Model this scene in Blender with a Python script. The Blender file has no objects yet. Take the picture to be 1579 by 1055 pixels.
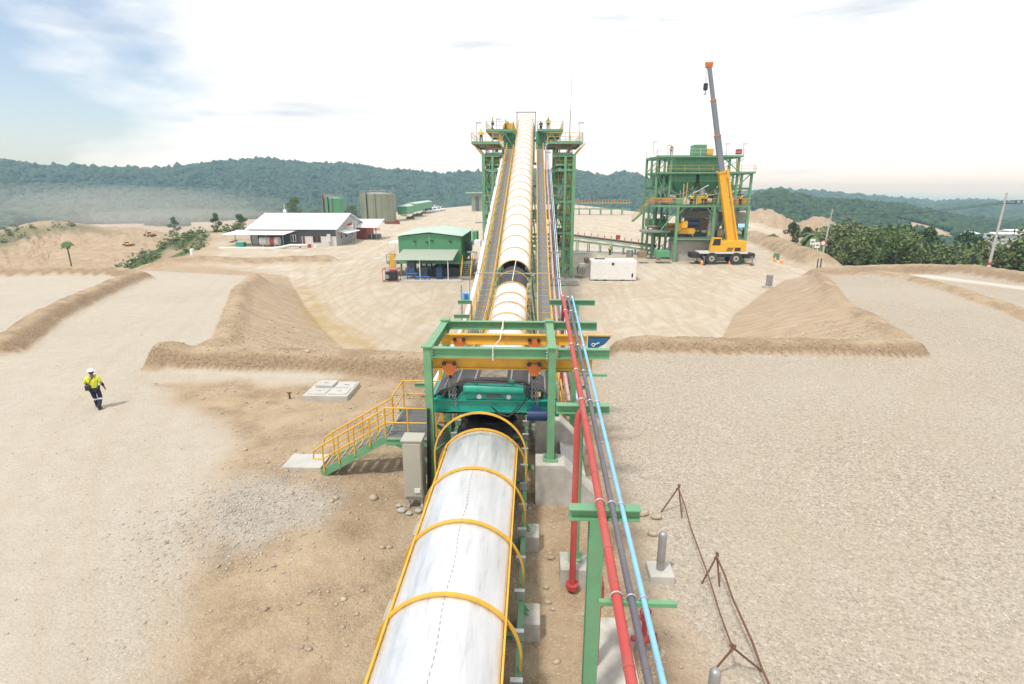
import bpy, bmesh, math, random
import numpy as np
from mathutils import Vector, Matrix
random.seed(7); rng = np.random.default_rng(7)
S = bpy.context.scene
COL = S.collection
PI = math.pi
# ---------------------------------------------------------------- camera, world, sun, exposure
FPX, CX, CY = 850.0, 789.5, 527.5
PITCH, YAW, H = math.radians(15.6), 0.039, 9.3
cd = bpy.data.cameras.new('camera'); cam = bpy.data.objects.new('camera', cd); COL.objects.link(cam)
cam.location = (0, 0, H); cam.rotation_euler = (PI/2-PITCH, 0, YAW)
cd.sensor_width = 36; cd.lens = FPX/1579*36; cd.clip_start = 0.1; cd.clip_end = 60000
S.camera = cam
SUN_EL, SUN_AZ = math.radians(62), math.radians(218)       # azimuth clockwise from +Y
W = bpy.data.worlds.new('World'); S.world = W; W.use_nodes = True
nt = W.node_tree; nt.nodes.clear()
def N(t, typ, **kw):
    n = t.nodes.new(typ)
    for k, v in kw.items():
        if k.startswith('i_'):
            n.inputs[k[2:].replace('_', ' ')].default_value = v
        else: setattr(n, k, v)
    return n
out = N(nt, 'ShaderNodeOutputWorld'); bg = N(nt, 'ShaderNodeBackground'); bg.inputs['Strength'].default_value = 0.11
sky = N(nt, 'ShaderNodeTexSky'); sky.sky_type = 'NISHITA'; sky.sun_disc = False
sky.sun_elevation = SUN_EL; sky.sun_rotation = SUN_AZ; sky.air_density = 1.0; sky.dust_density = 1.5; sky.altitude = 200
tc = N(nt, 'ShaderNodeTexCoord')
sep = N(nt, 'ShaderNodeSeparateXYZ'); nt.links.new(tc.outputs['Generated'], sep.inputs[0])
mp = N(nt, 'ShaderNodeMapping'); mp.inputs['Scale'].default_value = (1.0, 1.0, 2.4)
nt.links.new(tc.outputs['Generated'], mp.inputs[0])
no = N(nt, 'ShaderNodeTexNoise'); no.inputs['Scale'].default_value = 2.3; no.inputs['Detail'].default_value = 7; no.inputs['Roughness'].default_value = 0.55
nt.links.new(mp.outputs[0], no.inputs['Vector'])
# more open sky to the left (-X), solid bright cloud to the right
mx = N(nt, 'ShaderNodeMath', operation='MULTIPLY_ADD'); mx.inputs[1].default_value = 0.80; mx.inputs[2].default_value = 0.535
nt.links.new(sep.outputs['X'], mx.inputs[0])
ad = N(nt, 'ShaderNodeMath', operation='ADD'); nt.links.new(no.outputs['Fac'], ad.inputs[0]); nt.links.new(mx.outputs[0], ad.inputs[1])
rp = N(nt, 'ShaderNodeMapRange'); rp.inputs['From Min'].default_value = 0.50; rp.inputs['From Max'].default_value = 0.66
rp.inputs['To Min'].default_value = 0.10
nt.links.new(ad.outputs[0], rp.inputs['Value'])
n2 = N(nt, 'ShaderNodeTexNoise'); n2.inputs['Scale'].default_value = 3.1; n2.inputs['Detail'].default_value = 5
mp2 = N(nt, 'ShaderNodeMapping'); mp2.inputs['Scale'].default_value = (1, 1, 9); mp2.inputs['Location'].default_value = (0.3, 0.1, 0.9)
nt.links.new(tc.outputs['Generated'], mp2.inputs[0]); nt.links.new(mp2.outputs[0], n2.inputs['Vector'])
cr = N(nt, 'ShaderNodeMapRange'); cr.inputs['From Min'].default_value = 0.575; cr.inputs['From Max'].default_value = 0.74
nt.links.new(n2.outputs['Fac'], cr.inputs['Value'])
cc = N(nt, 'ShaderNodeMix', data_type='RGBA'); cc.inputs['A'].default_value = (7.2, 7.2, 7.25, 1); cc.inputs['B'].default_value = (4.2, 4.7, 5.2, 1)
nt.links.new(cr.outputs[0], cc.inputs['Factor'])
mixc = N(nt, 'ShaderNodeMix', data_type='RGBA')
nt.links.new(rp.outputs[0], mixc.inputs['Factor']); nt.links.new(sky.outputs[0], mixc.inputs['A']); nt.links.new(cc.outputs['Result'], mixc.inputs['B'])
nt.links.new(mixc.outputs['Result'], bg.inputs['Color']); nt.links.new(bg.outputs[0], out.inputs[0])
sl = bpy.data.lights.new('sun', 'SUN'); sl.energy = 2.2; sl.angle = math.radians(6); sl.color = (1, .955, .88)
so = bpy.data.objects.new('sun', sl); COL.objects.link(so)
sd = Vector((math.sin(SUN_AZ)*math.cos(SUN_EL), math.cos(SUN_AZ)*math.cos(SUN_EL), math.sin(SUN_EL)))
so.rotation_euler = sd.to_track_quat('Z', 'Y').to_euler(); so.location = sd*60
S.view_settings.view_transform = 'Standard'; S.view_settings.look = 'None'; S.view_settings.gamma = 1
S.view_settings.exposure = 0.56
S.render.engine = 'CYCLES'
S.cycles.max_bounces = 6; S.cycles.volume_bounces = 1; S.cycles.transparent_max_bounces = 8
# ---------------------------------------------------------------- photo pixel (1579x1055) -> place in the world
cp, sp_, cyw, syw = math.cos(PITCH), math.sin(PITCH), math.cos(YAW), math.sin(YAW)
def ray(px, py):
    x, y = (px-CX)/FPX, (py-CY)/FPX
    f, u = cp - y*sp_, -sp_ - y*cp          # forward, up
    return (x*cyw - f*syw, x*syw + f*cyw, u)
def P(px, py, z=0.0):                        # on the level z
    r = ray(px, py); t = (z-H)/r[2]; return Vector((r[0]*t, r[1]*t, z))
def D(px, py, Y):                            # on the vertical plane at world Y
    r = ray(px, py); t = Y/r[1]; return Vector((r[0]*t, Y, H+r[2]*t))
# ---------------------------------------------------------------- materials
M = {}
def nmat(name):
    m = bpy.data.materials.new(name); m.use_nodes = True; M[name] = m
    t = m.node_tree; b = t.nodes['Principled BSDF']; return m, t, b
def mat(name, col, rough=.5, metal=0., var=.12, scale=3., bump=0., bscale=40., dirt=0., stretch=(1, 1, 1), dcol=(.30, .24, .17)):
    m, t, b = nmat(name); L = t.links.new
    tc = N(t, 'ShaderNodeTexCoord'); mp = N(t, 'ShaderNodeMapping'); mp.inputs['Scale'].default_value = stretch
    L(tc.outputs['Object'], mp.inputs[0])
    n = N(t, 'ShaderNodeTexNoise'); n.inputs['Scale'].default_value = scale; n.inputs['Detail'].default_value = 6; n.inputs['Roughness'].default_value = .62
    L(mp.outputs[0], n.inputs['Vector'])
    r = N(t, 'ShaderNodeMapRange'); r.inputs['From Min'].default_value = .3; r.inputs['From Max'].default_value = .7
    r.inputs['To Min'].default_value = 1-var; r.inputs['To Max'].default_value = 1+var
    L(n.outputs['Fac'], r.inputs['Value'])
    v = N(t, 'ShaderNodeVectorMath', operation='SCALE'); v.inputs[0].default_value = col[:3]; L(r.outputs[0], v.inputs['Scale'])
    src = v.outputs[0]
    if dirt > 0:
        n3 = N(t, 'ShaderNodeTexNoise'); n3.inputs['Scale'].default_value = scale*.6; n3.inputs['Detail'].default_value = 8; n3.inputs['Roughness'].default_value = .7
        mp3 = N(t, 'ShaderNodeMapping'); mp3.inputs['Location'].default_value = (9, 4, 2); L(tc.outputs['Object'], mp3.inputs[0]); L(mp3.outputs[0], n3.inputs['Vector'])
        r3 = N(t, 'ShaderNodeMapRange'); r3.inputs['From Min'].default_value = .5; r3.inputs['From Max'].default_value = .72; r3.inputs['To Max'].default_value = dirt
        L(n3.outputs['Fac'], r3.inputs['Value'])
        mm = N(t, 'ShaderNodeMix', data_type='RGBA'); mm.inputs['B'].default_value = (*dcol, 1); L(r3.outputs[0], mm.inputs['Factor']); L(src, mm.inputs['A']); src = mm.outputs['Result']
    L(src, b.inputs['Base Color'])
    rr = N(t, 'ShaderNodeMapRange'); rr.inputs['To Min'].default_value = max(.05, rough-.12); rr.inputs['To Max'].default_value = min(1, rough+.12)
    L(n.outputs['Fac'], rr.inputs['Value']); L(rr.outputs[0], b.inputs['Roughness'])
    b.inputs['Metallic'].default_value = metal
    if bump > 0:
        n4 = N(t, 'ShaderNodeTexNoise'); n4.inputs['Scale'].default_value = bscale; n4.inputs['Detail'].default_value = 4; L(tc.outputs['Object'], n4.inputs['Vector'])
        bp = N(t, 'ShaderNodeBump'); bp.inputs['Strength'].default_value = 1; bp.inputs['Distance'].default_value = bump
        L(n4.outputs['Fac'], bp.inputs['Height']); L(bp.outputs[0], b.inputs['Normal'])
    return m
mat('green', (.14, .33, .175), .45, var=.12, dirt=.32, scale=2.2)
mat('green_dark', (.07, .20, .10), .55, var=.15, dirt=.15)
mat('green_wall', (.10, .32, .165), .55, var=.07, dirt=.12, scale=.8)
mat('roof_pale', (.58, .70, .64), .5, var=.05, dirt=.1)
mat('green_pale', (.36, .50, .40), .5, var=.07, dirt=.15, scale=.8)
mat('yellow', (.70, .39, .04), .42, var=.12, dirt=.25)
mat('crane_yellow', (.78, .42, .02), .4, var=.08, dirt=.12)
mat('steel_grey', (.34, .34, .34), .45, metal=.5, var=.15, dirt=.1)
mat('boom_grey', (.20, .22, .25), .45, var=.1)
mat('galv', (.62, .64, .66), .42, metal=.85, var=.12, scale=6)
mat('grating', (.19, .20, .20), .6, metal=.3, var=.2, scale=8, dirt=.3)
mat('black', (.022, .022, .024), .55, var=.25, dirt=.1)
mat('rubber', (.035, .035, .038), .7, var=.25, dirt=.25)
mat('belt', (.055, .055, .06), .62, var=.2, scale=2, dirt=.25, stretch=(1, 3, 1))
mat('teal', (.015, .30, .22), .38, var=.12, dirt=.1)
mat('navy', (.02, .045, .13), .4, var=.15)
mat('blue', (.03, .14, .42), .45, var=.12)
mat('red', (.43, .06, .052), .5, var=.14, dirt=.28, scale=2)
mat('hood_upper', (.80, .775, .70), .38, metal=.25, var=.06, scale=1.2, dirt=.12)  # second hood sheet, its overexposed cream-white look put into the base colour
mat('box_orange', (.42, .22, .08), .6, var=.2, dirt=.3)
mat('red_pale', (.58, .33, .30), .5, var=.12, dirt=.35)
mat('pipe_grey', (.115, .11, .135), .5, var=.2, dirt=.35, scale=2)
mat('blue_pale', (.42, .56, .66), .5, var=.1)
mat('pipe_blue', (.22, .47, .66), .5, var=.12, dirt=.28, scale=2)
mat('orange', (.62, .16, .03), .5, var=.15, dirt=.15)
mat('white', (.78, .78, .76), .5, var=.05, dirt=.1)
mat('roof_white', (.80, .80, .79), .4, var=.04, dirt=.06)
mat('cabinet', (.42, .41, .35), .45, var=.05, dirt=.12, scale=2)
mat('concrete', (.44, .42, .38), .85, var=.2, scale=2.5, bump=.004, bscale=60, dirt=.35, dcol=(.22, .19, .15))
mat('concrete_pale', (.47, .455, .42), .85, var=.12, scale=2, bump=.003, bscale=60, dirt=.2)
mat('dark_wall', (.09, .10, .11), .6, var=.1)
mat('grey_wall', (.35, .37, .39), .6, var=.08, dirt=.1)
mat('white_wall', (.62, .62, .60), .6, var=.06, dirt=.2, scale=1)
mat('redwood', (.22, .05, .03), .6, var=.2)
mat('tank_olive', (.24, .26, .18), .55, var=.08, scale=.3, dirt=.12)
mat('tank_green', (.10, .32, .16), .55, var=.08, scale=.3)
mat('wood', (.28, .19, .12), .8, var=.3, scale=4)
mat('rust', (.16, .08, .05), .8, var=.35, scale=12)
mat('pole', (.46, .45, .43), .8, var=.12, scale=2)
mat('dark_glass', (.03, .035, .04), .12)
mat('hivis', (.62, .66, .04), .7, var=.15, scale=12)
mat('hivis_orange', (.75, .28, .04), .7, var=.1)
mat('trouser', (.018, .022, .05), .85, var=.25, scale=14)
mat('skin', (.20, .105, .065), .6)
mat('reflective', (.75, .75, .75), .4)
mat('rope', (.70, .66, .55), .9)
mat('awning', (.40, .45, .38), .5, var=.06)
mat('stone_grey', (.40, .38, .34), .9, var=.3, scale=3, bump=.01, bscale=15)
mat('rock', (.40, .33, .25), .9, var=.35, scale=2.0, bump=.01, bscale=20)
mat('bark', (.16, .13, .10), .9, var=.3)
def leafmat(name, c, c2):
    m, t, b = nmat(name); L = t.links.new
    g = N(t, 'ShaderNodeNewGeometry'); oi = N(t, 'ShaderNodeObjectInfo')
    a = N(t, 'ShaderNodeMath', operation='MULTIPLY_ADD'); a.inputs[1].default_value = .65; L(g.outputs['Random Per Island'], a.inputs[0])
    s = N(t, 'ShaderNodeMath', operation='MULTIPLY'); s.inputs[1].default_value = .35; L(oi.outputs['Random'], s.inputs[0]); L(s.outputs[0], a.inputs[2])
    mx = N(t, 'ShaderNodeMix', data_type='RGBA'); mx.inputs['A'].default_value = (*c, 1); mx.inputs['B'].default_value = (*c2, 1)
    L(a.outputs[0], mx.inputs['Factor']); L(mx.outputs['Result'], b.inputs['Base Color']); b.inputs['Roughness'].default_value = .6
    b.inputs['Specular IOR Level'].default_value = .25
    return m
leafmat('leaf', (.055, .105, .035), (.17, .24, .09))
leafmat('leaf_dark', (.030, .066, .024), (.095, .155, .055))
leafmat('leaf_light', (.09, .13, .045), (.20, .24, .10))
leafmat('leaf_dry', (.10, .10, .05), (.20, .18, .09))
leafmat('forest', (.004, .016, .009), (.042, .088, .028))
# galvanised hood sheet: streaky zinc, bright
m, t, b = nmat('hood'); L = t.links.new
tc = N(t, 'ShaderNodeTexCoord'); mp = N(t, 'ShaderNodeMapping'); mp.inputs['Scale'].default_value = (3.2, .45, 1.4); L(tc.outputs['Object'], mp.inputs[0])
n = N(t, 'ShaderNodeTexNoise'); n.inputs['Scale'].default_value = 1.6; n.inputs['Detail'].default_value = 8; n.inputs['Roughness'].default_value = .65; n.inputs['Distortion'].default_value = .25; L(mp.outputs[0], n.inputs['Vector'])
r = N(t, 'ShaderNodeValToRGB'); r.color_ramp.elements[0].position = .30; r.color_ramp.elements[0].color = (.60, .62, .645, 1)
r.color_ramp.elements[1].position = .62; r.color_ramp.elements[1].color = (.84, .85, .86, 1); e = r.color_ramp.elements.new(.42); e.color = (.76, .775, .79, 1)
L(n.outputs['Fac'], r.inputs[0]); L(r.outputs[0], b.inputs['Base Color'])
vo = N(t, 'ShaderNodeTexVoronoi'); vo.inputs['Scale'].default_value = 14; L(tc.outputs['Object'], vo.inputs['Vector'])
rr = N(t, 'ShaderNodeMapRange'); rr.inputs['To Min'].default_value = .26; rr.inputs['To Max'].default_value = .62
ra = N(t, 'ShaderNodeMath', operation='MULTIPLY_ADD'); ra.inputs[1].default_value = .35; L(vo.outputs['Distance'], ra.inputs[0]); L(n.outputs['Fac'], ra.inputs[2])
L(ra.outputs[0], rr.inputs['Value']); L(rr.outputs[0], b.inputs['Roughness']); b.inputs['Metallic'].default_value = .75
bp = N(t, 'ShaderNodeBump'); bp.inputs['Distance'].default_value = .012; L(n.outputs['Fac'], bp.inputs['Height']); L(bp.outputs[0], b.inputs['Normal'])
# ---------------------------------------------------------------- mesh helpers
ORG = {}
def org(o): return ORG.get(o.name, Vector((0, 0, 0))) if o else Vector((0, 0, 0))
class MB:
    def __init__(s): s.v = []; s.f = []
    def add(s, vs, fs):
        b = len(s.v); s.v += [tuple(v) for v in vs]; s.f += [tuple(i+b for i in f) for f in fs]; return s
    def box(s, c, d, rz=0.0, rot=None):
        c = Vector(c); R = rot or Matrix.Rotation(rz, 3, 'Z')
        vs = [c + R @ Vector((sx*d[0]/2, sy*d[1]/2, sz*d[2]/2)) for sz in (-1, 1) for sx, sy in ((-1, -1), (1, -1), (1, 1), (-1, 1))]
        return s.add(vs, [(3, 2, 1, 0), (4, 5, 6, 7), (0, 1, 5, 4), (1, 2, 6, 5), (2, 3, 7, 6), (3, 0, 4, 7)])
    def b2(s, a, b):                       # box from corner to corner
        return s.box([(a[i]+b[i])/2 for i in range(3)], [abs(b[i]-a[i]) for i in range(3)])
    def fr(s, p, q, up=(0, 0, 1)):
        p, q = Vector(p), Vector(q); d = (q-p).normalized(); u = Vector(up)
        if abs(d.dot(u)) > .98: u = Vector((0, 1, 0))
        x = d.cross(u).normalized(); z = x.cross(d).normalized(); return p, q, x, z
    def bar(s, p, q, w, h=None, up=(0, 0, 1)):
        h = h or w; p, q, x, z = s.fr(p, q, up)
        vs = [e + x*a*w/2 + z*c*h/2 for e in (p, q) for a, c in ((-1, -1), (1, -1), (1, 1), (-1, 1))]
        return s.add(vs, [(0, 1, 2, 3), (7, 6, 5, 4), (4, 5, 1, 0), (5, 6, 2, 1), (6, 7, 3, 2), (7, 4, 0, 3)])
    def ibeam(s, p, q, w=.2, h=.25, t=.02, up=(0, 0, 1)):
        p, q, x, z = s.fr(p, q, up); W_, H_, t2 = w/2, h/2, t/2
        pr = [(-W_, -H_), (W_, -H_), (W_, -H_+t), (t2, -H_+t), (t2, H_-t), (W_, H_-t), (W_, H_), (-W_, H_), (-W_, H_-t), (-t2, H_-t), (-t2, -H_+t), (-W_, -H_+t)]
        n = 12; vs = [e + x*a + z*c for e in (p, q) for a, c in pr]
        fs = [(i, i+n, (i+1) % n+n, (i+1) % n) for i in range(n)]
        for o_, rev in ((0, 0), (n, 1)):
            for f in ((0, 1, 2, 11), (11, 2, 3, 10), (10, 3, 4, 9), (9, 4, 5, 8), (8, 5, 6, 7)):
                g = tuple(i+o_ for i in f); fs.append(g[::-1] if rev else g)
        return s.add(vs, fs)
    def tube(s, pts, r, n=8, closed=False, caps=True):
        pts = [Vector(p) for p in pts]; k = len(pts); b = len(s.v); R = r if isinstance(r, (list, tuple)) else [r]*k
        x = None
        for i, p in enumerate(pts):
            a = pts[i-1] if (i > 0 or closed) else p; c = pts[(i+1) % k] if (i < k-1 or closed) else p
            d = (c-a).normalized()
            if x is None: x = d.orthogonal().normalized()
            else:
                x = (x - d*x.dot(d)); x = x.normalized() if x.length > 1e-5 else d.orthogonal().normalized()
            y = d.cross(x)
            for j in range(n):
                t = 2*PI*j/n; s.v.append(tuple(p + (x*math.cos(t)+y*math.sin(t))*R[i]))
        for i in range(k if closed else k-1):
            for j in range(n):
                a0 = b+i*n; a1 = b+((i+1) % k)*n; s.f.append((a0+j, a0+(j+1) % n, a1+(j+1) % n, a1+j))
        if caps and not closed:
            s.f.append(tuple(b+j for j in reversed(range(n)))); s.f.append(tuple(b+(k-1)*n+j for j in range(n)))
        return s
    def prism(s, poly, vec):                # polygon (3D points) extruded by vec
        n = len(poly); vec = Vector(vec); poly = [Vector(p) for p in poly]
        vs = poly + [p+vec for p in poly]
        return s.add(vs, [tuple(range(n))[::-1], tuple(range(n, 2*n))] + [(i, (i+1) % n, (i+1) % n+n, i+n) for i in range(n)])
    def ball(s, c, r, n=10, m=6, sq=(1, 1, 1)):
        b = len(s.v); c = Vector(c)
        for i in range(m+1):
            ph = PI*i/m
            for j in range(n):
                t = 2*PI*j/n; s.v.append((c.x+r*sq[0]*math.sin(ph)*math.cos(t), c.y+r*sq[1]*math.sin(ph)*math.sin(t), c.z+r*sq[2]*math.cos(ph)))
        for i in range(m):
            for j in range(n): s.f.append((b+i*n+j, b+(i+1)*n+j, b+(i+1)*n+(j+1) % n, b+i*n+(j+1) % n))
        return s
    def rail(s, pts, h=1.05, r=.03, step=1.5, mid=True, n=6):
        pts = [Vector(p) for p in pts]; U = Vector((0, 0, h))
        s.tube([p+U for p in pts], r, n)
        if mid: s.tube([p+U*.52 for p in pts], r*.85, n)
        for a, b_ in zip(pts[:-1], pts[1:]):
            k = max(1, round((b_-a).length/step))
            for i in range(k+1):
                p = a.lerp(b_, i/k); s.tube([p, p+U], r, n)
        return s
    def each(s, name, m, parent, smooth=False):        # every separate piece becomes a part of its own
        par = list(range(len(s.v)))
        def fd(i):
            while par[i] != i: par[i] = par[par[i]]; i = par[i]
            return i
        for f in s.f:
            a = fd(f[0])
            for q in f[1:]: par[fd(q)] = a
        g = {}
        for f in s.f: g.setdefault(fd(f[0]), []).append(f)
        L = []
        for fs in g.values():
            ids = sorted({i for f in fs for i in f}); mp = {k: i for i, k in enumerate(ids)}; q = MB(); q.v = [s.v[i] for i in ids]; q.f = [tuple(mp[i] for i in f) for f in fs]
            L.append((sum(c*c for c in np.mean(q.v, 0)-np.array([0, 0, H])), len(L), q))
        L.sort(key=lambda t: t[:2])
        for _, _, q in L[:99]: q.build(name, m, parent, smooth)
        if L[99:]:
            r = MB()
            for _, _, q in L[99:]: r.add(q.v, q.f)
            r.build('far_'+name, m, parent, smooth)['kind'] = 'stuff'
    def build(s, name, m, parent=None, smooth=False, at=None, bevel=0.0):
        me = bpy.data.meshes.new(name); o_ = org(parent) if parent else Vector(at or (0, 0, 0))
        me.from_pydata([(v[0]-o_.x, v[1]-o_.y, v[2]-o_.z) for v in s.v], [], s.f); me.update()
        bm = bmesh.new(); bm.from_mesh(me); bmesh.ops.remove_doubles(bm, verts=bm.verts, dist=1e-5); bmesh.ops.recalc_face_normals(bm, faces=bm.faces)
        if bevel: bmesh.ops.bevel(bm, geom=bm.edges[:], offset=bevel, segments=1, affect='EDGES')
        if smooth:
            for f in bm.faces: f.smooth = True
            for e in bm.edges:
                if len(e.link_faces) == 2 and e.calc_face_angle(0) > .7: e.smooth = False
        bm.to_mesh(me); bm.free()
        me.materials.append(M[m] if isinstance(m, str) else m)
        ob = bpy.data.objects.new(name, me); COL.objects.link(ob)
        if parent: ob.parent = parent
        else: ob.location = o_
        ORG[ob.name] = o_
        return ob
def tag(o, label, cat, group=None):
    o['label'] = label; o['category'] = cat
    if group: o['group'] = group
    return o
def thing(name, loc, label, cat, group=None):
    o = bpy.data.objects.new(name, None); COL.objects.link(o); o.location = loc; o.empty_display_size = .5
    ORG[o.name] = Vector(loc); return tag(o, label, cat, group)
def kids(o): return list(KIDS.get(o.name, [])) if False else [c for c in o.children]
def copy_tree(o, parent=None):
    c = o.copy(); COL.objects.link(c)
    if parent: c.parent = parent
    for ch in list(o.children): copy_tree(ch, c)
    return c
def place(o, loc, rz=0., sc=1., label=None, group=None):
    o.location = loc; o.rotation_euler = (0, 0, rz); o.scale = (sc, sc, sc) if not isinstance(sc, tuple) else sc
    if label: o['label'] = label
    if group: o['group'] = group
    return o
# ---------------------------------------------------------------- ground: one sheet to the horizon
ZY = -2.6                                   # level of the plant yard; the gravel pads are at 0
def seg_d(x, y, a, b):
    ax, ay, bx, by = a[0], a[1], b[0], b[1]; dx, dy = bx-ax, by-ay
    t = np.clip(((x-ax)*dx+(y-ay)*dy)/(dx*dx+dy*dy+1e-9), 0, 1)
    return np.hypot(x-ax-t*dx, y-ay-t*dy)
def line_d(x, y, pts):
    d = np.full(x.shape, 1e9)
    for a, b in zip(pts[:-1], pts[1:]): d = np.minimum(d, seg_d(x, y, a, b))
    return d
def poly_sd(x, y, pts):                      # negative inside
    d = line_d(x, y, pts+[pts[0]]); ins = np.zeros(x.shape, bool); n = len(pts)
    for i in range(n):
        (x1, y1), (x2, y2) = pts[i][:2], pts[(i+1) % n][:2]
        if y1 == y2: continue
        c = ((y1 > y) != (y2 > y)) & (x < (x2-x1)*(y-y1)/(y2-y1)+x1); ins ^= c
    return np.where(ins, -d, d)
def ss(a, b, v):
    t = np.clip((v-a)/(b-a), 0, 1); return t*t*(3-2*t)
_pt = np.random.default_rng(3).random((256, 256))
def vn(x, y):
    xi = np.floor(x).astype(int); yi = np.floor(y).astype(int); fx, fy = x-xi, y-yi
    fx = fx*fx*(3-2*fx); fy = fy*fy*(3-2*fy); g = lambda a, b: _pt[a % 256, b % 256]
    return (g(xi, yi)*(1-fx)+g(xi+1, yi)*fx)*(1-fy)+(g(xi, yi+1)*(1-fx)+g(xi+1, yi+1)*fx)*fy
def fbm(x, y, s, o=4, rg=.5):
    r = 0; a = 1; w = 0
    for i in range(o): r = r+a*vn(x/s+17.3*i, y/s+5.1*i); w += a; a *= rg; s *= .5
    return r/w*2-1
px2 = lambda L, z: [tuple(P(a, b, z))[:2] for a, b in L]
crestL = px2([(248, 556), (350, 512), (364, 470), (372, 440), (397, 420)], .4)
crestR = px2([(1385, 512), (1345, 486), (1290, 460), (1275, 436), (1260, 420)], .3)
CREST = [(-19.5, 28.6), (-4.3, 28.2), (0, 24), (2.5, 26), (6, 32.3), (22.4, 32.2)] + crestR + [(60, 64), (900, 66), (900, 3000), (-900, 3000), (-900, 66), (-60, 66)] + crestL[::-1]
toeL = px2([(535, 541), (500, 508), (470, 470), (452, 440), (445, 420)], ZY)
toeR = px2([(1110, 522), (1129, 486), (1181, 449), (1211, 431), (1245, 417)], ZY)
TOE = [(-11.5, 40), (-4, 38), (3, 38), (8, 40), (16, 41)] + toeR + [(62, 102), (900, 110), (900, 2900), (-900, 2900), (-900, 100), (-60, 100)] + toeL[::-1]
EDGE = [(-64, 62), (-46, 63.5), (-60, 110), (-75, 128), (-70, 142), (-62, 215), (-66, 300), (-40, 420), (30, 430), (60, 260), (72, 170)] + \
       px2([(1160, 362), (1262, 399)], -1.5) + px2([(1400, 404), (1579, 431)], 0.) + [(62, 40), (90, -60), (-90, -60), (-75, 20)]
BERMS = [  # centre line, height, half width
    ([(-19.8, 28.0), (-14, 27.6), (-8.6, 27.4), (-5.2, 27.0)], 1.0, 1.3),
    (crestL[:], .26, 1.2),
    ([(5.4, 31.8), (12, 31.6), (18, 31.5), (21.9, 31.6)], .8, 1.15),
    (crestR[:3], .12, 1.2), (crestR[2:], .3, 1.3),
    (px2([(0, 540), (60, 497), (130, 462), (190, 436), (216, 428), (186, 421), (100, 421), (-60, 425)], .2), .85, 1.7),
    (px2([(150, 414), (250, 407), (340, 401), (430, 397), (500, 394)], -1.6), 1.1, 3.0),
    (px2([(1330, 416), (1400, 428), (1480, 448), (1579, 482), (1640, 510)], .2), .45, 1.5),
    (px2([(1160, 362), (1200, 376), (1262, 399)], -1.5), 2.1, 4.2),
    (px2([(1262, 399), (1400, 405), (1579, 433), (1660, 448)], .2), 1.1, 2.2),
]
MOUNDS = [  # x, y, rx, ry, height : heaps of earth and hills cut bare
    (*P(190, 425, -12)[:2], 40, 36, 3.5), (-172, 205, 70, 55, 15), (-120, 165, 40, 45, 4), (-300, 260, 90, 80, 10), (-150, 330, 60, 40, 4), (-105, 250, 36, 60, 5),
    (105, 216, 25, 28, 14.5), (85, 204, 19, 22, 9), (126, 230, 22, 26, 9), (-9, 215, 9, 5, 2.5), (-47, 128, 7, 3, 1.6),
]
ridge = np.array([(-500, 262), (0, 250), (60, 256), (150, 262), (235, 261), (300, 254), (350, 249), (400, 246), (450, 249), (510, 252), (560, 254), (600, 262), (650, 267), (700, 269), (740, 268), (800, 266), (885, 268), (932, 276), (968, 270), (1000, 281), (1060, 292), (1155, 302), (1300, 306)], float)
# az, centre distance, width, then an elevation profile in photo rows
rAZ = np.array([math.atan2(*ray(a, b)[:2]) for a, b in ridge])
rEL = np.array([ray(a, b)[2]/math.hypot(*ray(a, b)[:2]) for a, b in ridge])
ridge2 = np.array([(1080, 330), (1130, 310), (1160, 302), (1195, 294), (1225, 301), (1260, 308), (1320, 310), (1380, 315), (1420, 324), (1480, 336), (1540, 342), (1640, 346)], float)
r2AZ = np.array([math.atan2(*ray(a, b)[:2]) for a, b in ridge2])
ridge3 = np.array([(1000, 300), (1150, 297), (1200, 295), (1280, 300), (1340, 304), (1400, 312), (1450, 318), (1513, 312), (1579, 320), (1700, 326)], float)
r3AZ = np.array([math.atan2(*ray(a, b)[:2]) for a, b in ridge3]); r3EL = np.array([ray(a, b)[2]/math.hypot(*ray(a, b)[:2]) for a, b in ridge3])
r2EL = np.array([ray(a, b)[2]/math.hypot(*ray(a, b)[:2]) for a, b in ridge2])
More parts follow.
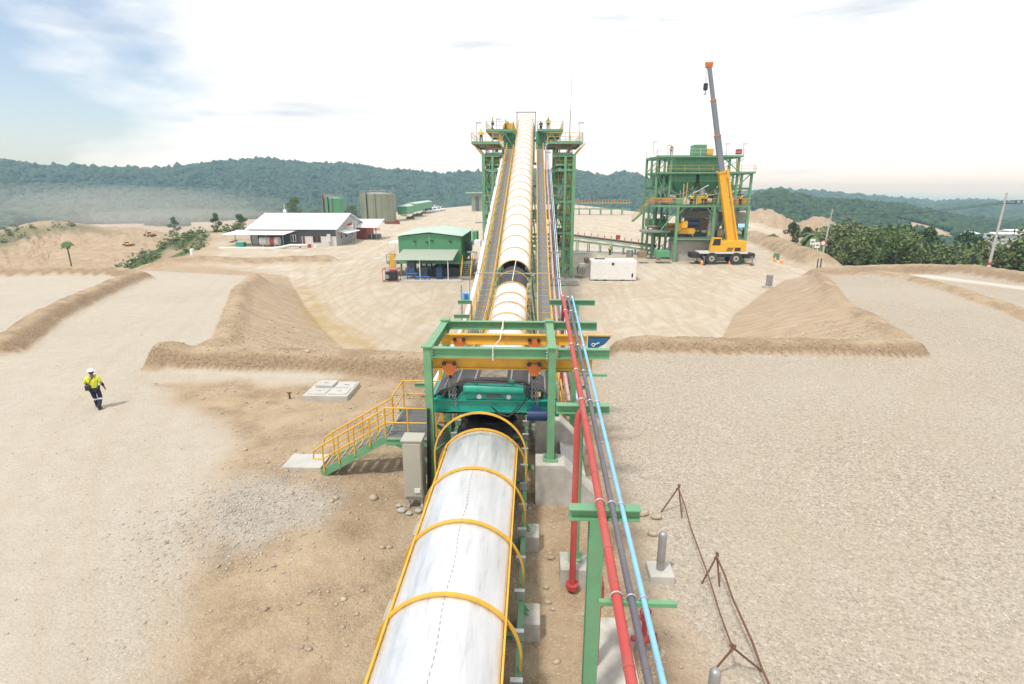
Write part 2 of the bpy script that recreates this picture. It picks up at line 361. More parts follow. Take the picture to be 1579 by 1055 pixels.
def height(x, y, detail=True, full=False):
    r = np.hypot(x, y)+1e-6; az = np.arctan2(x, y)
    dc = -poly_sd(x, y, CREST); dt = poly_sd(x, y, TOE)
    t = np.clip(dc/(dc+np.maximum(dt, 0)+1e-6), 0, 1); t = np.where(dc <= 0, 0, np.where(dt <= 0, 1, t))
    slope = np.where((t > 0) & (t < 1), 1., 0.)
    z = ZY*t
    dirt = ss(0, .12, t)*ss(1.01, .965, t)*np.where(y < 75, 1, 0)*np.where((dc+dt) < 26, 1, .0)
    e = poly_sd(x, y, EDGE)
    # outside the site the land falls away
    left = ss(.05, -.15, az)
    vz = -16 - 11*ss(120, 600, r) - (1-left)*(14*ss(150, 700, r) + 30*ss(800, 3500, r) + 45*ss(3000, 9000, r))
    vz = vz + fbm(x, y, 60, 3)*2.0*ss(20, 80, e) + fbm(x, y, 420, 4)*16*ss(300, 900, r)*(1-left*.4)*ss(6500, 2500, r)
    k = ss(0, 34, e); z = z*(1-k)+vz*k
    dirt = np.maximum(dirt, .55*ss(1, 5, e))
    for mx_, my_, rx, ry, hh in MOUNDS:
        q = ((x-mx_)/rx)**2+((y-my_)/ry)**2 ; w = np.exp(-q*1.6); gl = np.abs(fbm(np.arctan2(y-my_, x-mx_)*9+mx_, np.sqrt(q)*1.5, 1.0, 3)) if rx > 15 else 0
        z = z+hh*w*(1+.16*fbm(x, y, 22, 3)*(rx > 12)-.9*np.clip(.25-gl, 0, 1)*(1-w)*2*(rx > 15)); dirt = np.maximum(dirt, ss(.08, .3, w)*.75)
    face = np.zeros(x.shape)
    for pts, hh, hw in BERMS:
        d = line_d(x, y, pts)
        if d.min() > hw*3: continue
        n = 1+.06*fbm(x, y, 3.4, 3)
        w = ss(hw*1.03, hw*(.34 if (hh > .75 and hw < 1.5) else .12), d+.05*fbm(x+40, y, 1.2, 3))
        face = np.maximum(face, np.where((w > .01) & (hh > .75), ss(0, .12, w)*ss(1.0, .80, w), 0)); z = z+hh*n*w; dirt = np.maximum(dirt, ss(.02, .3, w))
    near = (dirt > .02) & (r < 130)
    if detail and r.min() < 40:
        k_ = r < 40; dm = np.zeros(x.shape); dm[k_] = ss(.6, -1.0, poly_sd(x[k_], y[k_], DIRTZ)+1.3*fbm(x[k_], y[k_], 4, 4))
        z = z+dm*(fbm(x, y, .7, 4, .62)*.055+fbm(x, y, 2.6, 3)*.07)
    if detail:
        z = z+np.where(near, (fbm(x, y, .9, 4, .6)*.09+fbm(x, y, 3.2, 2)*.06)*dirt*(1+.9*face), 0)
        rr_ = y*.8+x*.6+2.5*fbm(x, y, 9, 2)
        z = z+slope*dirt*(r < 90)*.008*np.sin(rr_*6.5+3*fbm(x, y, 3, 2))
    # forested hills
    elr = np.interp(az, rAZ, rEL); fz = H-5+1150*elr + 6*fbm(x, y, 70, 3)
    g = ss(610, 1150, r)*ss(2100, 1150, r); sp = fbm(x, y, 190, 4)
    f1 = g*ss(.42, .30, az)
    gul = np.abs(fbm(az*900, r*.35, 120, 3)); z1 = vz+(fz-vz)*np.clip(g**.8*(1+.5*sp*(1-g)*1.6)-1.9*(.24-gul).clip(0)*g*(1-g)*4, 0, 1.03)
    z = z*(1-f1)+np.maximum(z, z1)*f1
    el2 = np.interp(az, r2AZ, r2EL); g2 = ss(330, 620, r)*ss(1150, 640, r); m2 = ss(.28, .36, az)
    z2 = vz+(H-5+620*el2+3*fbm(x, y, 40, 3)-vz)*np.clip(g2*(1+.3*sp*(1-g2)*2), 0, 1.02)
    z = np.where(m2*g2 > 0, z*(1-m2)+np.maximum(z, z2)*m2, z)
    el3 = np.interp(az, r3AZ, r3EL); g3 = ss(1000, 1700, r)*ss(2900, 1800, r)*m2; z = np.where(g3 > 0, np.maximum(z, vz+(H-6+1750*el3+8*fbm(x, y, 150, 3)-vz)*np.clip(g3*(1+.3*fbm(x, y, 300, 3)*(1-g3)*2), 0, 1)), z)
    forest = np.maximum(ss(.03, .10, f1), ss(.02, .08, m2*g2))
    forest = np.maximum(forest, ss(34, 44, e)*ss(.14, .24, az)*ss(-.35, .0, fbm(x, y, 150, 3))*ss(.0, .4, 1-dirt*1.05))
    forest = np.maximum(forest, ss(480, 620, r)*(az > .05)*(1-.8*(fbm(x+900, y, 300, 4) > .33)*(r > 1100)))
    forest = np.maximum(forest, ss(1.4, .7, np.hypot((x+84)/10, (y-130)/24)+1.3*fbm(x, y, 8, 4)))
    forest = np.maximum(forest, ss(20, 35, e)*(az < 0)*ss(.16, .36, fbm(x+70, y+30, 70, 4))*.9*ss(150, 260, r))
    bare = np.zeros(x.shape)
    for c, ra in (((238, 405), 24), ((296, 440), 20), ((330, 470), 16)):
        bare = np.maximum(bare, ss(ra, ra*.6, np.hypot(x-c[0], (y-c[1])*.5)+9*fbm(x, y, 25, 3)))
    forest = forest*(1-bare); dirt = np.maximum(dirt, bare*.6)
    dirt = np.maximum(dirt, .8*ss(.25, .5, fbm(x+300, y, 45, 4))*ss(10, 40, e))
    if full: return z, dirt, forest, e, t, face
    return z, dirt, forest, e, t
def zat(x, y, detail=False):
    z = height(np.array([float(x)]), np.array([float(y)]), detail)[0]; return float(z[0])
DIRTZ = px2([(235, 590), (480, 590), (640, 566), (905, 560), (918, 640), (935, 720), (1000, 800), (1010, 900), (1030, 1000), (1050, 1060), (1080, 1300), (80, 1300), (215, 1055), (270, 900), (300, 830), (345, 730), (360, 690), (300, 640)], 0)
ROADW = px2([(1265, 404), (1310, 410), (1400, 421), (1500, 433), (1579, 443), (1700, 460)], .1)
TRACKS = [([(600, 372), (545, 398), (508, 440), (530, 490), (620, 530)], ZY, .8), ([(640, 375), (575, 400), (548, 445), (590, 490), (700, 515)], ZY, .7), ([(600, 350), (500, 392), (478, 420), (500, 470), (560, 520)], ZY, .6), ([(500, 395), (400, 402), (280, 406)], -1.5, .5),
    ([(700, 330), (640, 365), (590, 420), (640, 470), (705, 480)], ZY, .5), ([(1250, 412), (1120, 432), (1040, 455), (900, 470)], ZY, .8), ([(1180, 396), (1140, 425), (1000, 445), (890, 452)], ZY, .6), ([(1120, 415), (1080, 450), (1090, 490), (960, 510)], ZY, .7),
    ([(40, 1050), (70, 760), (190, 560), (330, 440), (400, 414)], 0, .35), ([(150, 1050), (150, 760), (240, 600), (330, 480), (385, 420)], 0, .3), ([(1330, 1050), (1250, 760), (1420, 560), (1360, 430)], 0, .25), ([(1290, 408), (1400, 424), (1579, 450)], 0, .7)]
def ground():
    a1 = np.linspace(-1.02, 1.02, 900); a2 = np.concatenate([np.linspace(-PI, -1.02, 50)[:-1], a1, np.linspace(1.02, PI, 50)[1:]])
    rs = [0.5]
    while rs[-1] < 22000:
        rs.append(rs[-1]*((1.0065 if 22 < rs[-1] < 40 else 1.0105) if 6 < rs[-1] < 90 else (1.02 if rs[-1] < 2600 else 1.05)) if rs[-1] > 3 else rs[-1]+.5)
    rs = np.array(rs); A, R = np.meshgrid(a2, rs); x = (R*np.sin(A)).ravel(); y = (R*np.cos(A)).ravel()
    z, dirt, forest, e, t, face = height(x, y, True, True)
    nr, na = A.shape
    # masks are regions of material
    dz = poly_sd(x, y, DIRTZ)+1.3*fbm(x, y, 4, 4)
    dsoft = ss(.9, -.9, dz)
    gravel = (1-dirt)*(1-ss(.03, .5, t))*ss(2, 0, e)*(1-dsoft)
    yard = ss(.5, .95, t)*ss(3, 0, e)*(1-dirt)
    rough = np.maximum(dirt, dsoft)
    white = ss(1.5, .6, line_d(x, y, ROADW)+.5*fbm(x, y, 6, 3))*ss(3, 0, e)
    och = ss(2.0, .3, line_d(x+1.2*fbm(x, y, 7, 2), y, [(p[0]+1.2, p[1]-1) for p in toeL[:4]]))
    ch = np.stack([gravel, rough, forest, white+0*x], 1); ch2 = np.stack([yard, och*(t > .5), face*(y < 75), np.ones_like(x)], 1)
    V = np.concatenate([np.stack([x, y, z], 1), [[0, 0, 0.]]]).astype(np.float32)
    i = np.arange(nr-1)[:, None]*na; j = np.arange(na-1)[None, :]
    q = np.stack([i+j, i+j+1, i+na+j+1, i+na+j], -1).reshape(-1, 4)[:, ::-1]
    c = nr*na; tri = np.stack([np.arange(na-1)+1, np.arange(na-1), np.full(na-1, c)], 1)
    # fan is wound the same way as the quads
    me = bpy.data.meshes.new('ground'); me.vertices.add(len(V)); me.vertices.foreach_set('co', V.ravel())
    nl = q.size+tri.size; me.loops.add(nl); me.loops.foreach_set('vertex_index', np.concatenate([q.ravel(), tri.ravel()]).astype(np.int32))
    npg = len(q)+len(tri); me.polygons.add(npg)
    ls = np.concatenate([np.arange(len(q))*4, q.size+np.arange(len(tri))*3]).astype(np.int32); me.polygons.foreach_set('loop_start', ls)
    me.update(calc_edges=True); me.validate()
    me.polygons.foreach_set('use_smooth', np.ones(len(me.polygons), bool))
    trk = np.zeros_like(x); sel = (r_ := np.hypot(x, y)) < 130
    for pts, zz, wd in TRACKS:
        w = px2(pts, zz); q = np.array(w); ts = np.linspace(0, len(q)-1, 24); sm = [tuple(np.array([np.interp(t_, range(len(q)), q[:, 0]), np.interp(t_, range(len(q)), q[:, 1])])) for t_ in ts]
        for _ in range(3): sm = [sm[0]]+[((sm[i-1][0]+2*sm[i][0]+sm[i+1][0])/4, (sm[i-1][1]+2*sm[i][1]+sm[i+1][1])/4) for i in range(1, len(sm)-1)]+[sm[-1]]
        dd = line_d(x[sel], y[sel], sm)+.25*fbm(x[sel], y[sel], 4, 3); trk[sel] = np.maximum(trk[sel], wd*(np.exp(-((dd-1.05)/.28)**2)+.5*np.exp(-((dd-2.3)/.3)**2)))
    slp = dirt*ss(.03, .12, t)*ss(1.01, .93, t)*(y < 75); c0 = P(385, 785, 0); gp = ss(1.25, .55, np.hypot((x-c0.x)/2.6, (y-c0.y)/1.9)+.55*fbm(x, y, 1.6, 4))
    ch3 = np.stack([trk*(1-dirt), slp, gp, trk*0+1], 1)
    for nm, d in (('m1', ch), ('m2', ch2), ('m3', ch3)):
        at = me.attributes.new(nm, 'FLOAT_COLOR', 'POINT'); at.data.foreach_set('color', np.concatenate([d, d[:1]]).astype(np.float32).ravel())
    me.materials.append(ground_mat())
    o = bpy.data.objects.new('ground', me); COL.objects.link(o); o['kind'] = 'structure'
    return o
def ground_mat():
    m, t, b = nmat('ground'); L = t.links.new
    g = N(t, 'ShaderNodeNewGeometry'); pos = g.outputs['Position']
    def noise(s, d=5, r=.6, dist=0., src=None):
        n = N(t, 'ShaderNodeTexNoise'); n.inputs['Scale'].default_value = s; n.inputs['Detail'].default_value = d; n.inputs['Roughness'].default_value = r; n.inputs['Distortion'].default_value = dist
        L(src or pos, n.inputs['Vector']); return n.outputs['Fac']
    def mr(v, a, b_, c=0., d=1.):
        n = N(t, 'ShaderNodeMapRange'); n.inputs['From Min'].default_value = a; n.inputs['From Max'].default_value = b_; n.inputs['To Min'].default_value = c; n.inputs['To Max'].default_value = d
        L(v, n.inputs['Value']); return n.outputs[0]
    def mix(f, a, b_):
        n = N(t, 'ShaderNodeMix', data_type='RGBA')
        for s, v in (('Factor', f), ('A', a), ('B', b_)):
            if isinstance(v, (tuple, float, int)): n.inputs[s].default_value = (*v, 1) if isinstance(v, tuple) else v
            else: L(v, n.inputs[s])
        return n.outputs['Result']
    def math_(op, a, b_=None):
        n = N(t, 'ShaderNodeMath', operation=op)
        for i, v in enumerate((a, b_)):
            if v is None: continue
            if isinstance(v, (int, float)): n.inputs[i].default_value = v
            else: L(v, n.inputs[i])
        return n.outputs[0]
    def attr(nm):
        a = N(t, 'ShaderNodeAttribute'); a.attribute_name = nm; s = N(t, 'ShaderNodeSeparateColor'); L(a.outputs['Color'], s.inputs[0]); return s.outputs[0], s.outputs[1], s.outputs[2], a.outputs['Alpha']
    tr3, slp, gpat, _c = attr('m3'); grav, rough, forest, white = attr('m1'); yard, och, soft, _ = attr('m2')
    # pebbles
    v1 = N(t, 'ShaderNodeTexVoronoi'); v1.inputs['Scale'].default_value = 16; v1.inputs['Randomness'].default_value = 1; L(pos, v1.inputs['Vector'])
    v2 = N(t, 'ShaderNodeTexVoronoi'); v2.inputs['Scale'].default_value = 38; L(pos, v2.inputs['Vector'])
    s1 = N(t, 'ShaderNodeSeparateColor'); L(v1.outputs['Color'], s1.inputs[0]); s2 = N(t, 'ShaderNodeSeparateColor'); L(v2.outputs['Color'], s2.inputs[0])
    cg = N(t, 'ShaderNodeValToRGB'); els = cg.color_ramp.elements
    els[0].position = 0; els[0].color = (.12, .095, .07, 1); els[1].position = 1; els[1].color = (.72, .68, .61, 1)
    for p_, c_ in ((.25, (.28, .235, .18, 1)), (.55, (.40, .35, .28, 1)), (.8, (.45, .40, .325, 1)), (.88, (.53, .49, .43, 1))):
        e = els.new(p_); e.color = c_
    L(math_('ADD', math_('MULTIPLY', s1.outputs[0], .5), math_('MULTIPLY', s2.outputs[1], .5)), cg.inputs[0])
    big = noise(.09, 5, .6); mid = noise(.7, 6, .6, .4); fine = noise(7, 6, .7)
    gcol = mix(mr(big, .35, .65, .05, .5), cg.outputs[0], (.44, .39, .32))
    gcol = mix(mr(noise(.22, 6, .6, .5), .48, .72, 0, .4), gcol, (.37, .315, .24))
    sx_ = N(t, 'ShaderNodeSeparateXYZ'); L(pos, sx_.inputs[0]); cmp_ = math_('MULTIPLY', mr(sx_.outputs[0], -5.5, -11, 0, 1), mr(noise(.12, 5, .6), .3, .55, .45, .8))
    gcol = mix(cmp_, gcol, mix(mr(noise(1.6, 6, .6), .3, .7), (.43, .385, .315), (.50, .455, .38)))
    # brown dug earth
    dcol = mix(mr(mid, .32, .68), (.22, .15, .09), (.40, .305, .20))
    dcol = mix(mr(fine, .42, .72, 0, .6), dcol, (.46, .37, .26))
    dcol = mix(mr(noise(.45, 8, .72, .8), .50, .60, 0, .7), dcol, (.27, .19, .12))
    dcol = mix(mr(noise(.28, 5, .6, .6), .45, .62, 0, .6), dcol, (.44, .345, .23)); dcol = mix(mr(s2.outputs[0], .94, .97, 0, .6), dcol, (.50, .45, .38))
    strk = N(t, 'ShaderNodeMapping'); strk.inputs['Rotation'].default_value = (0, 0, .35); strk.inputs['Scale'].default_value = (.35, 2.2, 1); L(pos, strk.inputs[0])
    scol = mix(mr(noise(1.1, 6, .65, .4, strk.outputs[0]), .35, .65), (.34, .25, .165), (.46, .37, .27))
    dcol = mix(math_('MULTIPLY', slp, .85), dcol, scol)
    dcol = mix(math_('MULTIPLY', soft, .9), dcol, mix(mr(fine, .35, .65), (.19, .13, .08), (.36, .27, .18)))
    dcol = mix(math_('MULTIPLY', gpat, .6), dcol, mix(mr(s2.outputs[1], .2, .8), (.30, .28, .25), (.50, .47, .43)))
    # beaten yard with wheel tracks
    mp = N(t, 'ShaderNodeMapping'); mp.inputs['Rotation'].default_value = (0, 0, .5); mp.inputs['Scale'].default_value = (.5, .09, .5); L(pos, mp.inputs[0])
    tr = noise(1.2, 6, .6, 1.6, mp.outputs[0])
    ycol = mix(mr(tr, .42, .6), (.46, .395, .31), (.55, .49, .405))
    ycol = mix(mr(noise(.16, 5, .6, .6), .5, .68, 0, .6), ycol, (.42, .335, .22))
    ycol = mix(mr(fine, .3, .7, 0, .25), ycol, (.33, .27, .19))
    fcol = mix(mr(noise(.03, 4), .4, .6), (.05, .085, .03), (.10, .13, .05))
    fcol = mix(mr(noise(.012, 4), .55, .7, 0, .4), fcol, (.12, .13, .06))
    scrub = mr(noise(.06, 7, .7), .57, .63, 0, .55)
    sand = mix(mr(noise(.02, 6, .6), .35, .65), (.42, .31, .21), (.56, .48, .39))
    far = mix(mr(noise(.09, 8, .72, 1.2), .42, .62, 0, .75), sand, (.36, .25, .16)); far = mix(mr(noise(.035, 6, .7, .5), .56, .64, 0, .6), far, (.20, .20, .10))
    c = far
    c = mix(math_('MINIMUM', math_('MULTIPLY', rough, 1.), 1.), c, dcol)
    c = mix(yard, c, ycol); c = mix(grav, c, gcol)
    c = mix(math_('MULTIPLY', tr3, mr(noise(.8, 5, .6), .3, .6, .2, .75)), c, (.39, .30, .20))
    c = mix(math_('MULTIPLY', och, mr(noise(.5, 5, .7, .5), .35, .65, .15, .8)), c, (.37, .26, .10))
    c = mix(math_('MULTIPLY', white, .8), c, (.58, .55, .49)); c = mix(forest, c, fcol)
    L(c, b.inputs['Base Color']); b.inputs['Roughness'].default_value = .95; b.inputs['Specular IOR Level'].default_value = .15
    hgt = math_('ADD', math_('MULTIPLY', v1.outputs['Distance'], -.45), math_('MULTIPLY', fine, .9))
    hgt = math_('ADD', hgt, math_('MULTIPLY', mid, math_('ADD', math_('MULTIPLY', rough, 2.6), .12)))
    bp = N(t, 'ShaderNodeBump'); bp.inputs['Strength'].default_value = .8; bp.inputs['Distance'].default_value = .05
    L(hgt, bp.inputs['Height']); L(bp.outputs[0], b.inputs['Normal'])
    return m
GROUND = ground()
# ---------------------------------------------------------------- numpy scatter of small solids as one stuff object
def ico():
    bm = bmesh.new(); bmesh.ops.create_icosphere(bm, subdivisions=1, radius=1); v = np.array([x.co[:] for x in bm.verts]); f = np.array([[q.index for q in p.verts] for p in bm.faces]); bm.free(); return v, f
IV, IF = ico()
def scatter(name, pts, sc, mname, squash=.8, jit=.3, smooth=False, rgn=rng):
    n = len(pts); V = np.repeat(IV[None], n, 0)*(1+jit*rgn.normal(size=(n, len(IV), 1)))
    a = rgn.random(n)*2*PI; ca, sa = np.cos(a)[:, None], np.sin(a)[:, None]
    ex = 1+.35*(rgn.random((n, 1))-.3)
    X = (V[..., 0]*ca-V[..., 1]*sa)*ex; Y = V[..., 0]*sa+V[..., 1]*ca; Z = V[..., 2]*squash*(.7+.6*rgn.random((n, 1)))
    V = np.stack([X, Y, Z], -1)*sc[:, None, None]+pts[:, None, :]
    F = (IF[None]+(np.arange(n)*len(IV))[:, None, None]).reshape(-1)
    me = bpy.data.meshes.new(name); me.vertices.add(n*len(IV)); me.vertices.foreach_set('co', V.astype(np.float32).ravel())
    me.loops.add(len(F)); me.loops.foreach_set('vertex_index', F.astype(np.int32)); k = len(F)//3
    me.polygons.add(k); me.polygons.foreach_set('loop_start', (np.arange(k)*3).astype(np.int32))
    me.update(calc_edges=True)
    if smooth: me.polygons.foreach_set('use_smooth', np.ones(k, bool))
    me.materials.append(M[mname]); o = bpy.data.objects.new(name, me); COL.objects.link(o); o['kind'] = 'stuff'
    return o
# forest canopy over the hills
def forest_pts(n, rmin, rmax, azr, p=1.0):
    r = rmin+(rmax-rmin)*rng.random(n)**p; a = azr[0]+(azr[1]-azr[0])*rng.random(n); x, y = r*np.sin(a), r*np.cos(a)
    z, d, f, e, t = height(x, y, False); k = (f > .5); return x[k], y[k], z[k], r[k]
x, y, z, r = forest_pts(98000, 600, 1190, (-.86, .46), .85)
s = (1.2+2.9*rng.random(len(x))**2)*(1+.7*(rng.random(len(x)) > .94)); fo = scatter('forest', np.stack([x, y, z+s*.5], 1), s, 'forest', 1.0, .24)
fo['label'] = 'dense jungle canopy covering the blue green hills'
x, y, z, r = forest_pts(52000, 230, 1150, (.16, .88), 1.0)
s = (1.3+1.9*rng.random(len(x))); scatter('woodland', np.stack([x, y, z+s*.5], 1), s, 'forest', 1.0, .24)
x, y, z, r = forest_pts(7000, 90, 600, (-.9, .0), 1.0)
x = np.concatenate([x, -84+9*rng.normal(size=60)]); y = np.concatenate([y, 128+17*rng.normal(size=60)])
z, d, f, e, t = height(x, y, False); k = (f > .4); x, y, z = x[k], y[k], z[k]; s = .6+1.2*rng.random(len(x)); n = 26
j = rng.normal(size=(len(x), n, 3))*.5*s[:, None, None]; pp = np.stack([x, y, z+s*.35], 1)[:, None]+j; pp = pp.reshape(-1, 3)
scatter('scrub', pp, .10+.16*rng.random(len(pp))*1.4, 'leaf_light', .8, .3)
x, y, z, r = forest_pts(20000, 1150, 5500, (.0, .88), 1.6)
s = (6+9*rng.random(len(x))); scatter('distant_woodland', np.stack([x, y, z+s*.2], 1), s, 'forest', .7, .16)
# loose stones on dug earth
n = 60000; X = -26+58*rng.random(n); Y = 3+40*rng.random(n)**1.3
z, d, f, e, t = height(X, Y); dz = poly_sd(X, Y, DIRTZ)+1.3*fbm(X, Y, 4, 4)
cl = fbm(X, Y, 2.2, 3); pr = np.where(d > .25, .50, np.where(dz < 0, (.12+.5*(cl > .2)), .05)); k = rng.random(n) < pr
s = .018+.055*rng.random(n)**4+.012*rng.random(n); s[rng.random(n) > .997] *= 2.2; s = np.where((d < .25) & (dz > 0), np.minimum(s, .035)*.8, s)
scatter('loose_stones', np.stack([X, Y, z+s*.2], 1)[k], s[k], 'rock', .7, .22)
Xh = P(380, 790, 0).x+1.3*rng.normal(size=2600); Yh = P(380, 790, 0).y+1.6*rng.normal(size=2600)
s = .012+.035*rng.random(2600)**3; zz = height(Xh, Yh)[0]
scatter('rubble', np.stack([Xh, Yh, zz+s*.25], 1), s, 'stone_grey', .7, .25)
# haze: the real air between the camera and the far hills
hz = MB().box((0, 9000, -46), (50000, 44000, 248)).build('haze', 'white'); hz.data.materials.clear()
hm = bpy.data.materials.new('haze'); hm.use_nodes = True; hm.node_tree.nodes.clear()
ho = N(hm.node_tree, 'ShaderNodeOutputMaterial'); hv = N(hm.node_tree, 'ShaderNodeVolumePrincipled')
hv.inputs['Absorption Color'].default_value = (1, 1, 1, 1); hv.inputs['Color'].default_value = (.42, .70, 1.0, 1); hv.inputs['Density'].default_value = .00034; hv.inputs['Anisotropy'].default_value = .2
hm.node_tree.links.new(hv.outputs[0], ho.inputs['Volume']); hz.data.materials.append(hm); hz['kind'] = 'stuff'
hz.display_type = 'WIRE'
for i, (px, v, Yd, rx, ry, rz_, dn) in enumerate(((60, 322, 470, 190, 70, 22, .0013), (230, 316, 540, 140, 60, 18, .0013), (300, 342, 420, 110, 50, 10, .002))):
    c = D(px, v, Yd); dm = MB().ball(c, 1, 32, 20, (rx, ry, rz_)).build('dust_cloud', 'white', at=c, smooth=True); m_ = hm.copy(); m_.name = 'dust'
    m_.node_tree.nodes['Principled Volume'].inputs['Color'].default_value = (1.0, .93, .84, 1); m_.node_tree.nodes['Principled Volume'].inputs['Density'].default_value = dn; dm.data.materials.clear(); dm.data.materials.append(m_); dm['kind'] = 'stuff'
# ---------------------------------------------------------------- the covered conveyor
CXV, HR = -1.46, 1.3                         # centre line and hoop radius
def crown(Y): return 2.5 if Y < 28 else (2.5+.3*(Y-28)**2/28 if Y < 42 else 4.6+.3*(Y-42))
def cz(Y): return crown(Y)-HR                # hoop centre (belt) height
CV = thing('conveyor', (CXV, 15, 0), 'long covered belt conveyor with galvanised hood and yellow hoops climbing to the tower', 'conveyor')
YS = [3.6, 5.8, 8.0, 10.2, 12.5, 14.8]; UP = [23.2, 25.5, 27.9, 30.3, 32.6, 34.5, 36.5]; UP2 = [40.6+2.42*i for i in range(24)]
Yend = UP2[-1]
def arc(Y, r, a0, a1, n, zc=None):
    z0 = cz(Y) if zc is None else zc
    return [Vector((CXV+r*math.sin(a0+(a1-a0)*i/n), Y, z0+r*math.cos(a0+(a1-a0)*i/n))) for i in range(n+1)]
AH = math.radians(66)
def AHof(y): return math.radians(53 if y < 39 else 66)
def hood(Ya, Yb):
    AH = AHof(Ya); m = MB(); n = 20; r0, r1 = HR-.035, HR-.045
    rows = [arc(Ya, r0, -AH, AH, n), arc(Yb, r0, -AH, AH, n), arc(Yb, r1, -AH, AH, n), arc(Ya, r1, -AH, AH, n)]
    vs = sum(rows, []); k = n+1; fs = []
    for j in range(4):
        a, b = j*k, ((j+1) % 4)*k
        fs += [(a+i, a+i+1, b+i+1, b+i) for i in range(n)]
    fs += [(0, k, 2*k, 3*k), (n, 3*k+n, 2*k+n, k+n)]
    m.add(vs, fs); return m
def hoop(Y, lo=98, rise=0., leg=.34):
    m = MB(); r = HR; A = math.radians(lo); n = 22; w = .036
    pts = arc(Y, r, -A, A, n, cz(Y)+rise)
    if leg: pts = [pts[0]+Vector((0, 0, -leg))]+pts+[pts[-1]+Vector((0, 0, -leg))]
    # flat strap section
    vs = []; 
    for i, p in enumerate(pts):
        c = Vector((CXV, Y, cz(Y)+rise)); d = (p-c)
        if abs(d.z) > 0 and leg and i in (0, len(pts)-1): d = Vector((d.x, 0, 0))
        d.y = 0; d.normalize()
        for a, b in ((-w, -.012), (w, -.012), (w, .03), (-w, .03)): vs.append(p+Vector((0, a, 0))+d*b)
    k = len(pts); fs = [(0, 1, 2, 3), tuple((k-1)*4+i for i in (3, 2, 1, 0))]
    for i in range(k-1):
        for j in range(4): fs.append((i*4+j, i*4+(j+1) % 4, (i+1)*4+(j+1) % 4, (i+1)*4+j))
    return m.add(vs, fs)
for L in (YS, UP, UP2):
    for a, b in zip(L[:-1], L[1:]): hood(a+.004, b-.004).build('hood_panel', 'hood_upper' if a > 39 else 'hood', CV, smooth=True)
    for y in L: hoop(y).build('hoop', 'yellow', CV, smooth=True)
for y, ri in ((14.25, .75), (18.6, .75), (20.9, .35), (38.55, 0)):
    hoop(y, 95, ri, ri+.3).build('hoop', 'yellow', CV, smooth=True)
# yellow edge bands and seam bolts along the hood
for L in (YS, UP, UP2):
    for s in (-1, 1):
        AH = AHof(L[0]); m = MB(); pts = [Vector((CXV+s*(HR+.005)*math.sin(AH), y, cz(y)+HR*math.cos(AH))) for y in np.arange(L[0], L[-1]+.01, .6)]+[Vector((CXV+s*(HR+.005)*math.sin(AH), L[-1], cz(L[-1])+HR*math.cos(AH)))]
        for a, b in zip(pts[:-1], pts[1:]): 
            if (b-a).length > .01: m.bar(a, b+(b-a).normalized()*.002, .035, .09)
        m.build('edge_band', 'yellow', CV)
m = MB()
for L in (YS, UP):
    y = L[0]
    while y < L[-1]:
        m.box((CXV+.02*math.sin(y*3), y, cz(y)+HR-.032), (.012, .07, .012)); y += .14
m.build('seam_bolts', 'steel_grey', CV)
# frame, idlers, belt
yy = list(np.arange(2.0, 28, 3.0))+list(np.arange(28, 43, 1.0))+list(np.arange(43, Yend+3, 3.0))
fl = MB()
for s in (-1, 1):
    for a, b in zip(yy[:-1], yy[1:]):
        fl.ibeam((CXV+s*1.27, a, cz(a)-.42), (CXV+s*1.27, b, cz(b)-.42), .12, .26, .02)
for y in np.arange(3, Yend, 3.0): fl.bar((CXV-1.27, y, cz(y)-.5), (CXV+1.27, y, cz(y)-.5), .1)
fl.build('side_frame', 'green', CV)
bl = MB()
pr = [(-.82, .14), (-.42, -.10), (.42, -.10), (.82, .14)]
for a, b in zip(yy[:-1], yy[1:]):
    v = [Vector((CXV+x, y, cz(y)+z)) for y in (a, b) for x, z in pr]+[Vector((CXV+x, y, cz(y)+z-.03)) for y in (a, b) for x, z in pr]
    bl.add(v, [(i, i+1, i+5, i+4) for i in range(3)]+[(i+8, i+12, i+13, i+9) for i in range(3)])
bl.build('belt', 'rubber', CV)
# domed rubber cover under the open stretches
for a, b in ((36.5, 40.6), (14.8, 15.6), (18.0, 23.2)):
    m = MB(); n = 14; k = n+1; ra = 1.0; A = math.radians(84); vs = []
    ys_ = np.linspace(a, b, 6)
    for y in ys_: vs += [Vector((CXV+ra*math.sin(-A+2*A*i/n), y, cz(y)-.05+ra*math.cos(-A+2*A*i/n)*.92)) for i in range(k)]
    m.add(vs, [(j*k+i, j*k+i+1, (j+1)*k+i+1, (j+1)*k+i) for j in range(5) for i in range(n)]).build('belt_cover', 'belt', CV, smooth=True)
idl = MB(); hb = MB()
for y in np.arange(3.2, Yend, 1.1):
    z = cz(y)
    for s in (-1, 1):
        idl.tube([(CXV+s*.45, y, z-.2), (CXV+s*1.0, y, z+.06)], .07, 8)
        hb.box((CXV+s*1.24, y, z-.18), (.22, .10, .2))
    idl.tube([(CXV-.42, y, z-.2), (CXV+.42, y, z-.2)], .07, 8)
    if y < 40: idl.tube([(CXV-.9, y+.5, z-.62), (CXV+.98, y+.5, z-.62)], .06, 8)
idl.each('idler', 'navy', CV, True); hb.each('idler_bracket', 'galv', CV)
